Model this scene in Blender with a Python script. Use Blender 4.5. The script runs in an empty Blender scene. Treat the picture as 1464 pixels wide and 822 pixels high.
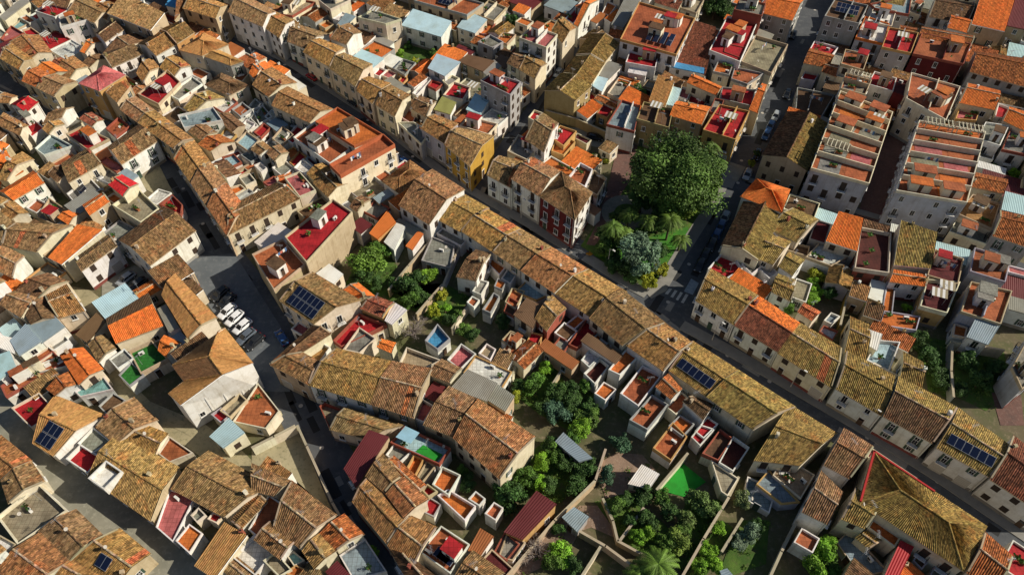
import bpy, math, random
from mathutils import Vector, Matrix
sc = bpy.context.scene
COL = sc.collection
# ------------------------------------------------------------------ camera, sky, sun, exposure
SUN_EL, SUN_AZ = math.radians(34), math.radians(91)          # azimuth clockwise from +Y
cam_d = bpy.data.cameras.new('camera'); cam = bpy.data.objects.new('camera', cam_d); COL.objects.link(cam)
cam.location = (0, 0, 100); cam.rotation_euler = (math.radians(40), 0, 0)
cam_d.sensor_width = 36; cam_d.lens = 36*1020/1464; cam_d.clip_start = .5; cam_d.clip_end = 4000
sc.camera = cam
world = bpy.data.worlds.new('World'); sc.world = world; world.use_nodes = True
wn = world.node_tree.nodes; wl = world.node_tree.links; wn.clear()
sky = wn.new('ShaderNodeTexSky'); sky.sky_type = 'NISHITA'; sky.sun_disc = False
sky.sun_elevation = SUN_EL; sky.sun_rotation = SUN_AZ; sky.air_density = 1.0; sky.dust_density = .6
bg = wn.new('ShaderNodeBackground'); bg.inputs[1].default_value = .056
wo = wn.new('ShaderNodeOutputWorld'); wl.new(sky.outputs[0], bg.inputs[0]); wl.new(bg.outputs[0], wo.inputs[0])
sun_d = bpy.data.lights.new('sun', 'SUN'); sun_d.energy = 5.0; sun_d.angle = math.radians(.5); sun_d.color = (1, .91, .75)
sun = bpy.data.objects.new('sun', sun_d); COL.objects.link(sun)
sdir = Vector((math.sin(SUN_AZ)*math.cos(SUN_EL), math.cos(SUN_AZ)*math.cos(SUN_EL), math.sin(SUN_EL)))
sun.rotation_euler = sdir.to_track_quat('Z', 'Y').to_euler(); sun.location = sdir*300
vs = sc.view_settings; vs.view_transform = 'Standard'; vs.look = 'None'; vs.gamma = 1; vs.exposure = 0.22
vs.use_curve_mapping = False

# ------------------------------------------------------------------ layout in metres
ZONES = ['in the top left corner', 'at left by the steep dark street', 'left of the upper main street', 'round the pink hipped roof', 'in the crowded block at upper left', 'inside the block above the red terrace', 'at the top end of main street', 'on the upper main street', 'beside the grassy yard', 'behind the blue sheds at top', 'below the grassy yard', 'near the yellow end wall', 'left of the side lane', 'right of the side lane', 'by the terrace with collectors', 'north of the big park tree', 'above the park beside the avenue', 'at top by the avenue', 'right of the upper avenue', 'by the grey tower at upper right', 'in the top right corner', 'left of the twin apartment blocks', 'at the twin apartment blocks', 'right of the twin apartment blocks', 'at the right edge above middle', 'below the twin apartment blocks', 'below the cross street at right', 'across the avenue from the park', 'behind the white street row at right', 'left of the park', 'by the white gable on main street', 'behind the white gable', 'by the big red terrace', 'right of the narrow dark street', 'left of the narrow dark street', 'at the left edge above middle', 'left of the two white facades', 'beside the paved yard at left', 'at the middle left edge', 'near the green turf terraces', 'near the red terrace with plants', 'around the hipped hall', 'right of the parked white cars', 'in the curved row at centre left', 'in the curved row near gardens', 'by the gardens behind red terrace', 'on the long ridge below main street', 'behind the long ridge row', 'with the orange terraces at centre', 'at the middle of the long ridge row', 'behind the roofs with solar panels', 'on the lower main street row', 'on the white street row at right', 'in the middle of the street row', 'beside the pale blue terrace', 'around the dark walled gardens', 'at the far right of main street', 'by the red parapet roof at lower right', 'near the blue paved terrace', 'above the green turf lawn', 'among the middle gardens', 'near the white collector terrace', 'right of the curving blue road', 'by the maroon metal roof', 'left of the curving blue road', 'above the white flat roof', 'above the pale lower street', 'below the pale lower street', 'by the roof with two solar arrays']
ROOF_WORD = {'r': 'red', 't': 'tan tiled', 'k': 'brown', 'K': 'russet', 'o': 'orange', 'O': 'rust', 'y': 'yellowish tiled', 'e': 'terracotta', 'p': 'pink', 'b': 'pale blue', 'B': 'bright blue', 'L': 'grey blue', 'G': 'grey', 'w': 'white', 'c': 'beige', 'C': 'khaki', 'a': 'apricot', 'n': 'green turf', 'N': 'green', 'M': 'maroon', 'm': 'dark red', 'T': 'teal', 'Y': 'olive yellow'}
WALL_WORD = {'w': 'white', 'c': 'cream', 'b': 'beige', 'o': 'ochre', 'g': 'grey', 'r': 'dark red', 'R': 'brick red', 'y': 'yellow', 'l': 'pale lilac', 'O': 'ochre brown', 'M': 'maroon', 'p': 'pink'}
HOUSE_ROWS = [
('m','G','c',4.4,[-131.4,170.92,-129.42,169.14,-126.11,177.04,-128.57,179.39],0,0,-2),
('f','r','w',6.174,[-121.47,170.58,-115.1,167.48,-112.79,171.48,-119.66,175.14],0,0,0),
('g','k','c',6.187,[-119.26,174.19,-113.66,171.91,-113.32,176.97,-118.35,178.86],0,0,-2),
('f','r','w',3.321,[-125.36,173.48,-122.66,171.05,-121.92,173.75,-124.49,175.31],0,0,-2),
('f','G','w',6.215,[-111.74,162.67,-106.37,166.27,-110.48,170.96,-114.49,168.29],0,0,-2),
('g','t','c',6.229,[-112.83,170.48,-103.98,164.78,-101.43,170.31,-111.08,177.37],0,0,-1),
('s','t','b',8.082,[-100.46,166.06,-87.06,158.19,-85.02,163.65,-98.5,173.4],0,2,-2),
('g','t','c',6.256,[-106.78,170.43,-101.24,166.03,-99.0,171.33,-104.04,174.98],0,2,-2),
('f','L','w',3.01,[-99.97,168.23,-96.22,164.77,-94.41,166.92,-99.26,170.88],0,2,-2),
('g','k','w',6.283,[-98.22,155.95,-95.62,161.71,-100.06,165.55,-101.79,159.62],0,2,-2),
('g','k','c',4.977,[-98.04,153.3,-94.24,149.42,-89.04,158.53,-93.28,161.85],0,2,-2),
('g','t','w',5.431,[-93.58,146.59,-88.16,152.42,-93.13,156.72,-97.71,151.79],0,2,1),
('g','t','w',6.164,[-84.13,150.23,-80.59,155.58,-86.55,161.24,-89.88,155.18],0,2,2),
('g','t','o',6.618,[-80.35,154.59,-77.67,159.71,-82.72,164.7,-86.21,160.71],0,2,-2),
('h','a','c',6.72,[-78.78,151.66,-72.74,149.34,-67.87,154.02,-75.01,159.04],0,6,-2),
('h','a','g',6.205,[-73.98,150.55,-65.46,146.14,-62.86,147.64,-70.39,152.73],0,6,-2),
('h','k','c',5.339,[-69.67,139.65,-63.42,135.46,-59.85,139.3,-67.34,144.21],0,4,-2),
('h','p','o',8.273,[-95.58,135.81,-90.15,133.08,-86.66,139.03,-92.75,142.62],0,3,-2),
('g','t','b',6.599,[-86.4,131.18,-85.66,137.8,-90.03,141.35,-91.74,135.37],0,3,0),
('f','r','c',5.38,[-83.98,136.09,-78.05,132.22,-75.75,140.66,-80.2,145.62],0,3,-2),
('g','t','c',4.954,[-87.35,144.94,-84.44,141.3,-82.6,146.8,-85.93,151.0],0,3,0),
('g','t','w',5.232,[-82.31,146.75,-77.78,143.05,-75.39,147.13,-80.53,152.11],0,2,-1),
('f','G','c',4.541,[-78.13,137.3,-74.77,135.02,-71.11,141.19,-74.33,144.09],0,4,-2),
('g','y','c',4.995,[-72.36,131.56,-69.75,129.45,-64.32,134.93,-68.87,137.83],0,4,-2),
('f','w','w',4.265,[-67.03,133.24,-63.47,130.44,-61.49,134.6,-64.58,137.91],0,4,-2),
('f','L','w',5.479,[-72.57,128.14,-69.87,123.7,-62.34,126.34,-65.64,131.02],0,4,-2),
('g','t','b',5.624,[-85.59,130.07,-80.17,125.49,-78.02,129.53,-83.96,134.7],0,3,-1),
('g','t','c',5.858,[-79.97,125.18,-74.76,120.78,-72.16,124.27,-77.83,129.21],0,3,-1),
('g','t','b',6.092,[-74.57,120.48,-69.41,116.13,-66.38,119.09,-71.98,123.96],0,34,-2),
('g','t','b',6.237,[-120.26,148.96,-113.58,144.3,-112.15,148.2,-120.52,155.22],0,0,0),
('f','c','b',4.075,[-116.2,147.63,-113.41,145.39,-113.65,149.91,-116.13,151.61],0,1,-2),
('g','O','b',6.265,[-111.12,139.92,-106.76,137.45,-105.09,141.49,-110.06,145.15],0,1,-1),
('g','o','c',5.75,[-110.6,145.8,-106.05,142.49,-102.64,144.09,-108.71,148.36],0,0,0),
('g','K','c',5.412,[-108.29,147.98,-103.73,144.1,-102.29,147.07,-107.15,150.42],0,0,-2),
('g','t','b',6.306,[-106.62,137.18,-101.18,133.88,-98.25,139.14,-104.65,142.3],0,1,-2),
('g','t','c',5.792,[-121.72,156.36,-113.62,148.9,-109.68,151.99,-116.06,159.63],0,0,0),
('g','t','c',5.117,[-106.16,144.55,-101.62,141.63,-99.38,146.93,-104.76,151.67],0,0,1),
('g','o','c',4.603,[-104.44,154.7,-102.75,153.75,-100.5,158.58,-103.21,160.81],0,0,-1),
('g','k','c',4.969,[-101.43,148.52,-99.05,147.01,-96.17,150.82,-99.12,152.69],0,3,-2),
('f','p','w',4.134,[-126.86,160.76,-125.28,159.77,-122.13,163.54,-127.04,167.15],0,0,-2),
('f','T','w',2.968,[-128.19,168.3,-126.44,166.99,-124.59,169.89,-127.51,172.03],0,0,-2),
('f','r','c',3.362,[-124.31,166.32,-121.54,163.15,-118.05,163.75,-122.56,167.62],0,0,-2),
('g','r','w',5.551,[-105.89,129.02,-104.85,132.79,-108.75,134.61,-110.31,131.78],0,1,-2),
('f','c','w',3.389,[-112.28,130.45,-110.02,129.01,-108.9,131.64,-111.41,133.44],0,1,-2),
('f','r','w',3.851,[-108.75,128.52,-102.65,122.7,-101.36,125.83,-107.31,131.14],0,1,-2),
('g','t','c',5.24,[-109.65,124.76,-103.93,121.54,-103.66,124.64,-110.92,129.24],0,1,2),
('g','t','c',5.254,[-114.34,133.2,-111.36,132.87,-110.73,135.24,-114.29,136.62],0,1,1),
('g','k','w',5.284,[-100.65,125.21,-97.51,127.76,-96.48,131.16,-99.89,130.5],0,1,-2),
('f','G','c',2.946,[-99.12,127.78,-97.28,126.18,-94.8,129.73,-98.34,131.84],0,1,-2),
('g','t','c',4.783,[-100.57,124.42,-98.35,122.55,-96.51,125.68,-98.63,127.59],0,1,-1),
('f','e','w',4.301,[-87.55,125.05,-84.35,122.13,-82.65,125.87,-86.23,129.08],0,3,-2),
('f','r','w',5.163,[-94.56,122.07,-87.94,116.84,-84.71,120.42,-92.18,124.86],0,34,-2),
('f','L','w',4.328,[-99.92,118.28,-97.09,116.1,-92.27,119.18,-98.51,123.14],0,35,-2),
('g','K','w',5.366,[-93.36,127.13,-89.6,124.47,-88.2,126.49,-91.73,129.07],0,3,-2),
('f','w','w',3.38,[-60.6,129.15,-57.28,125.3,-55.35,127.21,-58.11,130.46],0,4,1),
('f','G','w',3.042,[-59.08,122.62,-56.54,120.18,-54.0,122.62,-57.16,126.06],0,4,0),
('g','t','c',5.231,[-68.56,122.9,-65.0,119.85,-62.59,122.28,-66.16,125.4],0,4,0),
('f','e','w',3.861,[-62.49,132.46,-59.82,129.81,-58.04,132.46,-60.72,135.16],0,4,-2),
('g','o','c',5.875,[-60.5,143.54,-58.73,141.36,-57.13,145.75,-59.42,148.01],0,6,0),
('g','t','c',6.168,[-58.14,137.38,-55.07,134.62,-53.01,140.2,-56.54,143.09],0,4,-1),
('f','e','c',3.302,[-65.47,145.22,-62.97,143.75,-62.15,147.46,-65.3,149.74],0,4,-2),
('f','G','w',3.316,[-59.34,133.88,-56.84,131.87,-55.97,135.24,-58.5,137.31],0,4,1),
('g','O','c',4.977,[-65.6,118.97,-62.29,116.6,-58.13,119.57,-62.21,122.0],0,33,-2),
('f','w','w',3.343,[-62.89,124.09,-60.3,121.62,-59.36,124.09,-62.36,126.62],0,4,0),
('g','t','b',6.677,[-84.01,165.28,-83.2,171.01,-79.79,177.93,-86.33,180.79],0,6,0),
('g','t','b',7.891,[-82.58,168.79,-73.07,163.99,-71.73,170.13,-81.09,175.61],0,6,-1),
('m','B','w',5.824,[-89.3,173.94,-84.53,172.12,-84.0,176.72,-88.84,178.6],0,2,-2),
('g','t','w',7.918,[-70.77,166.97,-60.61,160.13,-58.97,166.97,-68.64,175.1],0,6,2),
('g','t','w',6.82,[-61.39,162.3,-56.14,156.91,-54.18,164.86,-59.52,168.7],0,6,-1),
('g','t','w',5.785,[-54.55,157.18,-49.27,153.73,-44.86,160.05,-54.08,164.96],0,7,-2),
('g','t','c',6.739,[-49.17,150.85,-42.01,144.64,-39.62,152.18,-46.52,156.64],0,7,2),
('g','t','c',6.593,[-41.89,144.27,-35.04,137.31,-32.35,145.76,-39.7,150.54],0,7,3),
('g','t','c',6.23,[-34.75,136.25,-30.48,131.37,-27.41,138.69,-32.77,141.4],0,7,-1),
('g','t','c',6.432,[-29.77,130.75,-25.07,126.46,-22.43,133.9,-27.37,137.83],0,10,-2),
('g','t','w',7.198,[-43.61,156.03,-39.3,153.47,-36.51,158.48,-40.3,162.65],0,8,-2),
('f','G','c',7.211,[-38.47,165.63,-31.09,162.46,-27.42,164.76,-35.33,169.41],0,8,-1),
('f','G','c',6.097,[-50.29,176.21,-46.35,171.44,-41.93,176.21,-47.44,180.46],0,8,0),
('f','c','c',5.265,[-61.5,171.33,-55.96,169.72,-51.26,176.65,-57.16,178.9],0,6,-2),
('f','o','o',3.009,[-49.77,169.55,-47.72,167.62,-45.71,169.55,-48.07,171.96],0,7,-2),
('m','L','c',4.122,[-44.37,167.17,-42.57,165.61,-40.07,170.7,-42.73,172.22],0,8,-2),
('f','w','w',3.436,[-41.29,155.79,-38.48,154.83,-36.29,159.03,-39.34,160.85],0,8,-2),
('m','b','w',5.038,[-27.63,165.57,-17.46,160.32,-15.24,166.44,-25.26,172.38],0,9,-2),
('f','e','b',6.395,[-25.39,175.46,-11.35,168.23,-7.22,173.99,-22.1,181.82],{'solar':8},9,-2),
('m','b','c',4.529,[-13.71,165.59,-9.22,162.86,-6.35,168.2,-10.98,171.94],0,9,-2),
('f','o','o',3.431,[-8.69,164.74,-5.91,163.88,-4.08,170.14,-5.72,172.38],0,9,-2),
('f','G','c',4.445,[-9.59,172.37,-4.6,168.79,-1.39,175.38,-6.21,179.31],0,9,-2),
('f','N','g',2.958,[-4.34,174.4,-1.86,173.04,-0.34,175.05,-2.46,177.08],0,12,-2),
('f','G','g',5.264,[-8.4,157.64,-4.71,155.06,-2.1,157.64,-5.36,160.94],0,9,-2),
('f','o','c',4.102,[-4.47,160.24,-1.22,158.59,1.04,162.92,-2.25,163.93],0,12,-2),
('m','b','w',4.611,[-19.66,147.33,-15.62,144.21,-12.16,149.08,-17.87,152.48],0,10,0),
('m','k','b',5.001,[-12.68,149.61,-6.76,145.46,-4.19,149.23,-10.4,151.85],0,10,-2),
('m','G','c',4.827,[-7.88,147.23,-5.88,144.25,-2.45,147.23,-4.07,149.66],0,10,-2),
('f','G','o',3.64,[-28.05,148.6,-25.21,146.05,-23.0,151.13,-26.31,152.85],0,8,-2),
('f','r','w',3.054,[-32.97,147.46,-31.31,146.19,-29.82,148.98,-31.79,150.28],0,8,-2),
('f','r','o',2.908,[-26.7,145.07,-25.47,143.46,-24.55,145.81,-25.83,147.08],0,10,-2),
('f','w','w',3.097,[-22.98,139.59,-21.85,138.67,-18.79,145.38,-20.07,146.42],0,10,-2),
('f','r','w',3.111,[-19.65,142.58,-17.64,140.99,-16.01,143.3,-18.76,144.92],0,10,-2),
('f','r','w',5.241,[-15.47,135.81,-10.91,134.1,-9.38,138.74,-13.3,141.01],0,10,-2),
('f','G','c',3.515,[-16.32,144.02,-14.71,141.84,-12.24,144.9,-14.11,146.24],0,10,-2),
('m','Y','w',5.34,[-16.92,130.29,-13.44,128.65,-12.36,132.41,-15.39,134.57],0,10,-2),
('g','k','c',5.73,[-22.27,130.41,-18.43,127.16,-16.76,132.54,-20.63,134.7],0,10,-2),
('f','e','p',3.932,[-25.26,130.24,-21.75,126.99,-20.83,131.03,-23.94,133.16],0,11,-2),
('f','G','l',4.745,[-24.79,126.68,-19.06,119.26,-17.27,123.53,-21.25,126.68],0,11,-2),
('g','t','l',6.711,[-19.1,122.08,-13.82,117.09,-11.43,123.32,-16.75,126.73],0,11,-2),
('g','t','y',7.101,[-13.74,116.19,-8.28,109.39,-3.74,118.79,-11.59,121.57],0,11,-2),
('f','e','c',4.786,[-11.33,125.36,-5.0,122.36,-3.03,125.99,-9.5,128.69],0,11,-2),
('m','b','w',5.276,[-9.94,130.38,-6.87,128.74,-4.94,133.51,-8.12,135.69],0,10,-1),
('f','r','g',10.026,[-6.9,134.3,-0.36,128.95,1.93,133.76,-4.38,137.35],0,10,-2),
('g','t','c',6.552,[-58.22,137.86,-53.56,133.39,-48.55,138.57,-55.38,144.56],0,7,0),
('g','t','c',6.633,[-52.24,130.14,-42.81,124.05,-38.85,128.64,-50.23,136.84],0,7,1),
('f','e','c',8.467,[-33.14,105.11,-23.59,114.48,-26.32,117.81,-35.81,108.32],{'par':'e','bare':1},31,-2),
('f','o','c',8.081,[-31.85,114.39,-26.49,118.19,-37.28,127.41,-41.18,122.43],{'par':'e','rooms':2},7,-2),
('f','e','w',6.486,[-36.55,110.89,-32.54,116.26,-42.04,124.49,-45.49,119.22],{'rooms':3},5,-2),
('f','G','w',3.388,[-58.2,133.11,-55.34,127.71,-53.06,130.45,-56.09,134.6],0,4,-1),
('f','r','w',3.402,[-55.89,124.96,-53.89,123.09,-52.58,126.42,-54.44,128.15],0,4,-1),
('f','w','w',3.24,[-54.84,130.65,-52.8,128.69,-51.21,130.65,-53.8,133.31],0,4,-1),
('f','G','w',3.977,[-51.17,122.05,-48.73,119.62,-46.76,123.28,-49.75,126.42],0,5,2),
('f','r','w',3.831,[-48.53,122.23,-46.42,120.4,-44.33,124.72,-46.78,127.26],0,5,0),
('f','G','w',3.121,[-53.03,120.68,-51.09,118.88,-49.68,121.29,-51.76,123.76],0,5,1),
('g','t','w',5.134,[-53.93,116.99,-51.83,115.24,-49.78,116.99,-52.2,119.37],0,5,-2),
('g','o','c',5.5,[-60.18,144.11,-57.84,141.2,-56.03,146.33,-58.84,149.36],0,6,-1),
('g','O','c',5.514,[-62.58,147.06,-59.33,144.09,-58.14,150.11,-61.26,152.44],0,6,-2),
('f','b','w',4.151,[-58.52,120.61,-55.11,117.61,-53.65,121.21,-57.09,124.3],0,4,-2),
('f','r','w',3.365,[-59.21,127.23,-56.85,125.64,-56.18,127.87,-58.56,129.49],0,4,0),
('f','w','w',3.379,[-60.32,131.78,-58.07,129.15,-57.08,131.78,-59.34,134.47],0,4,2),
('f','p','w',10.113,[1.65,151.36,7.88,147.12,10.69,152.7,4.93,156.89],0,12,-2),
('g','t','c',6.894,[1.83,143.29,5.3,139.69,8.03,145.51,4.44,149.6],0,12,1),
('g','k','c',6.908,[-1.1,146.01,1.75,143.42,4.35,149.42,1.45,150.34],0,12,-2),
('g','t','c',8.154,[9.61,158.07,11.97,152.28,15.45,158.89,12.72,163.69],0,12,-1),
('f','r','w',5.199,[13.57,168.6,15.37,165.98,20.19,176.02,18.32,177.89],0,12,-2),
('g','o','w',6.037,[15.51,164.51,16.52,163.23,22.74,176.32,21.06,177.26],0,12,-2),
('g','y','c',6.239,[15.21,150.34,19.23,159.7,25.91,155.62,21.49,147.29],0,13,-1),
('g','y','c',6.158,[11.78,142.96,15.06,149.85,21.49,147.19,17.46,138.09],0,13,0),
('g','y','O',6.642,[7.24,135.51,11.39,142.22,17.7,137.38,13.71,131.79],0,13,-2),
('f','e','c',2.976,[24.1,159.63,26.42,155.57,29.18,159.79,27.05,162.04],0,13,-2),
('m','G','w',4.49,[19.73,145.5,22.03,142.57,26.01,147.9,23.07,149.57],0,13,-2),
('m','b','w',4.503,[18.51,140.39,20.42,138.26,22.13,142.69,20.01,143.56],0,13,-2),
('f','G','c',3.517,[21.82,138.99,24.54,136.89,27.8,143.43,24.9,145.05],0,15,0),
('f','r','c',3.031,[16.4,138.28,18.74,136.19,19.83,138.42,17.82,140.68],0,13,-2),
('f','r','o',3.044,[18.84,132.11,21.14,130.45,23.19,134.26,20.8,136.1],0,13,-2),
('f','e','w',8.358,[25.61,153.68,38.0,147.09,44.94,163.16,32.13,171.06],{'rooms':5,'coll':4},14,-2),
('f','r','w',6.028,[26.57,147.62,33.3,145.37,34.74,150.83,28.5,153.73],0,15,-2),
('m','w','w',4.625,[27.18,145.67,31.04,144.19,32.14,147.31,28.13,148.6],0,15,-2),
('f','e','c',2.939,[27.65,146.14,30.55,145.25,31.42,147.11,28.27,147.86],0,15,-2),
('f','G','c',2.953,[32.21,144.86,35.11,144.12,36.79,149.51,34.65,150.43],0,15,-1),
('s','K','b',4.667,[38.85,149.91,44.98,144.12,49.61,159.87,45.09,162.97],0,14,-2),  # roof colour kept dark for the shadow cast by the building to its right
('m','B','w',4.968,[37.04,147.53,44.49,144.62,44.91,146.56,38.05,149.2],0,16,-2),
('s','a','c',5.734,[30.35,133.07,33.69,131.06,36.38,138.02,33.15,140.64],0,15,-2),
('m','b','w',4.996,[34.05,132.76,35.97,132.09,38.11,137.69,36.5,138.53],0,15,-2),
('f','r','w',7.265,[46.45,150.77,52.72,145.82,60.28,162.53,53.72,166.14],{'rooms':4},17,-2),
('f','C','c',5.963,[53.72,148.1,59.76,143.26,66.52,155.27,59.64,159.5],{'bare':1},17,-2),
('f','w','w',6.949,[49.9,150.51,53.24,147.98,55.51,152.3,51.13,154.2],0,17,-2),
('f','o','c',5.946,[46.37,144.01,49.87,142.55,51.7,147.14,48.45,148.43],0,16,-2),
('f','e','c',5.396,[50.29,141.93,53.59,139.78,58.31,144.12,52.07,146.64],0,16,-2),
('g','o','c',6.234,[39.68,139.25,45.45,134.39,47.21,137.28,41.43,142.41],0,16,0),
('f','r','g',6.435,[45.83,132.75,52.15,130.09,54.35,136.16,47.06,137.13],0,16,-2),
('f','p','w',3.697,[37.79,137.33,39.69,136.29,41.24,140.28,39.2,141.14],0,15,-2),
('f','r','w',3.711,[39.52,135.24,42.98,133.88,44.77,136.61,40.95,138.99],0,16,-2),
('g','o','b',6.853,[33.82,126.28,40.09,123.13,42.94,128.99,35.89,131.09],0,16,-2),
('f','k','O',6.866,[26.47,124.99,33.0,121.88,34.77,128.32,28.74,131.07],0,15,-2),
('f','L','w',6.316,[20.04,123.84,25.76,121.37,28.02,130.39,24.19,132.51],0,15,-2),
('f','r','o',6.894,[39.95,121.23,46.14,117.92,51.11,127.63,45.03,130.11],0,16,-2),
('f','G','c',6.539,[42.56,127.99,44.48,126.7,46.56,132.06,44.63,132.87],0,16,-2),
('g','o','c',6.263,[51.51,129.15,53.2,127.85,57.49,137.94,56.42,138.64],0,16,-1),
('f','G','w',3.647,[37.52,131.42,38.63,130.76,39.66,133.42,38.39,134.44],0,16,-2),
('f','r','c',4.601,[3.53,128.49,4.9,127.2,6.83,130.12,4.9,131.24],0,29,-2),
('g','t','w',6.802,[2.78,118.34,6.61,114.24,9.84,123.32,6.59,126.99],0,29,-1),
('f','r','o',4.676,[8.06,121.65,10.81,118.63,13.85,123.62,10.36,125.63],0,29,-2),
('f','o','w',2.962,[23.57,175.32,25.36,173.94,27.85,179.23,25.52,181.32],0,14,-2),
('m','G','g',4.963,[25.14,165.96,27.76,164.67,34.24,178.34,31.12,181.39],0,14,-2),
('g','K','c',5.353,[37.19,176.48,42.81,172.8,45.44,177.61,39.79,181.61],0,14,-2),
('f','C','c',5.273,[43.45,173.86,47.24,171.14,50.34,177.76,46.43,180.8],0,14,-2),
('f','G','R',9.616,[54.53,165.02,60.78,162.01,63.09,167.82,57.26,170.69],0,17,-2),
('f','G','w',4.24,[47.2,151.35,47.31,147.15,49.59,151.35,49.3,154.49],0,16,-2),
('f','r','c',7.744,[-1.84,132.9,-0.24,131.89,2.38,136.8,0.57,138.55],0,12,-2),
('g','o','g',7.301,[62.8,167.47,69.44,164.0,74.85,173.95,66.36,175.99],0,17,-2),
('f','k','g',10.511,[75.2,160.33,82.44,156.84,87.31,165.29,80.36,169.0],{'solar':10},19,-2),
('f','r','w',5.405,[71.32,153.64,75.78,150.9,78.8,154.99,73.82,157.98],0,18,-2),
('g','O','c',6.055,[68.15,147.35,73.45,145.33,76.27,150.4,71.24,153.29],0,18,0),
('f','r','l',3.88,[67.37,144.21,70.4,143.33,72.68,146.95,69.71,148.23],0,18,-2),
('g','O','c',6.082,[71.41,143.81,74.13,141.62,75.97,146.18,73.17,147.08],0,18,-1),
('f','w','l',8.08,[81.88,154.95,87.68,152.17,92.09,161.11,87.37,164.68],{'par':'o'},19,-2),
('f','r','g',9.093,[85.82,149.1,91.65,146.51,96.6,155.24,90.42,157.68],0,19,-2),
('f','e','M',8.507,[92.58,147.23,102.62,142.99,107.86,151.46,98.01,156.24],0,20,-2),
('s','o','b',8.121,[112.08,160.87,118.59,157.55,126.9,172.41,119.33,174.43],0,20,-2),
('m','M','b',8.134,[120.19,160.17,124.31,158.1,132.8,172.39,127.85,174.22],0,20,-2),
('g','O','g',7.292,[104.24,141.95,116.96,134.36,123.68,145.78,108.67,150.11],0,20,-2),
('g','O','w',8.002,[96.93,155.08,107.45,150.58,110.34,155.48,99.52,159.74],0,20,-1),
('g','o','c',6.596,[97.75,131.19,104.36,128.56,108.54,135.37,102.45,138.29],0,23,0),
('f','p','c',5.033,[96.2,127.45,100.47,126.81,103.32,131.5,99.15,132.3],0,23,-2),
('f','r','w',4.435,[105.63,128.9,107.81,128.25,110.43,132.33,108.58,133.81],0,23,-2),
('g','o','c',6.637,[104.58,124.67,107.7,120.96,111.48,127.02,107.87,129.41],0,23,-1),
('f','G','w',6.086,[96.83,119.37,100.72,116.99,105.58,123.65,101.09,124.9],0,23,0),
('f','G','w',5.724,[100.96,116.26,105.4,114.52,109.2,121.04,106.09,123.5],0,23,-1),
('f','e','l',9.298,[57.75,106.27,67.62,101.77,79.74,124.02,70.94,131.59],{'perg':6,'par':'c'},21,-2),
('f','e','l',9.311,[72.05,99.88,84.0,96.56,96.36,117.49,84.15,121.22],{'perg':6,'par':'c'},22,-2),
('f','e','c',9.525,[84.01,128.49,89.58,120.93,97.27,132.8,88.52,138.11],{'rooms':3},22,-2),
('f','r','w',6.939,[79.6,137.64,84.39,134.74,86.93,139.76,82.81,142.5],0,22,-2),
('f','M','M',6.953,[84.3,134.51,86.4,132.48,89.41,138.32,87.09,139.88],0,22,-2),
('f','e','c',9.006,[71.54,132.89,76.14,130.55,79.27,135.96,74.3,138.76],{'perg':2},21,-2),
('f','e','c',8.52,[74.75,143.11,79.11,140.58,82.35,146.83,77.58,149.12],0,19,-2),
('f','L','c',6.034,[74.21,141.84,76.44,140.98,78.0,144.03,75.8,145.14],0,18,-2),
('f','k','g',3.547,[63.14,132.22,68.46,130.23,73.65,138.38,65.86,141.22],0,21,-2),  # low courtyards in deep shade, the dark floor colour stands for that shade
('g','k','b',6.641,[50.79,113.24,59.33,127.67,66.88,123.54,58.31,108.53],{'col2':'y'},21,-2),  # brown left slope, yellow right slope: shade and sun put into the tile colours
('f','w','w',8.275,[86.89,162.03,92.04,159.51,95.66,166.76,91.09,169.42],0,19,-2),
('g','y','w',7.138,[91.8,168.83,96.99,166.63,102.52,177.05,97.02,178.94],0,19,-2),
('f','L','g',8.602,[89.91,169.71,90.33,167.48,97.85,164.43,101.73,173.33],0,19,-2),
('g','O','c',7.26,[93.04,156.74,96.33,155.52,99.07,160.02,95.21,161.7],0,19,-2),
('f','G','c',5.51,[101.34,171.79,103.78,169.55,107.48,176.38,105.07,178.25],0,19,-2),
('g','k','w',7.099,[104.15,166.26,112.28,162.82,118.1,172.5,108.93,175.25],0,20,0),
('g','o','w',7.957,[105.69,159.65,109.54,157.18,112.83,163.01,108.76,165.16],0,20,-2),
('f','r','c',7.611,[98.83,146.03,102.64,144.54,105.1,149.06,102.76,151.77],0,20,-2),
('h','o','w',6.604,[43.9,101.08,47.95,106.09,53.63,103.06,50.51,96.86],0,27,-2),
('g','k','c',5.678,[38.22,89.09,44.98,101.3,51.23,97.63,43.9,85.49],{'col2':'y'},27,-2),  # one yellowish roof, its shaded slope coloured brown and its lit slope yellow
('g','y','c',4.94,[48.13,94.47,52.45,90.71,58.04,96.41,53.87,99.63],0,26,-2),
('g','y','c',4.954,[44.09,86.99,46.8,85.22,51.31,90.61,47.71,92.66],0,27,-2),
('g','y','w',4.679,[47.91,85.03,49.77,82.87,52.72,86.35,50.42,88.31],0,28,-1),
('g','y','w',4.493,[45.34,80.5,47.74,79.26,49.96,81.76,47.26,83.21],0,28,0),
('f','k','b',3.007,[50.81,90.6,54.57,88.86,55.59,91.39,52.0,92.65],0,26,-2),
('f','w','w',3.02,[44.75,86.16,46.13,83.54,48.07,84.84,46.94,87.04],0,28,-2),
('s','o','c',5.774,[57.4,90.28,62.27,87.79,64.97,94.6,61.01,96.39],0,26,-2),
('f','w','w',3.648,[53.76,88.18,57.78,85.95,63.03,89.09,57.43,92.04],0,26,-2),
('f','m','R',5.265,[60.82,84.07,66.55,82.87,70.27,92.64,65.15,94.25],{'bare':1},25,-2),  # red terrace whose floor colour is darkened for the shade lying on it
('s','y','c',5.279,[68.15,84.93,74.38,84.06,77.43,91.08,71.93,94.23],0,25,-2),
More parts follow.
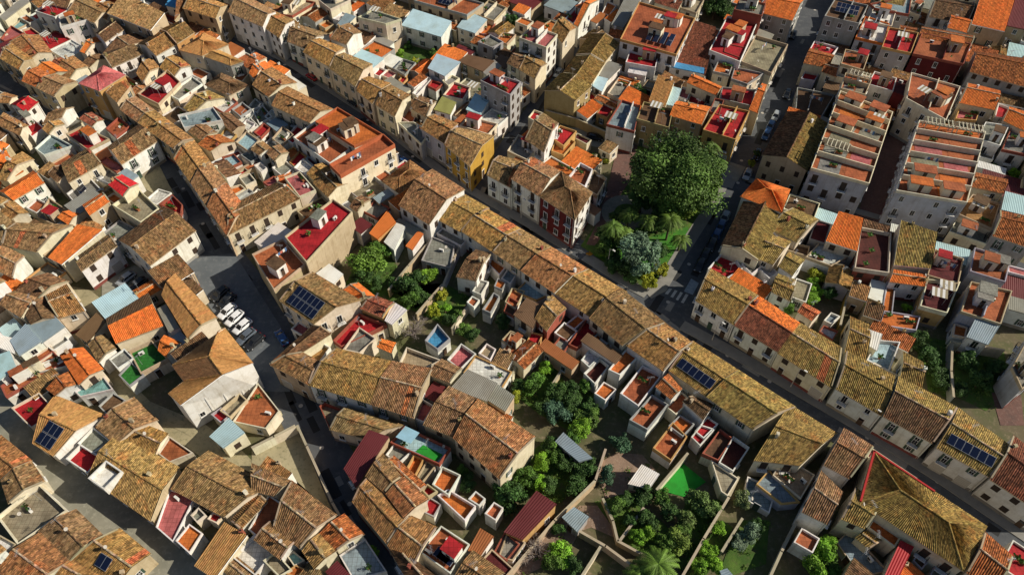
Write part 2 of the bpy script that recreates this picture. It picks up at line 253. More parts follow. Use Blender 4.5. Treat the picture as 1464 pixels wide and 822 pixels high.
('g','o','w',4.629,[66.5,81.52,72.36,80.47,73.7,82.79,68.03,84.08],0,25,-2),
('f','M','w',5.118,[73.21,82.49,77.82,80.39,81.28,86.39,76.9,88.81],0,25,-2),
('f','e','l',5.884,[80.48,82.76,85.6,80.24,89.04,85.78,83.66,88.45],{'rooms':2},55,-1),
('f','L','w',4.18,[80.54,80.85,83.81,79.19,85.54,81.69,82.4,83.39],0,55,-2),
('g','O','g',5.912,[88.27,91.54,93.79,88.34,98.24,96.39,92.44,97.96],0,24,-2),
('m','b','g',6.113,[92.71,98.05,97.35,96.19,99.44,100.66,95.23,102.55],0,24,-2),
('g','O','c',5.375,[89.95,105.51,95.82,103.41,98.31,107.22,92.33,109.51],0,24,-2),
('f','a','c',4.825,[84.86,98.4,89.88,94.11,94.42,101.01,90.19,103.7],0,24,-2),
('f','G','c',3.538,[82.66,94.8,88.29,91.49,90.78,94.9,86.03,98.92],0,24,-2),
('f','G','w',3.052,[94.72,105.52,96.92,103.94,98.7,106.32,96.14,107.13],0,24,-2),
('f','G','w',3.506,[97.39,116.72,99.93,115.56,103.41,120.91,100.83,122.13],0,23,-2),
('g','t','w',6.223,[-4.87,107.91,-0.04,104.04,2.6,111.59,-2.7,113.52],0,29,0),
('g','t','w',7.933,[-0.04,104.8,5.25,99.91,9.49,106.71,3.87,111.01],0,29,1),
('h','t','r',8.047,[5.36,99.69,11.52,93.5,15.08,100.61,9.71,106.51],{'w1':'w'},29,-2),
('f','e','w',6.861,[10.93,106.37,14.13,103.53,16.01,108.74,13.65,110.76],{'bare':1},29,-2),
('f','k','w',5.078,[14.65,104.99,16.6,103.01,18.98,108.05,16.47,110.67],{'bare':1},29,-2),
('f','G','w',4.904,[-0.99,116.78,3.13,113.88,5.87,119.15,1.31,122.19],0,29,-2),
('f','o','o',3.978,[8.23,117.92,10.75,116.45,13.47,120.92,9.93,124.0],0,29,-2),
('h','t','w',4.815,[-25.7,107.48,-22.09,104.02,-17.01,109.94,-20.92,113.82],0,30,-2),
('g','t','w',6.333,[-21.41,99.16,-15.25,93.94,-9.24,103.24,-15.91,109.22],0,30,0),
('g','t','w',5.031,[-14.09,96.71,-9.46,93.34,-4.44,99.43,-9.2,103.21],0,30,-1),
('g','t','w',5.185,[-9.23,93.31,-3.4,88.12,1.56,93.75,-4.81,99.1],0,46,0),
('g','t','c',5.274,[-3.4,88.03,1.69,83.5,7.12,88.99,1.56,93.66],0,46,-2),
('g','t','w',5.523,[1.68,83.28,7.39,78.2,13.35,83.52,7.11,88.76],0,46,-1),
('g','t','w',5.067,[7.43,78.58,13.28,73.37,19.81,78.55,13.41,83.93],0,48,-2),
('f','r','b',8.051,[-35.65,82.87,-29.49,95.4,-33.66,98.93,-40.71,89.09],{'nw':1},32,-2),
('f','e','b',6.577,[-40.64,77.93,-36.39,83.77,-41.58,89.97,-46.3,86.16],{'rooms':1,'nw':1},32,-2),
('m','w','c',4.279,[-34.68,83.65,-31.6,80.68,-30.02,83.31,-32.72,85.56],0,42,-2),
('g','k','c',4.292,[-31.36,100.97,-29.67,99.45,-27.61,102.5,-29.63,103.75],0,31,-2),
('f','G','w',3.006,[-29.0,100.78,-25.99,98.77,-23.79,101.81,-27.0,104.09],0,31,-2),
('m','o','o',4.12,[-26.59,93.76,-24.98,92.34,-21.99,96.16,-23.8,99.33],0,31,-2),
('m','w','w',3.734,[-23.69,91.87,-21.79,89.92,-20.15,95.58,-21.78,96.26],0,31,-2),
('m','o','w',3.747,[-19.53,90.83,-18.37,89.91,-16.65,93.64,-17.53,94.31],0,45,-2),
('g','k','w',4.701,[-9.79,82.64,-6.22,81.67,-3.77,87.84,-6.62,88.88],0,45,-2),
('f','o','w',2.915,[-4.64,87.5,-2.27,84.41,-0.9,86.69,-3.33,89.03],0,46,0),
('f','L','w',2.928,[-1.94,83.61,-0.3,82.33,1.01,84.92,-0.64,86.24],0,46,-2),
('f','G','g',2.642,[-16.72,88.19,-11.26,86.4,-10.72,91.97,-15.16,94.33],{'bare':1},45,-2),
('f','b','w',3.336,[-55.09,119.79,-52.22,115.64,-50.54,118.71,-53.35,122.34],0,5,-2),
('g','t','c',5.349,[-50.34,115.54,-48.17,113.24,-45.99,115.65,-48.45,118.12],0,5,0),
('f','G','w',3.723,[-49.26,112.89,-46.44,110.09,-44.72,113.0,-47.16,115.41],0,5,-1),
('f','r','w',3.925,[-45.96,114.36,-44.31,112.65,-42.66,116.22,-44.61,118.1],0,5,-1),
('f','w','w',4.314,[-44.5,112.2,-41.49,109.96,-40.36,112.31,-43.11,115.05],0,5,-2),
('f','M','w',3.764,[-43.07,115.83,-40.48,112.95,-38.74,115.25,-41.33,117.71],0,5,-2),
('g','t','c',5.778,[-40.77,108.83,-38.31,106.12,-35.55,109.48,-38.2,111.82],0,5,1),
('f','p','c',3.784,[-50.09,108.37,-48.2,106.75,-46.38,108.48,-48.3,110.24],0,5,-2),
('f','p','w',3.461,[-51.6,105.07,-49.66,102.87,-48.69,105.61,-50.91,106.78],0,5,-2),
('g','o','c',6.223,[-45.17,103.52,-43.72,101.97,-42.55,103.1,-44.01,104.78],0,5,-2),
('f','p','c',5.789,[-45.12,107.56,-41.01,101.92,-38.19,103.84,-42.43,109.36],0,5,-2),
('g','t','c',5.766,[-52.23,91.83,-40.98,101.59,-46.23,106.01,-53.51,99.45],0,32,-2),
('f','p','w',3.868,[-54.08,101.06,-52.8,99.7,-48.53,104.85,-49.69,106.28],0,33,-2),
('g','t','c',5.714,[-39.05,106.2,-35.42,102.0,-32.46,105.77,-36.48,110.22],0,5,-1),
('g','t','b',5.5,[-68.9,113.75,-63.27,106.27,-61.22,112.44,-66.73,119.6],0,33,0),
('g','t','c',5.733,[-63.11,106.01,-58.18,99.45,-56.22,105.84,-61.07,112.16],0,33,-2),
('g','t','b',5.967,[-58.03,99.2,-52.2,91.46,-50.33,98.09,-56.08,105.58],0,33,-1),
('f','b','w',3.937,[-60.31,115.99,-57.68,112.77,-55.73,114.37,-58.11,117.14],0,33,-2),
('f','r','w',3.95,[-56.06,110.86,-55.12,110.02,-53.61,111.64,-54.73,112.65],0,33,-1),
('f','G','c',3.788,[-55.39,110.05,-53.28,107.29,-51.55,108.81,-53.36,111.11],0,33,-2),
('f','o','c',3.554,[-57.57,106.64,-55.64,104.26,-53.16,106.7,-54.53,107.98],0,33,-2),
('f','w','w',3.567,[-55.59,103.28,-54.2,102.55,-51.36,105.79,-52.58,106.69],0,33,-2),
('f','G','w',3.669,[-56.7,116.97,-54.03,114.68,-52.71,116.31,-54.53,118.63],0,5,0),
('f','w','w',3.683,[-53.16,113.7,-51.19,111.48,-50.22,112.75,-51.91,114.67],0,5,-2),
('g','t','w',5.521,[-79.07,111.9,-74.12,119.46,-79.78,124.62,-83.72,117.08],0,34,-2),
('g','t','c',5.534,[-87.54,106.4,-83.21,112.17,-87.72,116.71,-91.07,112.0],0,35,-1),
('g','k','c',5.02,[-93.13,109.7,-90.01,106.98,-88.17,109.81,-91.38,112.15],0,35,-2),
('f','G','w',3.482,[-88.45,105.32,-85.79,102.7,-82.08,106.65,-85.83,110.31],{'solar':15},35,-2),
('f','G','c',3.019,[-84.57,110.34,-81.38,108.68,-80.11,111.56,-83.08,113.37],0,34,-2),
('g','r','c',6.293,[-78.63,105.01,-74.61,101.63,-73.0,104.86,-77.24,107.63],0,34,-2),
('g','o','b',5.427,[-79.99,97.28,-77.6,101.14,-79.68,103.46,-82.2,99.87],0,34,-2),
('f','C','c',4.928,[-77.08,100.55,-70.06,95.84,-67.77,99.64,-74.08,105.69],{'bare':1},34,-2),
('f','w','w',2.942,[-72.58,104.21,-69.91,102.65,-68.06,106.17,-71.05,107.36],0,34,-2),
('f','r','w',3.308,[-69.3,102.52,-64.1,99.46,-64.61,102.36,-67.56,105.35],{'bare':1},33,0),
('g','t','w',5.674,[-64.3,84.36,-58.65,93.04,-66.38,99.21,-71.76,90.38],0,37,-2),
('g','t','w',5.511,[-76.04,83.21,-71.91,89.39,-74.29,92.11,-78.22,85.9],0,36,-2),
('s','o','c',5.173,[-83.32,86.78,-80.18,85.11,-74.84,92.02,-79.98,93.39],0,36,-2),
('g','t','c',5.539,[-92.76,89.59,-85.69,87.79,-81.98,94.36,-92.83,94.93],0,36,-1),
('g','t','c',5.552,[-97.14,92.92,-93.02,89.67,-92.87,94.82,-97.06,97.84],0,36,0),
('g','t','w',5.39,[-92.92,84.48,-87.53,81.83,-87.64,86.59,-92.95,89.46],0,38,-1),
('f','C','c',4.204,[-86.97,89.34,-85.35,88.12,-80.87,94.73,-83.08,95.79],{'bare':1},36,-2),
('f','C','c',3.337,[-91.75,98.93,-86.87,96.46,-85.45,100.04,-91.52,104.26],0,36,-2),
('f','e','w',3.051,[-95.29,101.86,-92.45,100.23,-91.38,102.9,-94.31,104.57],0,35,-2),
('g','o','c',4.229,[-86.73,98.02,-83.86,96.05,-83.06,98.61,-85.32,99.72],0,36,-2),
('g','o','w',5.299,[-96.44,101.53,-92.55,106.66,-95.92,110.15,-99.97,103.86],0,35,-2),
('f','C','c',3.408,[-102.78,107.7,-99.62,105.56,-97.23,111.11,-101.84,114.63],0,35,-2),
('g','t','c',5.326,[-102.1,107.71,-100.04,107.17,-97.59,113.38,-100.96,115.8],0,35,2),
('g','t','c',4.988,[-97.55,98.23,-94.45,96.75,-92.27,98.23,-97.15,101.96],0,35,1),
('g','o','c',5.353,[-103.02,110.53,-102.35,113.92,-104.79,116.82,-106.07,113.92],0,35,-1),
('f','w','w',3.191,[-104.42,115.93,-101.76,114.2,-100.82,116.81,-103.19,118.29],0,35,-2),
('g','t','c',5.381,[-102.54,100.42,-97.88,97.92,-97.41,101.44,-101.89,103.51],0,35,0),
('g','a','c',5.394,[-60.1,77.84,-52.7,68.53,-49.42,72.65,-59.29,82.4],0,39,-2),
('g','o','c',4.12,[-65.31,68.6,-58.67,72.28,-63.35,79.1,-68.6,73.51],{'col2':'k'},39,-2),
('m','G','w',4.342,[-60.37,75.49,-57.05,70.78,-55.55,71.54,-59.24,76.36],0,39,-2),
('g','o','w',3.852,[-57.99,67.44,-56.05,66.0,-54.7,68.61,-57.95,70.17],0,41,-2),
('f','n','c',3.244,[-59.81,63.23,-56.23,66.05,-60.12,69.78,-63.24,67.64],{'bare':1},39,-2),
('f','n','w',2.923,[-63.41,63.09,-60.94,61.03,-59.27,63.16,-62.25,65.7],{'bare':1},39,-2),
('g','t','w',3.733,[-69.84,68.62,-66.84,65.01,-65.2,67.59,-68.17,70.63],0,39,-2),
('g','t','c',4.802,[-76.34,73.29,-72.62,74.93,-77.93,80.68,-80.76,78.33],0,38,-1),
('g','k','c',4.816,[-82.6,74.64,-80.19,71.94,-76.28,73.17,-80.6,78.2],0,38,0),
('g','t','c',5.006,[-87.35,76.15,-82.38,73.33,-81.0,78.16,-85.86,79.06],0,38,0),
('g','k','c',5.195,[-85.75,78.9,-81.08,77.12,-77.6,80.89,-82.12,82.79],0,38,-1),
('m','L','w',4.54,[-82.41,68.78,-79.63,65.88,-77.1,68.41,-81.09,71.92],0,40,-2),
('m','L','w',4.554,[-81.04,71.83,-77.09,68.4,-74.41,71.38,-76.83,73.45],0,38,-2),
('m','b','w',4.568,[-84.31,65.22,-80.71,61.24,-78.95,63.4,-81.3,66.36],0,40,-2),
('m','w','w',4.286,[-84.55,67.93,-80.92,66.48,-81.16,69.03,-84.2,69.77],0,40,-2),
('f','e','w',3.099,[-81.37,60.92,-79.59,58.91,-73.01,65.44,-75.81,67.75],{'rooms':2},40,-2),
('g','o','c',4.449,[-73.1,66.01,-67.82,60.41,-65.3,63.03,-70.22,67.34],0,40,-2),
('g','O','w',4.019,[-73.01,60.01,-71.04,58.68,-68.35,60.68,-70.56,63.21],0,40,-2),
('f','T','w',2.941,[-69.23,60.01,-67.97,59.01,-63.26,60.41,-66.09,63.22],0,68,-2),
('f','k','g',2.695,[-64.66,57.51,-62.65,55.9,-60.7,58.56,-63.26,59.96],0,68,-2),
('f','r','c',3.089,[-77.85,56.96,-73.23,53.47,-70.46,56.31,-74.65,59.72],0,68,-2),
('g','a','w',3.567,[-71.57,50.83,-67.43,48.69,-62.55,55.3,-71.57,58.76],{'solar':8},68,-2),
('g','t','c',3.581,[-63.05,53.51,-58.95,50.52,-54.18,54.44,-59.2,58.42],0,66,0),
('f','G','w',3.01,[-78.89,69.95,-75.85,67.73,-74.02,69.95,-76.47,72.23],0,40,-1),
('f','G','w',3.023,[-79.63,62.75,-76.42,65.56,-73.74,67.0,-71.69,64.85],0,40,0),
('m','k','c',3.137,[-73.15,70.99,-70.75,69.49,-68.94,73.68,-71.07,75.25],0,39,-2),
('f','e','c',2.751,[-42.97,54.74,-37.58,53.49,-36.14,56.64,-40.68,61.74],{'bare':1},41,-2),
('f','C','c',3.204,[-45.28,56.45,-43.35,55.19,-41.43,58.31,-42.91,59.55],{'bare':1},41,-2),
('m','b','c',3.418,[-45.31,51.86,-42.89,50.07,-40.28,52.39,-43.12,54.79],0,65,-2),
('f','r','c',3.032,[-46.52,55.84,-44.56,54.33,-43.55,55.59,-45.29,57.12],0,41,-2),
('g','t','c',6.061,[-39.3,76.1,-32.55,71.07,-25.7,75.9,-35.01,82.24],{'solar':12},42,-2),
('g','k','c',5.887,[-38.14,63.45,-32.69,70.83,-29.68,69.27,-33.62,65.44],0,42,-2),
('f','a','w',4.277,[-34.26,66.42,-31.14,64.29,-29.71,67.57,-33.16,69.86],{'bare':1},43,-2),
('g','t','b',5.726,[-38.05,63.21,-31.49,59.67,-30.42,63.56,-33.57,65.41],0,43,-2),
('g','t','w',5.74,[-31.42,59.59,-21.41,56.25,-19.03,63.65,-28.45,66.25],0,43,-2),
('g','t','b',5.754,[-21.4,56.18,-14.7,53.83,-12.58,62.27,-18.98,63.71],0,44,0),
('f','p','w',4.332,[-16.05,54.96,-13.32,53.71,-11.96,56.61,-14.67,58.3],{'bare':1},44,-2),
('g','t','b',5.875,[-13.09,52.6,-8.52,50.56,-5.24,56.65,-9.8,58.98],0,44,-1),
('g','t','c',6.171,[-8.49,50.28,-1.64,43.87,3.34,50.16,-5.23,56.54],0,61,-1),
('f','c','w',3.885,[-18.23,64.91,-14.84,63.16,-11.42,65.33,-17.34,67.92],{'bare':1},44,0),
('f','p','w',3.662,[-10.57,65.59,-8.32,63.65,-5.87,66.74,-8.41,68.82],{'bare':1},44,-2),
('g','t','c',5.488,[-13.14,61.76,-9.62,60.25,-7.96,62.51,-11.3,64.31],0,44,-2),
('m','G','c',4.938,[-9.33,59.44,-3.89,57.15,-2.34,60.17,-6.9,62.6],0,44,-2),
('m','G','b',4.763,[-3.85,57.58,-1.03,55.5,0.36,57.97,-2.4,60.21],0,44,-2),
('g','o','c',4.777,[-21.95,67.51,-19.43,66.25,-18.96,67.95,-21.5,68.75],0,43,-2),
('f','r','c',3.591,[-29.76,69.46,-28.14,68.17,-21.15,72.75,-26.16,75.17],{'bare':1},43,-2),
('f','G','c',3.933,[-27.72,67.38,-24.88,66.66,-22.57,69.66,-25.67,72.0],0,43,-2),
('g','o','c',5.006,[-29.2,79.39,-26.22,77.27,-23.72,77.76,-27.01,80.72],0,42,-2),
('g','K','o',4.832,[-25.68,75.42,-21.74,73.46,-20.14,76.29,-23.84,77.98],0,43,-2),
('m','w','c',4.346,[-21.3,73.06,-20.14,72.3,-17.9,75.09,-20.25,76.76],0,45,-2),
('f','B','w',3.159,[-14.56,69.77,-12.31,67.92,-10.32,70.14,-12.66,73.27],{'bare':1},44,-2),
('f','e','w',2.913,[-7.92,78.16,-6.61,76.94,-5.65,78.65,-7.02,79.55],0,47,0),
('f','o','w',3.291,[-5.16,76.24,-3.67,75.44,-2.14,79.16,-3.24,80.07],{'bare':1},47,-2),
('f','G','w',2.94,[-7.06,80.61,-5.43,79.78,-4.14,82.81,-5.85,83.33],0,46,-2),
('f','o','w',2.954,[-3.21,81.74,-1.75,80.9,-0.95,82.8,-2.59,83.66],0,46,-1),
('f','e','w',2.968,[-1.8,69.98,-0.13,68.42,1.62,71.11,-0.28,71.95],0,47,1),
('f','c','w',3.482,[-5.5,66.97,-3.53,65.53,-2.62,67.77,-4.2,68.94],0,44,-1),
('g','t','c',3.761,[-27.49,53.01,-21.48,51.27,-16.47,53.47,-25.82,56.53],0,63,-2),
('f','C','b',3.009,[-30.04,57.33,-27.85,53.51,-25.9,56.58,-29.3,57.98],{'bare':1},63,-2),
('f','e','w',3.023,[-1.25,78.15,0.65,76.53,2.28,80.63,0.03,81.47],0,47,-1),
('g','t','c',5.588,[13.03,72.69,18.0,67.12,25.25,71.62,18.71,78.9],0,49,-2),
('g','t','w',5.696,[18.66,67.04,23.93,62.14,29.07,67.4,25.21,71.46],0,49,-2),
('g','y','c',5.221,[24.9,62.63,30.06,57.73,35.81,62.33,29.43,68.06],{'solar':12},51,-2),
('g','y','c',5.47,[29.98,57.58,35.89,51.96,42.95,55.65,35.71,62.16],0,51,-2),
('g','t','R',4.919,[3.94,73.2,5.85,70.54,9.14,75.03,6.87,77.91],0,47,-2),
('m','k','c',4.645,[0.43,74.0,3.46,71.31,5.15,75.65,2.63,77.32],0,47,-2),
('f','r','o',2.959,[2.55,69.92,4.19,68.43,5.24,71.12,3.19,71.77],0,47,-2),
('f','o','w',2.972,[9.11,73.33,10.59,72.18,12.99,74.78,11.57,75.65],0,48,0),
('f','r','w',3.35,[9.33,68.89,10.7,68.08,14.92,71.97,12.76,74.18],{'bare':1},48,-2),
('f','o','w',3,[13.55,70.45,15.54,68.03,17.49,69.59,14.95,71.93],0,48,1),
('f','w','w',3.013,[11.28,65.92,12.52,64.5,14.52,66.64,13.1,68.47],0,48,-2),
('f','m','w',3.027,[11.56,63.37,13.23,61.31,15.86,64.85,14.44,66.35],{'bare':1},48,-2),
('f','o','w',4.157,[15.4,63.32,17.19,62.29,20.55,65.86,18.98,67.73],0,48,-1),
('f','e','w',3.842,[16.92,59.12,19.51,56.84,24.0,62.56,21.02,64.37],{'bare':1},50,0),
('f','o','w',2.908,[13.0,59.7,14.67,58.37,16.64,60.43,14.68,61.86],0,48,2),
('g','O','w',4.91,[22.54,59.78,24.62,57.49,26.33,59.12,24.6,61.94],0,50,-2),
('g','k','w',4.436,[26.53,57.45,29.12,54.27,30.92,56.55,28.06,58.23],0,50,-2),
('f','r','w',2.949,[27.77,52.99,28.94,51.76,31.6,54.23,30.15,55.5],0,59,-1),
('f','b','w',2.963,[0.45,80.59,4.26,78.52,6.93,80.05,2.41,82.88],0,47,-2),
('f','e','c',2.977,[-1.39,68.05,0.42,66.6,2.31,69.98,-0.19,71.56],{'rooms':1},47,-2),
('f','e','w',3.778,[17.87,54.49,20.43,52.78,24.21,57.2,21.9,58.96],{'bare':1},50,-1),
('f','o','w',3.004,[23.88,53.89,25.82,52.04,27.96,54.2,25.97,55.79],0,59,-2),
('f','k','w',3.018,[-1.45,76.13,0.28,74.94,1.24,78.15,-0.51,79.38],0,47,-2),
('f','w','w',3.031,[25.99,61.71,27.71,59.69,29.02,60.69,27.46,62.74],0,50,-2),
('f','G','w',3.045,[6.77,68.81,8.52,67.35,9.83,69.55,8.06,70.68],0,48,-2),
('g','y','w',5.047,[31.52,77.02,37.06,71.76,42.36,77.79,35.17,84.06],0,52,-2),
('g','K','w',4.995,[37.17,71.66,43.1,66.28,48.04,71.8,42.47,77.68],{'col2':'o'},52,-2),
('g','y','c',4.914,[43.05,66.15,49.85,59.62,53.5,66.94,48.15,71.94],0,53,0),
('g','y','w',5.21,[50.35,59.26,55.83,54.52,60.14,61.27,54.03,66.13],0,54,-2),
('g','y','c',4.566,[54.18,66.72,56.96,64.87,59.79,71.83,57.08,73.63],0,53,-1),
('f','b','w',3.467,[57.76,65.62,60.73,63.43,64.52,69.25,60.74,69.7],{'bare':1},54,-2),
('m','w','c',4.781,[57.99,67.87,59.24,66.71,60.94,69.78,59.01,70.61],0,54,-2),
('g','k','w',5.547,[55.87,54.2,61.61,49.73,67.39,55.51,60.5,61.05],{'col2':'y'},54,-2),
('g','y','c',4.62,[61.02,61.04,64.17,59.63,65.96,64.3,63.46,66.32],0,54,-2),
('g','y','w',5.574,[61.93,49.01,67.59,44.48,72.68,48.92,67.52,55.33],{'solar':11},56,-2),
('g','K','w',5.776,[67.42,44.02,72.99,38.44,78.18,43.75,73.61,50.64],0,56,-2),
('f','G','l',6,[78.66,62.52,78.39,58.51,83.62,61.84,84.82,69.26],0,55,-2),
('f','o','l',2.903,[62.51,73.19,68.44,72.04,70.22,75.03,64.33,76.3],{'bare':1},54,-2),
('f','o','l',2.917,[63.84,75.81,65.47,75.34,68.54,82.41,67.03,82.92],{'bare':1},25,-2),
('f','M','o',4.731,[69.67,75.89,73.72,74.32,78.75,81.29,73.17,81.92],{'bare':1},55,-2),
('f','e','l',5.684,[75.42,73.96,80.97,71.28,86.05,78.42,79.83,80.56],{'rooms':2},55,0),
('f','o','w',2.958,[74.18,71.04,76.09,70.48,77.35,72.65,75.47,73.5],0,55,-2),
('m','L','w',4.672,[75.12,69.42,77.86,67.95,81.31,71.75,77.73,72.78],0,55,-2),
('g','y','w',4.685,[45.15,79.25,47.94,77.13,49.47,80.07,46.5,82.25],0,28,1),
('g','e','c',4.099,[48.87,75.21,50.83,73.25,52.58,74.89,50.27,76.96],0,53,-2),
('f','L','w',3.013,[53.27,74.08,54.36,73.3,56.39,74.95,55.02,75.82],0,53,-2),
('f','w','w',3.027,[51.85,71.75,53.6,69.87,55.16,71.83,52.98,73.06],0,53,-2),
('f','r','w',3.54,[35.35,85.39,37.87,82.73,41.66,85.39,39.96,90.93],{'bare':1},52,-2),
('f','G','w',3.554,[41.65,86.56,43.01,84.04,46.13,86.73,44.9,88.63],0,28,-2),
('g','y','c',5.178,[35.01,47.19,41.49,46.34,48.1,51.35,42.25,56.2],0,58,-2),
('f','c','l',2.921,[37.96,45.87,41.13,42.26,44.12,45.92,40.18,49.02],{'bare':1},58,-2),
('g','t','w',5.581,[44.73,46.28,47.8,44.2,52.58,49.0,49.16,51.94],0,57,-2),
('h','y','c',6.065,[47.84,40.55,58.21,31.31,63.65,37.06,52.15,48.03],{'trim':1},57,-2),
('g','y','c',5.514,[44.94,38.41,47.72,37.03,50.38,39.88,48.08,42.71],0,57,0),
('g','O','c',5.716,[58.92,31.2,61.47,28.93,65.6,33.11,63.36,36.25],0,57,-2),
('g','t','w',5.166,[39.98,39.58,42.98,37.79,46.18,42.14,44.09,45.33],0,58,-2),
('m','r','c',4.104,[49.0,31.26,50.32,30.8,53.69,34.89,52.45,35.68],0,57,-2),
('f','C','c',3.017,[55.28,31.43,56.27,30.26,59.69,32.09,57.51,34.11],0,57,-2),
('g','y','c',3.531,[47.03,36.54,48.34,35.05,50.12,35.97,48.58,37.35],0,57,-1),
('f','L','g',1.745,[44.91,36.5,46.72,31.84,50.87,32.56,47.21,38.3],{'bare':1},57,-2),
('f','L','l',2.558,[35.41,44.68,38.37,41.66,41.02,41.93,37.78,46.95],{'bare':1},58,-2),
('f','e','w',3.412,[38.32,35.88,40.52,34.41,42.05,36.38,39.97,37.9],0,58,-2),
('f','k','c',2.926,[53.93,33.6,54.71,32.4,56.81,34.09,55.88,35.57],0,57,-2),
('m','M','o',4.04,[-0.9,37.1,1.45,36.1,6.13,40.77,3.58,42.69],0,60,-2),
('f','G','w',2.953,[-1.87,34.03,0.1,33.55,1.89,36.06,-0.66,37.49],0,61,-1),
('m','L','g',2.667,[6.7,51.42,10.01,48.15,11.91,48.64,7.91,52.77],0,60,0),
('m','L','g',2.681,[7.2,39.7,9.05,37.75,10.75,39.75,8.85,40.99],0,60,-1),
('m','w','c',2.294,[17.04,44.89,19.86,44.19,21.5,46.22,19.28,47.72],0,59,-2),
('f','e','w',3.008,[21.04,50.19,23.47,48.12,26.51,52.06,24.67,54.54],{'bare':1},59,-2),
('f','r','w',3.022,[27.04,51.99,28.16,50.48,30.91,53.29,28.91,54.06],0,59,0),
('f','k','c',3.135,[28.2,49.23,30.41,48.06,33.33,51.69,31.66,53.29],{'bare':1},59,-2),
('f','m','w',3.149,[30.4,47.76,32.26,46.33,35.47,50.18,33.4,52.05],{'bare':1},59,-2),
('f','C','c',2.603,[30.07,43.5,30.91,42.81,33.02,45.51,29.52,48.44],0,59,-2),
('f','L','w',1.416,[33.52,42.92,36.7,40.75,38.6,44.36,34.78,46.41],{'bare':1},58,-2),
('m','L','w',2.43,[28.01,32.33,28.34,30.91,29.69,31.62,28.9,32.57],0,58,-2),
('m','M','b',4.744,[-24.05,45.99,-21.98,43.35,-18.12,50.83,-21.13,51.79],0,63,-2),
('g','t','c',5.886,[-20.53,44.47,-17.63,42.03,-15.69,44.11,-18.72,47.66],0,62,1),
('g','t','c',5.523,[-22.01,40.87,-16.57,35.05,-14.06,38.54,-20.37,44.36],0,62,0),
('g','t','c',6.007,[-17.33,41.76,-14.48,38.34,-11.7,40.71,-15.28,43.97],0,62,2),
('g','t','c',5.551,[-16.42,34.8,-13.15,31.3,-10.24,37.01,-13.81,38.58],0,62,-1),
('g','k','c',5.376,[-16.13,34.19,-13.63,30.66,-8.88,29.98,-12.63,32.76],0,61,-2),
('f','b','w',4.19,[-18.07,50.47,-10.55,46.96,-9.06,49.58,-16.18,53.2],{'turf':1,'bare':1},62,-2),
('f','G','w',3.78,[-18.6,48.67,-16.65,47.16,-14.71,49.26,-17.54,50.5],0,63,-2),
('f','o','w',3.793,[-15.58,46.02,-14.11,44.89,-12.87,48.08,-14.45,48.72],{'bare':1},62,-2),
('f','C','w',3.271,[-14.14,44.58,-13.25,44.02,-11.12,47.18,-12.52,48.11],0,62,-2),
('f','o','w',3.849,[-11.43,44.04,-8.99,42.4,-7.41,45.48,-10.17,46.82],{'bare':1},61,0),
('f','o','w',3.487,[-10.63,42.56,-6.54,38.85,-5.05,41.0,-9.08,43.49],{'bare':1},61,1),
('f','r','w',3.876,[-12.92,43.26,-11.8,42.12,-10.52,42.98,-12.08,44.13],{'bare':1},61,0),
('f','r','w',2.962,[-12.57,40.37,-10.93,39.58,-9.98,41.49,-11.92,42.63],{'bare':1},61,-1),
('f','o','w',3.528,[-6.21,42.0,-4.58,40.93,-3.74,42.05,-5.17,43.19],0,61,-1),
('f','e','w',3.729,[-3.83,39.79,-2.25,38.75,-1.2,40.63,-2.54,41.48],0,61,-2),
('f','e','w',5.295,[-12.26,33.93,-8.01,31.1,-5.63,34.94,-9.6,37.46],{'coll':4,'rooms':1},61,-2),
('m','O','w',4.817,[-5.68,34.34,-4.2,33.62,-2.51,36.1,-4.18,37.15],0,61,-2),
('f','G','w',3.03,[-2.45,34.74,-0.71,33.52,1.06,35.78,-0.99,37.59],0,61,0),
('g','t','c',5.22,[-7.52,30.71,-4.64,29.12,-1.12,31.13,-5.28,34.0],0,61,0),
('g','t','c',4.139,[-36.88,43.08,-33.35,42.27,-31.51,44.23,-37.79,46.96],0,65,-1),
('g','t','c',4.411,[-32.56,37.71,-28.36,34.85,-24.29,39.17,-31.43,44.16],0,64,0),
('g','t','c',4.278,[-27.96,34.53,-25.88,32.14,-23.55,34.34,-26.1,36.86],0,64,-1),
('g','O','c',4.365,[-26.02,36.77,-23.43,34.5,-20.17,36.52,-23.32,39.37],0,64,-2),
('f','e','w',2.953,[-36.48,37.83,-34.98,36.76,-31.53,40.96,-34.78,42.9],0,64,-2),
('f','L','w',2.966,[-23.34,34.27,-20.9,30.98,-16.66,32.15,-20.16,36.6],{'bare':1},64,-2),
('f','T','w',2.98,[-30.47,34.27,-29.15,32.82,-27.83,33.59,-29.6,34.85],0,64,-2),
('f','o','w',2.994,[-30.22,31.86,-28.67,31.39,-27.36,32.38,-28.99,33.03],0,64,-2),
('f','C','c',3.228,[-33.43,33.5,-30.78,31.36,-29.28,32.3,-31.98,34.72],0,64,-2),
('f','w','w',3.021,[-37.72,34.01,-34.1,31.61,-32.31,34.55,-35.49,37.09],{'bare':1},64,-2),
('f','r','w',3.171,[-65.86,48.33,-61.76,46.03,-60.7,48.69,-64.62,50.67],{'bare':1},68,-2),
('f','G','w',3.185,[-65.09,50.85,-62.29,49.21,-59.93,51.06,-63.8,53.57],0,68,-2),
('g','t','b',3.429,[-61.3,45.49,-50.1,39.0,-48.47,46.62,-59.61,52.2],{'light':1},66,-2),
('g','t','c',3.385,[-59.48,52.16,-52.77,48.81,-51.88,52.16,-58.74,54.8],0,66,-1),
('f','e','c',2.93,[-52.71,49.34,-50.5,47.87,-47.39,49.4,-51.82,52.17],{'bare':1},66,-2),
('g','t','c',3.528,[-48.58,43.63,-39.96,39.48,-34.2,43.91,-45.06,49.3],0,65,0),
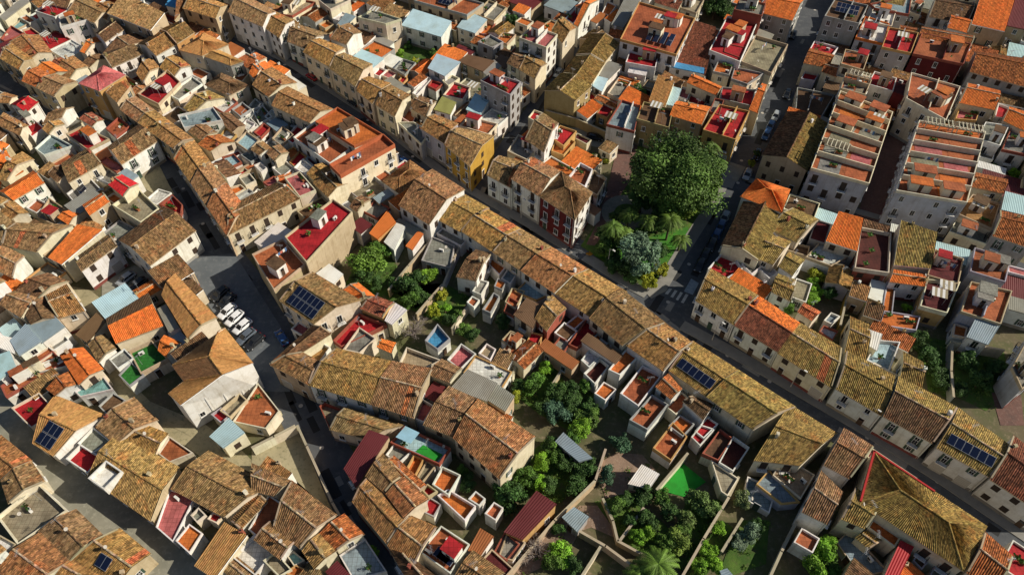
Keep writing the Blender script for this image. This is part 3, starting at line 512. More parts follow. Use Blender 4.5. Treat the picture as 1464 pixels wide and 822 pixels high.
('f','p','w',2.697,[-49.51,38.26,-46.47,36.15,-45.22,42.91,-49.34,43.84],{'bare':1},66,-2),
('f','o','w',2.975,[-46.07,36.25,-43.65,34.51,-42.65,37.31,-44.85,38.64],{'bare':1},65,-2),
('f','G','c',3.12,[-45.0,39.78,-43.81,38.74,-42.8,39.83,-44.18,40.94],0,65,-2),
('f','r','c',2.886,[-42.59,39.35,-41.1,38.7,-40.57,39.8,-42.05,40.38],0,65,-2),
('s','a','c',3.248,[-42.25,32.96,-39.12,31.24,-35.85,36.45,-39.36,38.27],0,64,-2),
('g','t','c',3.494,[-78.24,47.65,-73.57,45.03,-70.64,47.8,-76.98,51.86],0,67,1),
('g','t','c',3.508,[-73.37,44.75,-70.84,41.47,-67.38,44.53,-70.62,47.64],0,67,2),
('f','C','c',3.173,[-71.98,39.55,-67.33,35.67,-62.52,40.47,-68.23,44.46],{'bare':1},67,-2),
('g','t','b',3.375,[-64.98,37.48,-59.1,33.28,-56.03,36.65,-61.31,40.44],0,67,-2),
('g','t','c',3.389,[-68.82,31.97,-62.31,29.19,-59.16,33.28,-64.82,37.2],0,67,3),
('g','t','b',3.461,[-58.72,33.85,-51.56,30.31,-48.71,34.15,-54.17,37.68],{'solar':2},66,-2),
('g','t','c',3.3,[-60.4,31.34,-54.25,29.03,-51.9,30.41,-58.9,33.91],0,67,-1),
('f','w','w',3.098,[-70.87,36.0,-68.21,34.52,-67.53,35.75,-70.34,37.01],0,67,-2),
('g','t','c',3.444,[-77.76,48.84,-75.88,48.26,-76.99,51.83,-79.78,53.67],0,67,0),
('g','t','w',5.355,[-72.45,32.74,-69.13,30.73,-67.12,34.05,-70.45,36.06],0,67,-2),
('g','t','w',4.217,[-34.8,36.1,-30.7,33.4,-29.1,35.8,-33.2,38.5],{'an':1},64,-1),
('g','t','w',2.638,[-38.4,32.4,-32.6,28.7,-31.6,30.2,-37.3,34.0],{'an':1},64,0),
('s','t','b',2.928,[-28.7,30.8,-25.4,28.7,-23.8,31.1,-27.1,33.2],{'an':1},64,-2),
('s','t','w',2.962,[-37.0,47.1,-33.0,44.4,-31.9,46.0,-36.0,48.7],{'an':1},65,-1),
('g','t','w',3.438,[-37.4,37.8,-34.7,41.8,-36.3,42.9,-38.9,38.8],{'an':1},65,0),
('g','O','b',4.146,[-18.7,46.9,-13.6,42.2,-12.3,43.6,-17.4,48.2],{'an':1},62,-2),
('m','M','w',3.91,[-24.4,31.8,-21.5,29.1,-20.2,30.5,-23.1,33.1],{'an':1},64,-2),
('f','M','b',4.205,[-3.9,33.4,-1.1,30.7,0.2,32.1,-2.7,34.7],{'an':1},61,-2),
('s','k','b',3.957,[44.9,28.6,47.5,31.4,45.3,33.4,42.7,30.5],{'an':1},57,-2),
('f','r','w',4.289,[64.3,32.4,67.9,29.0,71.2,32.6,67.7,35.9],{'an':1},56,-2),
('f','M','c',3.984,[52.0,48.3,56.9,43.6,58.2,44.9,53.2,49.7],{'an':1},57,-2),
('s','o','w',2.697,[52.4,28.7,55.1,31.5,53.0,33.5,50.4,30.7],{'an':1},57,-2),
('f','o','c',3.975,[48.8,37.7,51.6,35.0,52.9,36.4,50.1,39.1],{'an':1},57,-2),
('g','t','w',6.472,[-92.38,68.95,-87.83,65.23,-84.11,69.77,-88.65,73.5],0,38,0),
('m','b','w',2.801,[-87.0,72.3,-83.2,69.2,-81.4,71.4,-85.2,74.5],{'an':1},38,-2),
('s','t','w',2.842,[-75.1,58.7,-72.0,62.4,-74.2,64.2,-77.3,60.5],{'an':1},40,-2),
('f','e','w',2.953,[-79.9,65.2,-78.4,64.0,-75.4,67.8,-76.8,68.9],{'an':1},40,-2),
('s','k','g',4.258,[-52.2,63.2,-48.4,67.6,-51.3,70.2,-55.1,65.8],{'an':1},41,-2),
('f','G','w',3.483,[-65.7,65.8,-63.6,63.9,-61.7,66.0,-63.9,67.9],{'an':1},39,-2),
('m','L','w',3.472,[-56.8,69.9,-53.9,67.3,-52.7,68.7,-55.6,71.3],{'an':1},41,-2),
('f','p','w',2.82,[-37.5,72.4,-33.4,69.8,-32.4,71.4,-36.5,74.0],{'an':1},42,-2),
('f','w','w',3.597,[-7.8,63.1,-1.8,59.8,0.0,63.3,-6.0,66.5],{'an':1},44,-2),
('s','O','c',3.108,[-4.9,55.9,-0.7,53.6,0.2,55.2,-4.1,57.5],{'an':1},44,-2),
('m','M','w',3.998,[-11.3,57.1,-9.9,59.7,-12.4,61.0,-13.8,58.5],{'an':1},44,-2),
('s','t','w',3.137,[-3.3,65.3,-0.8,63.9,0.6,66.5,-1.9,67.8],{'an':1},47,-2),
('g','O','c',3.28,[1.9,64.1,5.1,67.8,2.9,69.7,-0.3,66.0],{'an':1},47,-2),
('m','O','b',3.273,[4.5,68.4,9.7,64.0,10.9,65.4,5.7,69.9],{'an':1},48,-2),
('m','k','w',4.164,[11.5,69.0,16.7,64.5,18.0,66.0,12.7,70.4],{'an':1},48,-2),
('f','k','g',3.041,[7.1,71.5,9.3,69.6,11.1,71.8,8.9,73.7],{'an':1},48,-2),
('f','e','c',3.153,[25.3,55.7,28.1,58.4,26.8,59.8,24.0,57.1],{'an':1},50,-2),
('s','O','w',2.875,[60.2,71.9,65.6,67.7,67.4,69.9,62.0,74.2],{'an':1},54,-2),
('f','e','b',3.473,[57.6,63.8,60.7,61.4,61.8,62.8,58.8,65.2],{'an':1},54,-2),
('g','t','w',6.643,[-96.21,77.97,-90.22,74.61,-87.35,79.73,-93.34,83.09],0,38,1),
('f','C','c',2.9,[-87.9,82.5,-83.7,80.1,-80.8,85.2,-85.1,87.6],{'an':1},38,-2),
('f','G','w',2.891,[-78.1,94.2,-73.9,91.9,-71.5,96.1,-75.8,98.5],{'an':1},37,-2),
('s','t','w',3.142,[-83.0,95.8,-78.7,93.4,-77.3,95.9,-81.6,98.3],{'an':1},36,-2),
('s','o','b',4.144,[-90.8,81.8,-85.7,79.0,-84.7,80.6,-89.9,83.5],{'an':1},38,-2),
('s','t','g',3.772,[-83.5,86.9,-80.6,92.0,-82.2,92.9,-85.1,87.8],{'an':1},36,-2),
('m','k','c',3.704,[-88.6,73.7,-85.7,78.8,-87.3,79.8,-90.2,74.6],{'an':1},38,-2),
('s','k','c',2.998,[-92.7,96.7,-88.5,94.3,-87.5,95.9,-91.8,98.3],{'an':1},36,-2),
('m','M','w',3.116,[-94.7,85.2,-92.3,89.4,-94.0,90.3,-96.3,86.1],{'an':1},38,-2),
('g','t','b',6.333,[-94.4,81.55,-92.51,84.93,-94.15,85.85,-96.04,82.47],0,38,-2),
('m','L','w',3.228,[-87.3,95.9,-84.0,94.0,-83.0,95.6,-86.4,97.5],{'an':1},36,-2),
('f','o','w',5.284,[-95.46,75.26,-92.08,73.37,-91.16,75.0,-94.54,76.9],0,38,-2),
('m','b','b',3.71,[-68.9,73.8,-64.8,78.0,-68.3,81.4,-72.4,77.2],{'an':1},39,-2),
('s','t','b',3.902,[-61.2,80.2,-57.1,84.4,-60.6,87.8,-64.7,83.7],{'an':1},37,-2),
('g','o','c',3.182,[-64.9,78.2,-62.1,81.0,-64.2,83.0,-66.9,80.3],{'an':1},39,-2),
('s','k','c',3.252,[-59.1,82.4,-55.7,79.0,-54.3,80.4,-57.8,83.8],{'an':1},37,-2),
('m','w','w',2.686,[-48.3,92.8,-42.8,88.7,-39.2,93.4,-44.7,97.5],{'an':1},32,0),
('s','o','g',3.483,[-41.4,95.2,-38.3,92.8,-36.0,95.9,-39.1,98.3],{'an':1},32,-2),
('m','M','w',3.639,[-28.5,94.2,-26.8,96.5,-29.1,98.2,-30.8,95.9],{'an':1},31,-2),
('m','G','w',3.249,[-22.6,96.8,-17.8,93.5,-16.7,95.1,-21.6,98.4],{'an':1},31,-2),
('f','G','w',2.994,[-14.3,94.8,-9.5,91.5,-8.4,93.1,-13.3,96.3],{'an':1},45,-2),
('s','o','w',2.906,[37.6,81.7,42.7,77.0,46.0,80.6,40.9,85.3],{'an':1},52,-2),
('s','k','w',3.196,[64.5,94.8,70.6,91.7,72.4,95.2,66.2,98.3],{'an':1},25,-2),
('g','t','g',3.349,[59.4,80.6,61.6,84.9,58.1,86.7,55.9,82.3],{'an':1},26,-2),
('f','M','g',3.847,[55.5,92.6,58.1,91.3,60.7,96.5,58.2,97.8],{'an':1},26,-2),
('f','C','w',2.89,[48.9,79.4,51.4,78.1,53.6,82.4,51.1,83.7],{'an':1},28,-2),
('m','w','b',2.705,[64.8,78.0,67.0,82.3,64.5,83.6,62.3,79.3],{'an':1},25,-2),
('s','t','b',4.15,[58.7,78.8,61.3,77.5,62.6,80.1,60.0,81.4],{'an':1},53,-2),
('s','k','b',3.817,[60.0,74.8,62.6,73.5,63.9,76.1,61.3,77.4],{'an':1},53,-2),
('m','M','b',3.127,[85.4,78.9,91.7,76.2,94.0,81.6,87.6,84.3],{'an':1},55,-2),
('m','b','c',3.218,[76.6,89.1,83.0,86.4,84.5,90.0,78.2,92.6],{'an':1},25,-2),
('m','G','w',4.151,[85.1,75.7,90.5,73.4,91.6,76.1,86.2,78.4],{'an':1},55,-2),
('m','w','w',3.962,[71.3,94.5,77.7,91.8,78.4,93.6,72.1,96.3],{'an':1},25,-2),
('f','p','c',4.26,[88.6,84.0,94.9,81.3,95.6,83.0,89.3,85.7],{'an':1},55,-2),
('g','t','w',6.447,[-116.37,116.9,-110.37,113.58,-107.52,118.71,-113.53,122.04],0,1,-2),
('g','o','g',6.341,[-112.66,109.13,-106.65,105.8,-103.81,110.94,-109.82,114.27],0,35,-2),
('g','o','c',6.902,[-108.46,102.23,-103.33,99.39,-100.48,104.52,-105.62,107.37],0,35,0),
('s','o','b',3.019,[-111.0,120.9,-107.6,119.0,-106.7,120.6,-110.1,122.5],{'an':1},1,-2),
('g','o','w',2.782,[-104.1,106.8,-102.2,110.1,-103.9,111.1,-105.7,107.7],{'an':1},35,-2),
('f','e','b',2.813,[-96.2,115.0,-91.4,111.6,-88.6,115.6,-93.4,119.0],{'an':1},35,-2),
('m','G','c',4.14,[-83.4,98.6,-80.0,103.4,-83.2,105.7,-86.6,100.9],{'an':1},36,-2),
('g','t','w',3.092,[-79.9,103.5,-76.6,108.3,-79.7,110.6,-83.1,105.7],{'an':1},34,-2),
('m','O','c',3.358,[-85.5,114.7,-82.1,119.5,-84.4,121.2,-87.8,116.4],{'an':1},34,-2),
('s','t','w',4.089,[-96.3,111.3,-93.1,109.1,-91.4,111.4,-94.6,113.7],{'an':1},35,-2),
('f','p','c',3.998,[-85.3,114.6,-80.5,111.2,-79.5,112.8,-84.3,116.1],{'an':1},34,-2),
('m','L','w',4.034,[-79.6,110.6,-76.4,108.3,-75.4,109.9,-78.5,112.1],{'an':1},34,-2),
('f','o','w',4.101,[-79.8,103.4,-76.6,101.1,-75.5,102.7,-78.7,104.9],{'an':1},34,-2),
('s','k','w',4.231,[-55.0,110.3,-59.0,114.6,-61.1,112.7,-57.1,108.4],{'an':1},33,-2),
('f','M','w',2.806,[-62.0,113.7,-56.9,118.4,-58.2,119.8,-63.3,115.1],{'an':1},33,-2),
('f','e','b',3.111,[-55.7,111.3,-52.1,114.6,-53.4,116.0,-57.0,112.7],{'an':1},33,-2),
('f','C','w',3.02,[-29.0,102.9,-24.8,107.0,-28.2,110.5,-32.4,106.4],{'an':1},31,-2),
('f','k','b',3.789,[-39.0,97.3,-34.8,101.4,-37.5,104.2,-41.7,100.1],{'an':1},32,-2),
('s','O','c',3.308,[-42.4,109.3,-45.1,112.1,-47.9,109.4,-45.2,106.6],{'an':1},5,-2),
('m','w','w',3.022,[-34.0,98.0,-30.5,101.4,-32.5,103.4,-36.0,100.0],{'an':1},32,-1),
('s','k','w',2.882,[-35.3,109.3,-31.1,113.4,-32.4,114.7,-36.6,110.6],{'an':1},5,-2),
('s','k','g',3.689,[-23.9,117.5,-28.0,121.7,-29.4,120.4,-25.3,116.2],{'an':1},30,-2),
('f','o','b',3.005,[-46.5,116.4,-44.4,118.4,-46.4,120.5,-48.5,118.5],{'an':1},5,-2),
('f','e','w',3.609,[-26.1,108.4,-24.0,110.4,-26.0,112.4,-28.1,110.4],{'an':1},31,-2),
('m','L','b',3.403,[-26.1,102.7,-23.4,105.4,-24.7,106.8,-27.4,104.1],{'an':1},31,-2),
('s','o','b',4.109,[-21.9,99.9,-18.0,104.4,-20.2,106.3,-24.0,101.8],{'an':1},31,-2),
('m','O','w',3.185,[-18.7,105.3,-15.6,109.0,-17.0,110.2,-20.2,106.6],{'an':1},30,-2),
('f','r','b',2.996,[-24.3,114.0,-22.1,112.1,-20.2,114.3,-22.4,116.2],{'an':1},30,-2),
('f','o','w',4.232,[4.2,111.6,9.3,107.0,13.2,111.4,8.1,116.0],{'an':1},29,-1),
('s','o','c',3.009,[9.7,114.7,14.8,110.2,18.7,114.6,13.6,119.1],{'an':1},29,-2),
('m','k','w',3.154,[11.7,103.5,16.1,99.6,17.4,101.0,13.0,104.9],{'an':1},29,-2),
('m','O','w',4.192,[-0.2,114.1,3.4,110.9,4.7,112.3,1.0,115.5],{'an':1},29,-2),
('s','t','c',2.907,[18.5,120.2,20.7,118.3,22.6,120.4,20.4,122.3],{'an':1},15,-2),
('f','k','c',4.15,[52.5,100.3,57.7,97.5,60.0,101.8,54.8,104.6],{'an':1},26,-2),
('m','M','b',3.82,[47.8,106.3,53.8,103.0,54.7,104.6,48.7,107.9],{'an':1},27,-2),
('m','b','w',2.786,[58.7,99.2,62.1,97.3,63.5,99.8,60.1,101.7],{'an':1},26,-2),
('s','t','w',3.38,[89.3,120.5,95.5,117.4,96.3,119.1,90.2,122.2],{'an':1},23,0),
('m','M','w',3.411,[96.0,102.6,102.1,99.3,104.9,104.5,98.8,107.7],{'an':1},24,-1),
('g','o','b',5.723,[104.54,111.9,110.6,108.64,113.39,113.81,107.33,117.08],0,24,-2),
('f','M','b',5.755,[107.37,117.16,113.42,113.9,116.22,119.07,110.16,122.33],0,23,-2),
('g','k','g',6.707,[103.42,105.64,108.59,102.85,111.38,108.02,106.21,110.81],0,24,-2),
('m','M','w',2.682,[95.5,109.9,101.5,106.6,103.4,110.0,97.3,113.3],{'an':1},24,0),
('g','t','w',6.483,[105.7,97.53,108.49,102.7,105.08,104.54,102.29,99.37],0,24,-2),
('m','w','w',3.054,[95.6,114.3,100.8,111.5,101.7,113.2,96.5,116.0],{'an':1},24,-2),
('f','o','c',3.963,[101.6,106.5,103.2,105.6,105.1,109.0,103.4,109.9],{'an':1},24,-2),
('g','t','c',5.423,[113.62,120.41,117.02,118.57,117.92,120.22,114.51,122.06],0,23,-2),
('g','O','b',5.492,[-127.27,139.3,-122.23,136.3,-119.23,141.34,-124.27,144.34],0,1,0),
('f','G','w',6.239,[-128.8,142.52,-126.33,141.05,-124.35,144.38,-126.82,145.85],0,1,-2),
('f','C','w',5.571,[-123.77,131.39,-120.44,129.41,-119.48,131.02,-122.81,133.0],0,1,-2),
('f','C','w',3.657,[-119.9,135.5,-115.7,132.9,-113.2,137.1,-117.4,139.6],{'an':1},1,-2),
('m','L','c',3.645,[-98.2,138.6,-95.7,142.8,-99.8,145.3,-102.4,141.2],{'an':1},3,-2),
('s','k','b',4.037,[-114.4,125.1,-108.6,121.5,-107.6,123.1,-113.5,126.7],{'an':1},1,-2),
('f','e','b',3.568,[-113.4,126.8,-111.8,125.8,-109.8,129.1,-111.4,130.1],{'an':1},1,-2),
('f','k','w',2.833,[-79.0,130.4,-75.1,127.5,-71.6,132.3,-75.5,135.1],{'an':1},3,-2),
('f','e','c',3.277,[-93.2,143.1,-87.6,139.1,-85.3,142.2,-90.9,146.3],{'an':1},3,-2),
('g','t','w',3.69,[-87.5,139.0,-84.4,136.7,-82.1,139.9,-85.2,142.1],{'an':1},3,-2),
('f','G','b',3.138,[-84.3,141.6,-82.8,140.5,-79.9,144.5,-81.4,145.6],{'an':1},3,-2),
('f','w','b',3.796,[-83.0,133.2,-79.0,130.4,-77.9,131.9,-81.9,134.7],{'an':1},3,-2),
('f','r','w',2.993,[-96.1,144.0,-93.8,142.3,-92.1,144.6,-94.4,146.3],{'an':1},3,-2),
('f','e','g',3.649,[-77.3,142.6,-75.8,141.5,-73.5,144.7,-75.0,145.8],{'an':1},4,-2),
('m','w','c',3.877,[-54.3,143.7,-49.4,138.9,-47.3,140.9,-52.3,145.7],{'an':1},7,-2),
('g','k','b',4.072,[-64.8,129.0,-59.9,124.2,-57.9,126.2,-62.8,131.0],{'an':1},4,-2),
('m','L','c',3.539,[-53.5,127.7,-50.7,125.0,-48.7,127.0,-51.4,129.7],{'an':1},5,-2),
('m','G','c',2.736,[-31.8,142.5,-26.8,137.7,-23.4,141.2,-28.4,146.0],{'an':1},10,-2),
('f','k','g',2.83,[-42.2,131.7,-37.3,126.9,-34.6,129.7,-39.5,134.5],{'an':1},7,-2),
('f','o','c',4.182,[-36.5,127.5,-31.6,122.7,-30.3,124.1,-35.2,128.9],{'an':1},7,-1),
('s','t','w',2.818,[-40.8,123.3,-37.4,126.8,-38.7,128.1,-42.1,124.6],{'an':1},5,-2),
('f','C','c',2.792,[-14.0,141.4,-8.3,137.5,-5.0,142.3,-10.7,146.2],{'an':1},10,-2),
('f','w','w',4.301,[-7.3,128.2,-3.3,125.5,-0.5,129.5,-4.5,132.2],{'an':1},11,-2),
('f','p','b',2.919,[-18.6,127.5,-13.0,123.6,-11.3,126.0,-17.0,129.9],{'an':1},11,-2),
('g','k','w',4.06,[-11.8,128.9,-8.5,133.7,-10.0,134.8,-13.3,129.9],{'an':1},11,-2),
('s','O','w',3.61,[-22.7,141.2,-19.9,145.2,-21.5,146.3,-24.2,142.2],{'an':1},10,-2),
('s','o','w',2.705,[-4.5,144.7,-0.5,142.0,0.5,143.5,-3.5,146.3],{'an':1},10,-2),
('s','t','w',3.486,[-6.5,135.1,-4.8,137.5,-7.2,139.1,-8.8,136.7],{'an':1},10,-2),
('s','k','b',3.429,[-24.4,135.3,-21.2,133.1,-20.1,134.6,-23.3,136.8],{'an':1},10,-2),
('g','t','c',3.496,[-21.4,127.1,-18.2,124.9,-17.2,126.5,-20.4,128.7],{'an':1},11,-2),
('m','O','w',4.122,[-11.3,126.2,-9.1,129.4,-10.6,130.5,-12.8,127.3],{'an':1},11,-2),
('s','o','w',3.061,[16.6,130.2,20.3,134.7,18.1,136.5,14.4,132.0],{'an':1},13,-2),
('g','O','w',3.216,[1.7,137.2,4.2,140.2,1.9,142.0,-0.5,139.0],{'an':1},12,0),
('g','O','w',3.36,[18.8,137.3,23.4,133.6,24.5,135.1,20.0,138.8],{'an':1},13,-1),
('g','o','w',3.732,[3.3,121.7,5.7,124.7,4.3,125.8,1.8,122.8],{'an':1},29,0),
('f','M','c',2.791,[13.1,124.0,16.0,121.5,17.2,123.0,14.2,125.4],{'an':1},29,-2),
('s','o','c',4.282,[28.7,131.0,31.5,136.1,26.3,138.9,23.5,133.8],{'an':1},15,-1),
('s','t','b',4.237,[36.9,137.8,39.7,142.9,35.5,145.3,32.7,140.1],{'an':1},15,-2),
('s','k','c',2.621,[39.1,143.7,45.1,140.5,46.5,143.0,40.5,146.3],{'an':1},16,-2),
('s','O','w',4.136,[28.8,131.1,34.0,128.3,34.9,129.9,29.7,132.8],{'an':1},15,-2),
('g','o','c',3.221,[24.8,144.6,29.1,142.3,30.0,144.0,25.7,146.3],{'an':1},15,0),
('f','G','w',2.986,[30.5,142.6,33.1,141.2,34.4,143.8,31.9,145.1],{'an':1},15,-2),
('g','t','w',3.366,[36.5,134.8,39.9,132.9,40.8,134.6,37.4,136.4],{'an':1},16,-2),
('s','o','b',2.956,[59.1,127.6,65.2,124.5,67.9,129.7,61.7,132.9],{'an':1},21,-2),
('m','G','c',3.871,[66.9,123.6,69.6,128.8,68.0,129.7,65.3,124.4],{'an':1},21,-2),
('s','t','g',4.248,[74.6,127.7,80.6,124.3,83.5,129.3,77.6,132.8],{'an':1},22,0),
('s','t','w',4.262,[85.7,140.9,91.7,137.4,94.6,142.5,88.7,145.9],{'an':1},22,0),
('s','o','w',2.882,[77.6,132.9,83.5,129.4,85.5,132.7,79.6,136.2],{'an':1},22,-2),
('m','k','b',4.342,[71.3,139.9,77.3,136.5,78.7,139.0,72.8,142.4],{'an':1},21,-2),
('f','o','w',4.118,[78.7,140.6,81.2,139.2,84.1,144.3,81.6,145.7],{'an':1},21,-2),
('f','e','w',3.434,[91.4,136.7,93.9,135.2,96.3,139.4,93.9,140.9],{'an':1},22,-2),
('s','O','b',3.318,[85.7,141.1,87.7,144.4,85.2,145.9,83.3,142.5],{'an':1},22,-2),
('s','t','w',3.389,[93.0,121.8,96.0,126.9,94.3,127.8,91.4,122.7],{'an':1},22,-1),
('s','t','w',3.61,[71.7,130.7,75.1,128.7,76.0,130.4,72.7,132.3],{'an':1},21,-2),
('f','k','c',2.904,[108.7,128.1,114.9,125.3,117.3,130.7,111.1,133.5],{'an':1},23,-2),
('f','e','b',6.845,[114.21,123.41,117.75,121.83,120.15,127.18,116.61,128.77],0,23,-2),
('f','o','g',3.581,[102.4,138.5,108.6,135.7,109.8,138.4,103.6,141.2],{'an':1},23,-2),
('s','t','w',4.327,[108.3,134.7,114.6,131.9,115.8,134.6,109.5,137.4],{'an':1},23,-1),
('g','t','w',5.582,[109.69,123.16,113.22,121.57,114.81,125.11,111.27,126.69],0,23,-2),
('g','k','w',6.338,[114.66,131.83,119.11,129.84,120.28,132.46,115.84,134.45],0,23,-2),
('s','t','g',3.336,[95.3,135.0,98.8,133.4,100.0,136.1,96.5,137.6],{'an':1},22,-1),
('g','t','b',5.73,[125.17,136.05,127.6,141.4,122.25,143.83,119.82,138.48],0,23,-2),
('g','t','g',6.282,[122.28,143.92,128.54,141.07,129.73,143.69,123.47,146.54],0,23,-2),
('m','M','c',3.527,[-124.3,153.2,-120.6,157.8,-124.5,160.9,-128.1,156.2],{'an':1},0,-2),
('f','G','w',3.927,[-133.1,162.7,-129.3,159.7,-126.3,163.5,-130.1,166.6],{'an':1},0,-2),
('f','e','w',5.207,[-135.15,168.16,-131.32,165.13,-129.54,167.39,-133.36,170.41],0,0,-2),
('g','t','c',5.565,[-131.67,150.12,-128.03,154.73,-129.5,155.9,-133.14,151.29],0,1,0),
('m','O','c',3.398,[-122.0,159.1,-119.6,162.1,-121.9,163.9,-124.3,160.8],{'an':1},0,-2),
('f','C','g',6.855,[-141.46,168.02,-139.21,166.24,-137.43,168.49,-139.68,170.28],0,0,-2),
('f','r','w',3.494,[-119.0,161.1,-113.4,157.0,-109.9,161.7,-115.5,165.8],{'an':1},0,-2),
('f','w','w',3.521,[-113.3,156.9,-107.8,152.8,-104.3,157.5,-109.8,161.6],{'an':1},0,-2),
('s','O','w',3.485,[-80.1,161.2,-75.3,157.8,-72.5,161.8,-77.3,165.2],{'an':1},6,0),
('f','e','w',3.981,[-91.4,168.2,-85.8,164.2,-84.1,166.6,-89.7,170.6],{'an':1},2,-1),
('s','k','g',3.652,[-83.7,165.2,-79.7,162.4,-77.5,165.5,-81.5,168.4],{'an':1},6,-2),
('f','e','w',2.775,[-77.2,148.3,-73.2,145.5,-71.6,147.9,-75.6,150.7],{'an':1},4,-2),
('m','k','w',3.089,[-78.8,153.1,-75.4,157.9,-77.0,159.0,-80.4,154.2],{'an':1},6,-2),
('f','e','w',2.734,[-69.1,152.4,-63.7,148.2,-60.1,152.9,-65.5,157.1],{'an':1},6,-2),
('m','O','w',3.332,[-71.9,157.0,-68.0,154.0,-65.6,157.1,-69.5,160.1],{'an':1},6,-1),
('s','o','c',4.056,[-58.7,149.4,-53.3,145.3,-52.1,146.8,-57.6,150.9],{'an':1},7,0),
('s','t','w',3.906,[-56.1,166.2,-54.3,168.5,-56.6,170.3,-58.4,168.0],{'an':1},6,-1),
('f','e','c',2.862,[-48.2,162.8,-42.6,158.8,-39.2,163.7,-44.8,167.6],{'an':1},8,-2),
('f','o','g',3.351,[-37.8,156.7,-32.2,152.8,-28.8,157.6,-34.4,161.5],{'an':1},8,-2),
('m','b','w',4.014,[-39.6,150.6,-34.0,146.7,-30.6,151.5,-36.3,155.4],{'an':1},8,-2),
('f','e','b',3.355,[-42.3,165.9,-39.1,163.7,-36.3,167.6,-39.5,169.9],{'an':1},8,-2),
('s','k','w',3.201,[-40.2,162.3,-36.3,159.5,-34.0,162.6,-38.0,165.4],{'an':1},8,-2),
('m','w','b',2.677,[-32.1,152.9,-28.2,150.1,-25.9,153.3,-29.9,156.1],{'an':1},8,-2),
('s','t','w',3.934,[-44.1,155.2,-41.9,158.3,-44.2,160.0,-46.5,156.8],{'an':1},7,-2),
('m','M','w',3.069,[-34.2,169.0,-29.4,165.6,-28.4,167.1,-33.2,170.5],{'an':1},8,-2),
('m','G','w',3.276,[-34.4,161.7,-30.4,158.9,-29.3,160.5,-33.3,163.3],{'an':1},8,-2),
('f','p','c',2.894,[-31.2,147.2,-28.8,145.6,-27.1,147.9,-29.5,149.6],{'an':1},8,-2),
('s','o','b',3.117,[-19.7,153.5,-14.1,149.6,-10.7,154.5,-16.4,158.4],{'an':1},10,-2),
('g','o','g',3.218,[-21.4,146.1,-18.0,151.0,-21.2,153.2,-24.5,148.3],{'an':1},10,-2),
('g','t','w',3.763,[-2.8,162.4,0.6,167.2,-2.6,169.4,-6.0,164.6],{'an':1},12,-2),
('g','O','w',2.868,[-10.4,161.6,-6.4,158.8,-4.2,162.0,-8.2,164.8],{'an':1},9,-2),
('m','k','w',3.899,[-4.8,150.4,-1.7,148.2,0.6,151.4,-2.6,153.6],{'an':1},12,0),
('m','M','w',3.069,[-14.7,157.2,-10.7,154.4,-9.0,156.8,-13.0,159.6],{'an':1},10,-2),
('s','O','b',3.731,[-18.9,168.9,-14.1,165.6,-13.0,167.1,-17.8,170.5],{'an':1},9,-2),
('s','k','c',2.773,[-1.8,153.4,0.4,156.6,-2.0,158.2,-4.2,155.0],{'an':1},12,-2),
('s','k','w',4.017,[7.1,155.7,11.1,160.0,7.5,163.3,3.5,158.9],{'an':1},12,-1),
('g','t','b',3.623,[20.5,158.4,24.4,162.7,20.8,166.0,16.9,161.6],{'an':1},13,-2),
('f','o','w',3.791,[6.7,166.8,10.3,163.5,13.6,167.1,10.0,170.4],{'an':1},12,-1),
('f','M','w',3.062,[7.6,163.3,10.4,160.7,11.7,162.1,8.8,164.7],{'an':1},12,-2),
('s','O','c',3.845,[23.9,162.5,28.5,160.7,29.5,163.4,24.9,165.2],{'an':1},14,-2),
('s','k','c',3.255,[26.6,147.5,28.4,152.1,25.7,153.1,23.9,148.5],{'an':1},13,-2),
('s','t','w',3.702,[29.5,163.5,31.6,169.0,29.9,169.6,27.8,164.1],{'an':1},14,-2),
('f','o','b',3.346,[35.8,168.5,41.3,166.4,42.0,168.2,36.5,170.3],{'an':1},14,-2),
('f','e','c',2.799,[47.5,164.2,50.8,162.1,53.9,167.1,50.6,169.2],{'an':1},17,-2),
('m','G','b',4.023,[62.2,157.9,65.3,162.9,62.0,164.9,58.9,159.9],{'an':1},17,-2),
('m','G','b',3.491,[75.9,149.6,82.2,146.8,84.6,152.1,78.3,155.0],{'an':1},18,-2),
('f','e','c',2.778,[81.9,167.7,88.1,164.9,89.3,167.5,83.1,170.3],{'an':1},19,-2),
('s','k','w',4.125,[75.6,156.3,81.0,153.8,82.1,156.5,76.8,158.9],{'an':1},18,-2),
('g','t','c',3.681,[82.6,147.6,87.1,145.6,88.3,148.2,83.8,150.2],{'an':1},19,-2),
('f','e','b',3.634,[91.2,156.8,92.9,156.0,95.3,161.4,93.6,162.2],{'an':1},19,-2),
('s','O','c',4.266,[107.9,151.1,114.1,148.1,116.7,153.3,110.6,156.4],{'an':1},20,-2),
('m','O','g',3.425,[109.7,156.9,115.9,153.8,117.6,157.3,111.5,160.4],{'an':1},20,-2),
('s','t','w',2.763,[99.0,166.8,103.4,164.6,105.1,168.0,100.8,170.2],{'an':1},19,0),
('m','b','c',3.478,[118.0,147.1,120.2,151.4,116.8,153.2,114.6,148.8],{'an':1},20,-2),
('g','t','w',4.352,[118.5,152.4,120.2,155.8,117.6,157.1,115.9,153.7],{'an':1},20,-2),
('m','b','w',4.199,[119.2,153.0,125.3,149.8,128.0,155.0,121.9,158.2],{'an':1},20,-2),
('f','C','w',5.43,[124.01,157.69,130.11,154.51,132.82,159.73,126.72,162.9],0,20,-2),
('g','t','w',5.314,[127.64,162.52,133.74,159.34,136.46,164.55,130.36,167.73],0,20,5),
('g','k','c',6.806,[124.7,148.23,129.91,145.52,132.63,150.73,127.41,153.44],0,20,-2),
('g','t','w',6.222,[133.91,165.93,139.12,163.21,141.37,167.54,136.16,170.25],0,20,6),
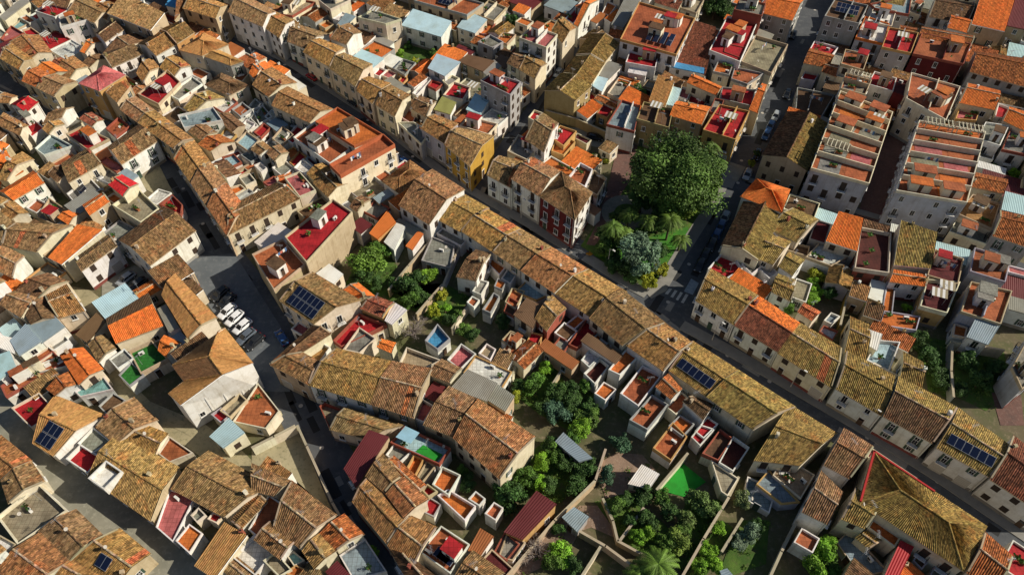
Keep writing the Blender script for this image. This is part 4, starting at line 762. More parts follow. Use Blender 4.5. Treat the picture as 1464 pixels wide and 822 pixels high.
('g','t','w',5.442,[132.63,150.78,135.35,155.99,131.91,157.78,129.2,152.57],0,20,-1),
('s','t','g',4.215,[123.1,145.6,125.4,149.9,122.0,151.7,119.7,147.3],{'an':1},20,-2),
('g','t','g',6.902,[135.35,156.04,138.06,161.24,135.51,162.57,132.8,157.36],0,20,-2),
('g','t','w',5.375,[130.27,167.65,133.71,165.86,135.04,168.41,131.6,170.2],0,20,4),
('f','C','w',5.624,[-152.22,189.19,-146.86,184.89,-143.18,189.46,-148.54,193.77],0,0,-2),
('g','o','w',6.001,[-148.62,182.44,-145.6,180.02,-143.17,183.04,-146.19,185.46],0,0,0),
('f','p','b',6.024,[-153.87,191.78,-151.63,189.97,-149.83,192.21,-152.07,194.02],0,0,-2),
('g','o','w',5.67,[-144.25,188.92,-138.78,184.74,-135.21,189.41,-140.68,193.59],0,0,-1),
('f','o','w',6.099,[-144.5,180.29,-139.03,176.11,-135.46,180.78,-140.93,184.96],0,0,-2),
('f','e','c',5.737,[-139.24,183.8,-133.78,179.63,-130.21,184.3,-135.67,188.47],0,0,-2),
('g','t','w',5.648,[-135.57,188.53,-130.11,184.36,-126.54,189.03,-132.01,193.2],0,0,-1),
('g','t','w',6.278,[-140.68,173.56,-135.22,169.38,-131.65,174.05,-137.11,178.22],0,0,0),
('s','t','g',3.842,[-122.4,174.6,-119.4,178.5,-123.3,181.5,-126.2,177.6],{'an':1},0,-2),
('g','O','b',6.678,[-144.41,175.13,-141.33,172.77,-138.98,175.85,-142.06,178.2],0,0,-2),
('g','k','w',6.791,[-130.25,191.94,-126.38,188.98,-124.63,191.27,-128.5,194.23],0,0,-2),
('g','t','w',5.171,[-139.6,192.8,-134.94,189.23,-133.8,190.72,-138.46,194.29],0,0,1),
('g','O','w',6.409,[-143.96,172.23,-140.09,169.27,-138.95,170.76,-142.82,173.72],0,0,-2),
('f','e','w',3.464,[-127.6,172.3,-123.7,169.3,-122.6,170.8,-126.4,173.7],{'an':1},0,-2),
('f','w','w',6.491,[-144.19,184.94,-141.9,183.2,-140.16,185.48,-142.44,187.23],0,0,-2),
('g','t','b',6.81,[-123.49,183.11,-121.2,181.36,-119.45,183.65,-121.74,185.4],0,0,-1),
('f','k','c',6.62,[-120.49,187.05,-115.15,182.71,-111.44,187.27,-116.78,191.61],0,0,-2),
('s','o','w',3.119,[-116.9,180.3,-111.6,175.9,-107.9,180.5,-113.2,184.8],{'an':1},0,-2),
('f','e','w',3.478,[-110.2,177.4,-104.9,173.0,-101.2,177.6,-106.5,181.9],{'an':1},2,0),
('g','t','w',5.908,[-113.1,184.86,-107.77,180.52,-104.69,184.3,-110.03,188.64],0,2,0),
('g','t','g',6.057,[-106.4,181.96,-101.07,177.63,-99.25,179.86,-104.58,184.2],0,2,-2),
('f','r','w',6.728,[-120.43,180.48,-118.2,178.67,-115.12,182.45,-117.35,184.26],0,0,-1),
('g','o','c',5.621,[-100.35,192.45,-96.57,189.38,-95.38,190.83,-99.16,193.91],0,2,-2),
('f','r','g',3.65,[-99.7,179.0,-96.7,176.6,-95.5,178.0,-98.5,180.5],{'an':1},2,-2),
('f','o','c',5.639,[-95.91,188.62,-89.94,185.22,-87.04,190.32,-93.0,193.72],0,2,-2),
('f','o','w',6.047,[-90.32,184.26,-84.35,180.86,-81.45,185.96,-87.41,189.36],0,6,-2),
('g','t','w',6.777,[-80.57,185.87,-74.59,182.46,-71.68,187.57,-77.66,190.97],0,6,0),
('s','k','b',4.09,[-92.3,169.5,-89.4,174.6,-93.6,177.0,-96.5,171.9],{'an':1},2,-2),
('f','M','c',3.524,[-90.7,172.0,-86.5,169.6,-85.5,171.2,-89.8,173.7],{'an':1},2,-2),
('g','t','w',6.727,[-73.31,180.5,-71.39,183.87,-73.02,184.8,-74.94,181.43],0,6,1),
('g','t','w',6.398,[-72.52,188.17,-66.86,184.27,-63.53,189.11,-69.19,193.01],0,6,3),
('f','e','w',6.717,[-67.32,183.35,-61.66,179.44,-58.33,184.28,-63.98,188.18],0,6,-2),
('g','o','b',5.541,[-59.85,181.81,-54.19,177.91,-50.86,182.75,-56.52,186.65],0,6,-2),
('g','k','w',6.393,[-56.44,186.71,-50.78,182.81,-47.45,187.64,-53.1,191.54],0,8,0),
('s','t','w',3.075,[-67.7,173.8,-62.9,170.5,-59.5,175.3,-64.4,178.7],{'an':1},6,0),
('g','O','g',3.939,[-50.4,169.2,-47.7,173.2,-51.7,176.0,-54.4,171.9],{'an':1},7,-2),
('f','o','b',3.556,[-62.6,177.6,-59.5,175.4,-56.7,179.4,-59.9,181.6],{'an':1},6,-2),
('g','t','w',6.894,[-67.39,191.72,-63.38,188.96,-61.75,191.33,-65.75,194.09],0,6,4),
('g','o','w',6.4,[-53.1,191.88,-49.08,189.11,-47.45,191.48,-51.46,194.25],0,8,-2),
('m','w','g',2.89,[-72.5,176.1,-69.3,173.9,-67.6,176.2,-70.8,178.4],{'an':1},6,-2),
('f','o','w',5.919,[-48.48,188.15,-42.55,184.67,-39.58,189.74,-45.51,193.22],0,8,-2),
('f','C','c',6.285,[-42.94,183.71,-37.01,180.24,-34.04,185.31,-39.97,188.78],0,8,-2),
('g','k','w',5.11,[-39.9,188.85,-33.97,185.38,-31.0,190.45,-36.94,193.92],0,8,-1),
('f','C','g',5.902,[-32.35,187.87,-26.42,184.4,-23.45,189.47,-29.38,192.94],0,9,-2),
('s','t','c',2.966,[-35.1,173.3,-29.2,169.8,-26.2,174.8,-32.1,178.3],{'an':1},8,-2),
('s','t','w',3.5,[-34.2,175.0,-31.2,180.1,-35.4,182.5,-38.4,177.5],{'an':1},8,-2),
('g','k','b',6.188,[-44.54,192.6,-39.47,189.64,-38.52,191.25,-43.59,194.22],0,8,-2),
('g','O','b',5.831,[-25.33,180.16,-23.37,183.51,-25.85,184.96,-27.81,181.62],0,9,-2),
('m','b','c',3.256,[-26.9,169.5,-24.0,174.6,-25.6,175.5,-28.5,170.5],{'an':1},8,-2),
('s','o','w',3.025,[-41.7,175.8,-39.2,180.0,-40.9,181.0,-43.3,176.8],{'an':1},8,-2),
('f','e','w',6.705,[-34.31,192.64,-30.96,190.68,-30.01,192.3,-33.36,194.26],0,8,-2),
('f','w','w',4.081,[-46.1,170.5,-44.4,169.6,-42.5,172.9,-44.1,173.9],{'an':1},8,-2),
('g','t','c',5.065,[-28.47,192.63,-25.12,190.67,-24.17,192.29,-27.52,194.25],0,9,0),
('g','t','w',5.137,[-24.25,188.49,-18.19,185.25,-15.42,190.43,-21.48,193.67],0,9,-2),
('g','t','b',6.358,[-20.43,180.75,-14.37,177.51,-11.6,182.69,-17.66,185.93],0,9,-2),
('g','o','w',5.793,[-17.6,186.0,-11.54,182.76,-8.77,187.94,-14.83,191.18],0,9,-2),
('g','t','c',5.959,[-10.37,188.9,-4.31,185.66,-1.54,190.84,-7.6,194.08],0,9,-1),
('g','O','b',2.91,[-2.3,176.6,0.4,181.8,-3.0,183.7,-5.7,178.5],{'an':1},12,-2),
('f','e','w',5.625,[-24.35,183.85,-20.05,181.55,-18.23,184.97,-22.52,187.27],0,9,-2),
('g','t','c',6.014,[-15.65,191.62,-10.47,188.85,-9.12,191.39,-14.29,194.15],0,9,1),
('f','p','w',6.563,[-4.67,184.59,-1.26,182.76,0.57,186.18,-2.85,188.0],0,12,-2),
('s','t','c',3.599,[-24.3,171.6,-20.9,169.8,-19.5,172.3,-22.9,174.1],{'an':1},9,-2),
('f','e','w',5.54,[-4.03,192.5,-0.61,190.67,0.28,192.33,-3.14,194.16],0,12,-2),
('g','t','c',6.526,[-0.39,188.59,5.16,184.52,8.63,189.26,3.08,193.33],0,12,0),
('m','M','b',3.47,[-0.5,180.0,5.1,175.9,8.5,180.6,3.0,184.7],{'an':1},12,-2),
('g','k','w',5.502,[4.66,183.58,10.21,179.52,13.68,184.26,8.13,188.32],0,12,-2),
('f','p','b',6.206,[8.2,188.38,13.75,184.32,17.22,189.06,11.67,193.12],0,12,-2),
('m','L','w',4.108,[8.5,177.0,14.1,172.9,17.5,177.6,12.0,181.7],{'an':1},12,-2),
('f','w','w',6.175,[15.77,190.2,19.7,187.32,22.58,191.25,18.64,194.13],0,12,-2),
('g','t','w',5.837,[15.6,186.57,19.54,183.69,21.23,186.01,17.3,188.89],0,12,-2),
('g','t','b',5.977,[3.95,192.59,8.69,189.12,9.8,190.63,5.06,194.1],0,12,-2),
('s','o','w',3.691,[0.2,175.5,3.3,173.3,5.0,175.6,1.9,177.9],{'an':1},12,0),
('f','o','c',2.8,[0.8,171.3,3.9,169.0,5.6,171.4,2.5,173.7],{'an':1},12,-2),
('s','O','w',3.28,[10.8,171.8,13.9,169.5,15.6,171.8,12.5,174.1],{'an':1},12,-1),
('m','O','w',3.145,[21.7,169.9,24.6,173.9,23.1,175.0,20.2,171.0],{'an':1},13,0),
('f','G','w',5.09,[-0.55,184.97,1.77,183.27,3.47,185.59,1.15,187.29],0,12,-2),
('f','e','g',5.6,[13.36,192.09,15.68,190.39,17.38,192.71,15.06,194.41],0,12,-2),
('f','o','w',5.441,[33.03,189.32,38.43,185.06,42.07,189.67,36.67,193.93],0,14,-2),
('g','o','w',5.674,[30.43,181.15,35.83,176.9,39.47,181.51,34.07,185.76],0,14,-2),
('g','t','c',5.802,[37.28,183.35,42.67,179.09,46.31,183.71,40.91,187.96],0,14,-1),
('g','O','w',5.818,[44.81,185.0,48.44,189.61,44.61,192.63,40.98,188.02],0,14,-2),
('g','o','c',6.823,[28.47,178.77,31.48,182.6,27.66,185.61,24.64,181.79],0,14,-2),
('g','t','w',6.019,[39.06,191.99,42.11,189.59,43.89,191.85,40.84,194.25],0,14,-2),
('s','o','w',3.477,[25.2,169.8,28.9,174.4,27.4,175.6,23.8,171.0],{'an':1},14,-2),
('s','t','g',3.838,[40.1,172.5,43.9,169.5,45.0,171.0,41.2,174.0],{'an':1},14,-2),
('g','t','c',6.168,[34.17,186.01,37.22,183.61,38.38,185.09,35.34,187.49],0,14,0),
('f','C','w',4.16,[30.8,172.1,33.9,169.7,35.0,171.1,32.0,173.5],{'an':1},14,-2),
('g','t','w',5.595,[47.73,188.62,53.52,184.91,56.69,189.85,50.9,193.56],0,17,-2),
('g','k','c',6.676,[51.99,182.28,57.78,178.57,60.95,183.52,55.16,187.23],0,17,-2),
('g','k','g',6.419,[63.5,189.11,69.28,185.4,72.45,190.34,66.67,194.05],0,17,-2),
('f','o','b',4.175,[57.9,178.4,63.6,174.7,66.8,179.7,61.0,183.4],{'an':1},17,-2),
('f','e','w',3.011,[56.8,173.1,62.6,169.4,65.3,173.5,59.5,177.2],{'an':1},17,0),
('f','e','w',4.246,[65.3,177.1,69.4,174.5,72.1,178.6,68.0,181.2],{'an':1},17,-1),
('g','t','b',5.597,[50.76,180.5,53.39,184.6,50.13,186.69,47.5,182.59],0,17,0),
('g','t','b',6.298,[59.24,191.63,63.34,189.0,64.89,191.42,60.79,194.05],0,17,-1),
('s','o','w',3.28,[54.9,171.9,59.0,169.2,60.0,170.8,55.9,173.4],{'an':1},17,-2),
('f','M','c',5.728,[71.54,188.24,77.7,185.17,80.32,190.44,74.16,193.5],0,17,-2),
('s','O','b',3.157,[84.1,173.0,90.2,170.0,92.8,175.2,86.7,178.3],{'an':1},19,-2),
('s','O','w',2.892,[86.7,178.4,92.9,175.3,95.5,180.6,89.3,183.6],{'an':1},19,-2),
('g','t','w',6.316,[93.75,181.52,96.37,186.79,92.0,188.96,89.38,183.7],0,19,1),
('g','o','w',6.392,[74.97,179.67,77.59,184.93,74.11,186.66,71.5,181.4],0,17,-2),
('g','t','w',6.402,[93.7,188.16,96.32,193.42,94.64,194.25,92.02,189.0],0,19,0),
('f','k','c',2.984,[90.7,170.7,92.4,169.8,95.0,175.1,93.3,175.9],{'an':1},19,-2),
('g','O','b',5.997,[75.9,192.47,80.27,190.3,81.1,191.98,76.74,194.15],0,17,-2),
('f','k','b',2.799,[82.2,171.5,86.5,169.3,87.4,171.0,83.0,173.2],{'an':1},18,-2),
('f','p','w',5.551,[95.36,187.89,101.51,184.85,104.11,190.11,97.95,193.15],0,19,-2),
('g','t','c',5.391,[95.37,181.16,101.53,178.12,104.13,183.38,97.97,186.42],0,19,0),
('g','k','w',5.121,[101.8,185.12,107.97,182.07,110.57,187.35,104.4,190.39],0,19,-2),
('m','G','c',3.709,[105.8,177.5,112.0,174.5,114.6,179.7,108.4,182.8],{'an':1},20,-2),
('g','O','c',5.089,[111.17,181.52,117.34,178.48,119.94,183.75,113.77,186.8],0,20,-2),
('g','O','w',5.374,[113.8,186.87,118.18,184.71,120.33,189.08,115.96,191.24],0,20,0),
('g','t','c',6.077,[105.68,177.46,107.84,181.83,104.36,183.55,102.2,179.18],0,19,-1),
('g','t','w',5.442,[101.67,191.65,106.94,189.05,108.21,191.63,102.94,194.23],0,19,-1),
('f','e','w',5.161,[108.4,182.72,110.98,181.45,113.14,185.82,110.56,187.09],0,19,-2),
('g','t','w',5.282,[113.24,192.54,119.4,189.5,120.23,191.18,114.07,194.22],0,20,0),
('s','t','w',2.917,[106.1,169.3,108.7,174.6,107.0,175.4,104.4,170.1],{'an':1},19,-1),
('g','t','w',6.555,[119.27,187.8,125.46,184.81,128.01,190.1,121.83,193.09],0,20,1),
('g','t','w',5.227,[119.34,181.08,125.53,178.09,128.08,183.37,121.9,186.36],0,20,2),
('g','o','b',6.643,[125.52,184.69,131.7,181.7,134.25,186.99,128.07,189.98],0,20,-2),
('g','k','c',3.917,[124.5,175.6,130.7,172.7,133.3,177.9,127.1,180.9],{'an':1},20,-2),
('g','t','w',6.139,[131.05,189.11,137.24,186.12,139.8,191.41,133.61,194.41],0,20,3),
('f','o','b',6.365,[135.27,172.59,141.46,169.6,144.02,174.89,137.83,177.89],0,20,-2),
('f','e','w',5.212,[136.0,183.3,141.29,180.74,143.85,186.03,138.56,188.59],0,20,-2),
('f','k','w',3.147,[131.2,173.4,134.7,171.7,136.8,176.1,133.3,177.8],{'an':1},20,-2),
('g','k','b',6.652,[142.04,186.94,144.17,191.33,140.68,193.02,138.56,188.63],0,20,-2),
('g','t','b',5.71,[137.78,177.86,142.17,175.74,143.85,179.23,139.47,181.35],0,20,-1),
('g','k','w',5.336,[125.52,191.52,130.8,188.96,132.05,191.55,126.77,194.11],0,20,1),
('g','k','w',6.712,[126.97,180.78,130.46,179.09,131.71,181.68,128.22,183.37],0,20,2),
('g','t','b',6.299,[133.15,184.4,135.74,183.15,136.99,185.74,134.4,186.99],0,20,0),
('m','w','w',3.973,[123.5,173.5,126.9,171.8,127.8,173.5,124.3,175.2],{'an':1},20,-2),
('g','k','w',6.082,[143.65,188.47,149.76,185.3,152.47,190.52,146.36,193.69],0,20,-1),
('g','o','g',5.331,[146.97,179.95,149.68,185.16,146.23,186.95,143.53,181.73],0,20,-2),
('g','k','g',6.5,[148.14,192.81,152.47,190.56,153.33,192.23,149.0,194.47],0,20,-2),
('f','r','g',6.576,[143.4,177.2,145.07,176.33,146.86,179.77,145.19,180.64],0,20,-2),
]
HALL = {'ring': [(-52.84, 62.14), (-50.18, 59.22), (-51.83, 57.04), (-49.33, 55.03), (-40.47, 62.46), (-46.59, 69.29)], 'ridge': [(-46.47, 62.26), (-43.5, 58.89), (-46.31, 66.88)], 'he': 7.2, 'hr': 9.4}
GROUND_PATCHES = [
 ('main_street','asphalt',[(-113.83, 200.88), (-77.04, 175.79), (-53.7, 159.01), (-29.91, 136.5), (-18.47, 123.62), (-10.74, 115.8), (-1.97, 109.14), (6.49, 101.92), (13.85, 95.76), (21.91, 88.95), (28.96, 81.83), (33.58, 76.56), (39.15, 72.04), (45.02, 66.92), (57.91, 56.65), (66.18, 49.2), (75.48, 40.11), (81.48, 34.96), (76.13, 28.74), (69.89, 34.11), (60.56, 43.24), (52.65, 50.36), (39.82, 60.57), (33.86, 65.77), (27.89, 70.65), (22.99, 76.21), (16.35, 82.92), (8.57, 89.48), (1.2, 95.66), (-7.11, 102.76), (-16.15, 109.64), (-24.48, 118.04), (-35.72, 130.72), (-58.95, 152.71), (-81.73, 169.06), (-118.45, 194.1)],0.01),
 ('narrow_street','asphalt',[(-128.37, 155.43), (-107.57, 142.64), (-92.91, 133.82), (-81.54, 128.15), (-72.02, 122.18), (-64.98, 112.72), (-58.06, 102.48), (-50.55, 91.83), (-43.07, 82.57), (-36.04, 70.48), (-30.71, 61.03), (-26.11, 53.71), (-20.58, 44.86), (-11.77, 32.68), (-17.85, 28.28), (-26.77, 40.64), (-32.47, 49.73), (-37.16, 57.21), (-42.54, 66.75), (-49.27, 78.35), (-56.54, 87.32), (-64.23, 98.21), (-71.11, 108.4), (-77.14, 116.7), (-85.16, 121.58), (-96.56, 127.27), (-111.47, 136.23), (-132.29, 149.04)],0.016),
 ('lower_street','concrete',[(-84.05, 66.73), (-77.23, 57.92), (-71.15, 53.01), (-63.35, 48.08), (-54.57, 42.59), (-43.5, 35.54), (-38.1, 31.76), (-42.41, 25.62), (-47.63, 29.28), (-58.57, 36.25), (-67.34, 41.73), (-75.51, 46.91), (-82.68, 52.76), (-89.97, 62.13)],0.022),
 ('alley','dust',[(-79.34, 80.61), (-73.57, 74.45), (-64.34, 64.86), (-58.39, 59.92), (-48.34, 55.74), (-41.51, 51.3), (-35.86, 46.5), (-38.58, 43.3), (-44.01, 47.93), (-50.24, 52.0), (-60.48, 56.28), (-67.24, 61.82), (-76.61, 71.55), (-82.41, 77.74)],0.028),
 ('avenue','asphalt',[(95.04, 195.03), (86.81, 179.54), (71.36, 151.25), (62.3, 133.85), (54.0, 117.05), (46.98, 103.88), (37.88, 87.04), (32.59, 77.81), (30.9, 75.12), (22.01, 80.7), (23.52, 83.11), (28.69, 92.11), (37.73, 108.84), (44.65, 121.83), (52.94, 138.6), (62.1, 156.21), (77.57, 184.53), (85.76, 199.95)],0.034),
 ('side_lane','asphalt',[(29.3, 194.58), (18.19, 165.51), (12.12, 146.99), (7.62, 135.77), (2.78, 125.13), (-2.3, 111.46), (-3.58, 106.74), (-8.41, 108.05), (-7.03, 113.1), (-1.85, 127.02), (3.02, 137.74), (7.4, 148.66), (13.48, 167.21), (24.63, 196.36)],0.04),
 ('park_street','concrete',[(2.13, 131.29), (15.56, 130.76), (25.2, 127.46), (35.55, 123.86), (46.89, 118.98), (49.79, 117.28), (46.99, 112.55), (44.59, 113.98), (33.55, 118.74), (23.4, 122.27), (14.66, 125.33), (1.93, 125.79)],0.046),
 ('right_street','asphalt',[(48.63, 115.16), (58.19, 110.11), (69.4, 105.07), (77.98, 101.08), (89.16, 94.48), (98.38, 88.49), (94.83, 83.04), (85.74, 88.95), (74.91, 95.35), (66.7, 99.16), (55.36, 104.26), (45.6, 109.41)],0.052),
 ('block_passage','brick_paving',[(67.66, 100.05), (75.24, 114.36), (84.64, 131.94), (90.81, 128.64), (81.42, 111.07), (73.85, 96.77)],0.058),
 ('square','slate',[(-62.14, 90.64), (-52.94, 92.44), (-47.59, 84.92), (-40.34, 74.81), (-36.14, 61.73), (-41.04, 61.73), (-45.55, 70.06), (-54.0, 79.18)],0.062),
 ('pale_forecourt','dust',[(-81.15, 115.04), (-76.51, 119.76), (-71.26, 111.62), (-69.28, 108.84), (-73.39, 108.84), (-77.69, 111.62)],0.066),
 ('sunlit_lot','dust',[(-40.01, 51.5), (-33.8, 55.59), (-31.61, 51.5), (-26.85, 43.03), (-25.44, 40.85), (-32.3, 46.43), (-35.67, 48.19), (-39.1, 47.6)],0.07),
 ('sunlit_lot','dust',[(-81.57, 84.44), (-76.74, 83.14), (-71.71, 79.33), (-72.35, 76.67), (-74.7, 75.26), (-79.99, 77.27)],0.074),
 ('sunlit_lot','dust',[(-57.45, 57.51), (-55.84, 58.84), (-49.09, 54.6), (-49.96, 53.65), (-53.95, 55.56)],0.078),
 ('parking_yard','concrete',[(-75.52, 85.25), (-70.86, 89.3), (-64.4, 86.14), (-65.01, 81.79), (-71.3, 80.94), (-74.24, 81.79)],0.082),
 ('park_ground','lawn',[(23.47, 125.83), (46.71, 119.9), (41.14, 105.95), (26.85, 83.74), (23.75, 83.41), (13.18, 94.27), (16.57, 99.95), (20.56, 113.81)],0.1),
 ('park_path','brick_paving',[(23.47, 125.83), (27.65, 124.62), (24.55, 112.72), (21.04, 106.36), (18.65, 98.41), (15.87, 94.27), (14.28, 94.64), (16.57, 99.95), (20.56, 113.81)],0.114),
 ('lawn','turf2',[(15.69, 91.61), (18.21, 96.89), (23.72, 95.43), (28.91, 97.39), (34.55, 99.38), (34.63, 95.43), (30.16, 88.84), (25.72, 88.84), (20.31, 89.3)],0.125),
 ('lawn','lawn',[(27.97, 119.44), (44.38, 117.16), (40.93, 106.36), (34.31, 100.34), (28.59, 104.32)],0.129),
 ('lawn','lawn',[(-30.23, 164.69), (-25.61, 170.32), (-8.94, 161.33), (-10.48, 159.52), (-18.66, 158.87), (-23.55, 152.11), (-28.59, 155.64)],0.05),
 ('turf_lawn','turf',[(21.43, 44.94), (25.61, 49.44), (28.9, 46.14), (25.23, 43.81)],0.06),
 ('grass_plot','lawn',[(23.75, 32.6), (27.33, 37.41), (30.18, 40.31), (31.54, 39.24), (29.35, 35.87), (26.45, 32.41)],0.064),
 ('grass_plot','lawn',[(15.23, 37.15), (19.15, 42.07), (21.29, 40.31), (23.07, 38.19), (20.41, 35.62), (17.62, 35.62)],0.068),
 ('grass_plot','lawn',[(-1.26, 47.01), (5.78, 53.68), (11.97, 49.08), (12.06, 46.43), (6.74, 42.76), (2.78, 44.15), (-0.69, 42.48)],0.072),
 ('grass_plot','lawn',[(67.52, 73.88), (75.48, 71.74), (70.97, 60.19), (67.92, 62.24), (69.29, 67.97)],0.05),
 ('grass_plot','lawn',[(75.71, 70.97), (83.61, 69.46), (81.45, 61.9), (75.7, 58.17), (71.83, 60.87)],0.054),
 ('grass_plot','lawn',[(-30.69, 84.37), (-27.78, 95.43), (-23.35, 93.5), (-21.47, 88.84), (-23.57, 83.42), (-27.1, 80.1)],0.054),
 ('grass_plot','lawn',[(-29.22, 85.76), (-22.3, 84.01), (-17.2, 78.92), (-12.36, 84.88), (-7.54, 81.43), (-11.11, 74.86), (-19.19, 79.33), (-24.05, 81.86)],0.058),
 ('grass_plot','lawn',[(4.06, 65.78), (7.73, 66.51), (8.51, 63.64), (14.59, 60.87), (13.63, 56.21), (9.5, 54.28), (4.46, 57.51), (-0.18, 61.55)],0.062),
 ('bare_soil_plot','soil',[(12.5, 48.78), (16.01, 50.89), (19.88, 50.58), (21.76, 47.89), (20.3, 45.0), (13.72, 43.59)],0.06),
 ('bare_soil_plot','soil',[(3.44, 37.67), (9.91, 42.48), (13.1, 42.48), (14.76, 37.67), (11.27, 39.24), (9.68, 38.71), (7.44, 35.12), (1.34, 32.41), (0.35, 33.14)],0.064),
 ('zebra_yard','brick_paving',[(78.03, 61.55), (82.94, 61.9), (80.61, 55.56), (76.88, 55.56)],0.056),
 ('round_plaza','concrete',[(28.33, 103.31), (28.23, 104.33), (27.94, 105.3), (27.46, 106.2), (26.81, 106.99), (26.02, 107.63), (25.12, 108.12), (24.15, 108.41), (23.13, 108.51), (22.12, 108.41), (21.14, 108.12), (20.25, 107.63), (19.46, 106.99), (18.81, 106.2), (18.33, 105.3), (18.03, 104.33), (17.93, 103.31), (18.03, 102.3), (18.33, 101.32), (18.81, 100.42), (19.46, 99.63), (20.25, 98.99), (21.14, 98.51), (22.12, 98.21), (23.13, 98.11), (24.15, 98.21), (25.12, 98.51), (26.02, 98.99), (26.81, 99.63), (27.46, 100.42), (27.94, 101.32), (28.23, 102.3)],0.14),
 ('round_bed','lawn',[(25.73, 103.31), (25.65, 103.98), (25.39, 104.61), (24.97, 105.15), (24.43, 105.56), (23.81, 105.82), (23.13, 105.91), (22.46, 105.82), (21.83, 105.56), (21.3, 105.15), (20.88, 104.61), (20.62, 103.98), (20.53, 103.31), (20.62, 102.64), (20.88, 102.01), (21.3, 101.47), (21.83, 101.06), (22.46, 100.8), (23.13, 100.71), (23.81, 100.8), (24.43, 101.06), (24.97, 101.47), (25.39, 102.01), (25.65, 102.64)],0.15),
 ('grass_plot','lawn',[(12.08, 43.03), (15.91, 44.15), (21.07, 44.72), (18.87, 41.93), (15.28, 37.67)],0.08),
 ('grass_plot','lawn',[(25.38, 43.03), (31.87, 43.59), (27.11, 37.67), (23.58, 33.14), (21.47, 34.12), (23.07, 38.19)],0.084),
 ('grass_plot','lawn',[(32.54, 40.31), (36.99, 40.31), (35.05, 34.12), (30.22, 32.6), (28.23, 32.6)],0.088),
]
STRIPES = [[(27.73, 82.37), (28.27, 82.2), (29.22, 83.49), (28.68, 83.66)], [(28.62, 81.64), (29.08, 81.43), (30.15, 83.06), (29.68, 83.23)], [(29.52, 81.01), (29.91, 80.8), (31.06, 82.54), (30.61, 82.8)], [(30.34, 80.37), (30.8, 80.17), (31.99, 82.11), (31.53, 82.37)]]
BAY = [(31.29, 82.93), (32.74, 82.07), (34.34, 84.88), (33.11, 85.99)]
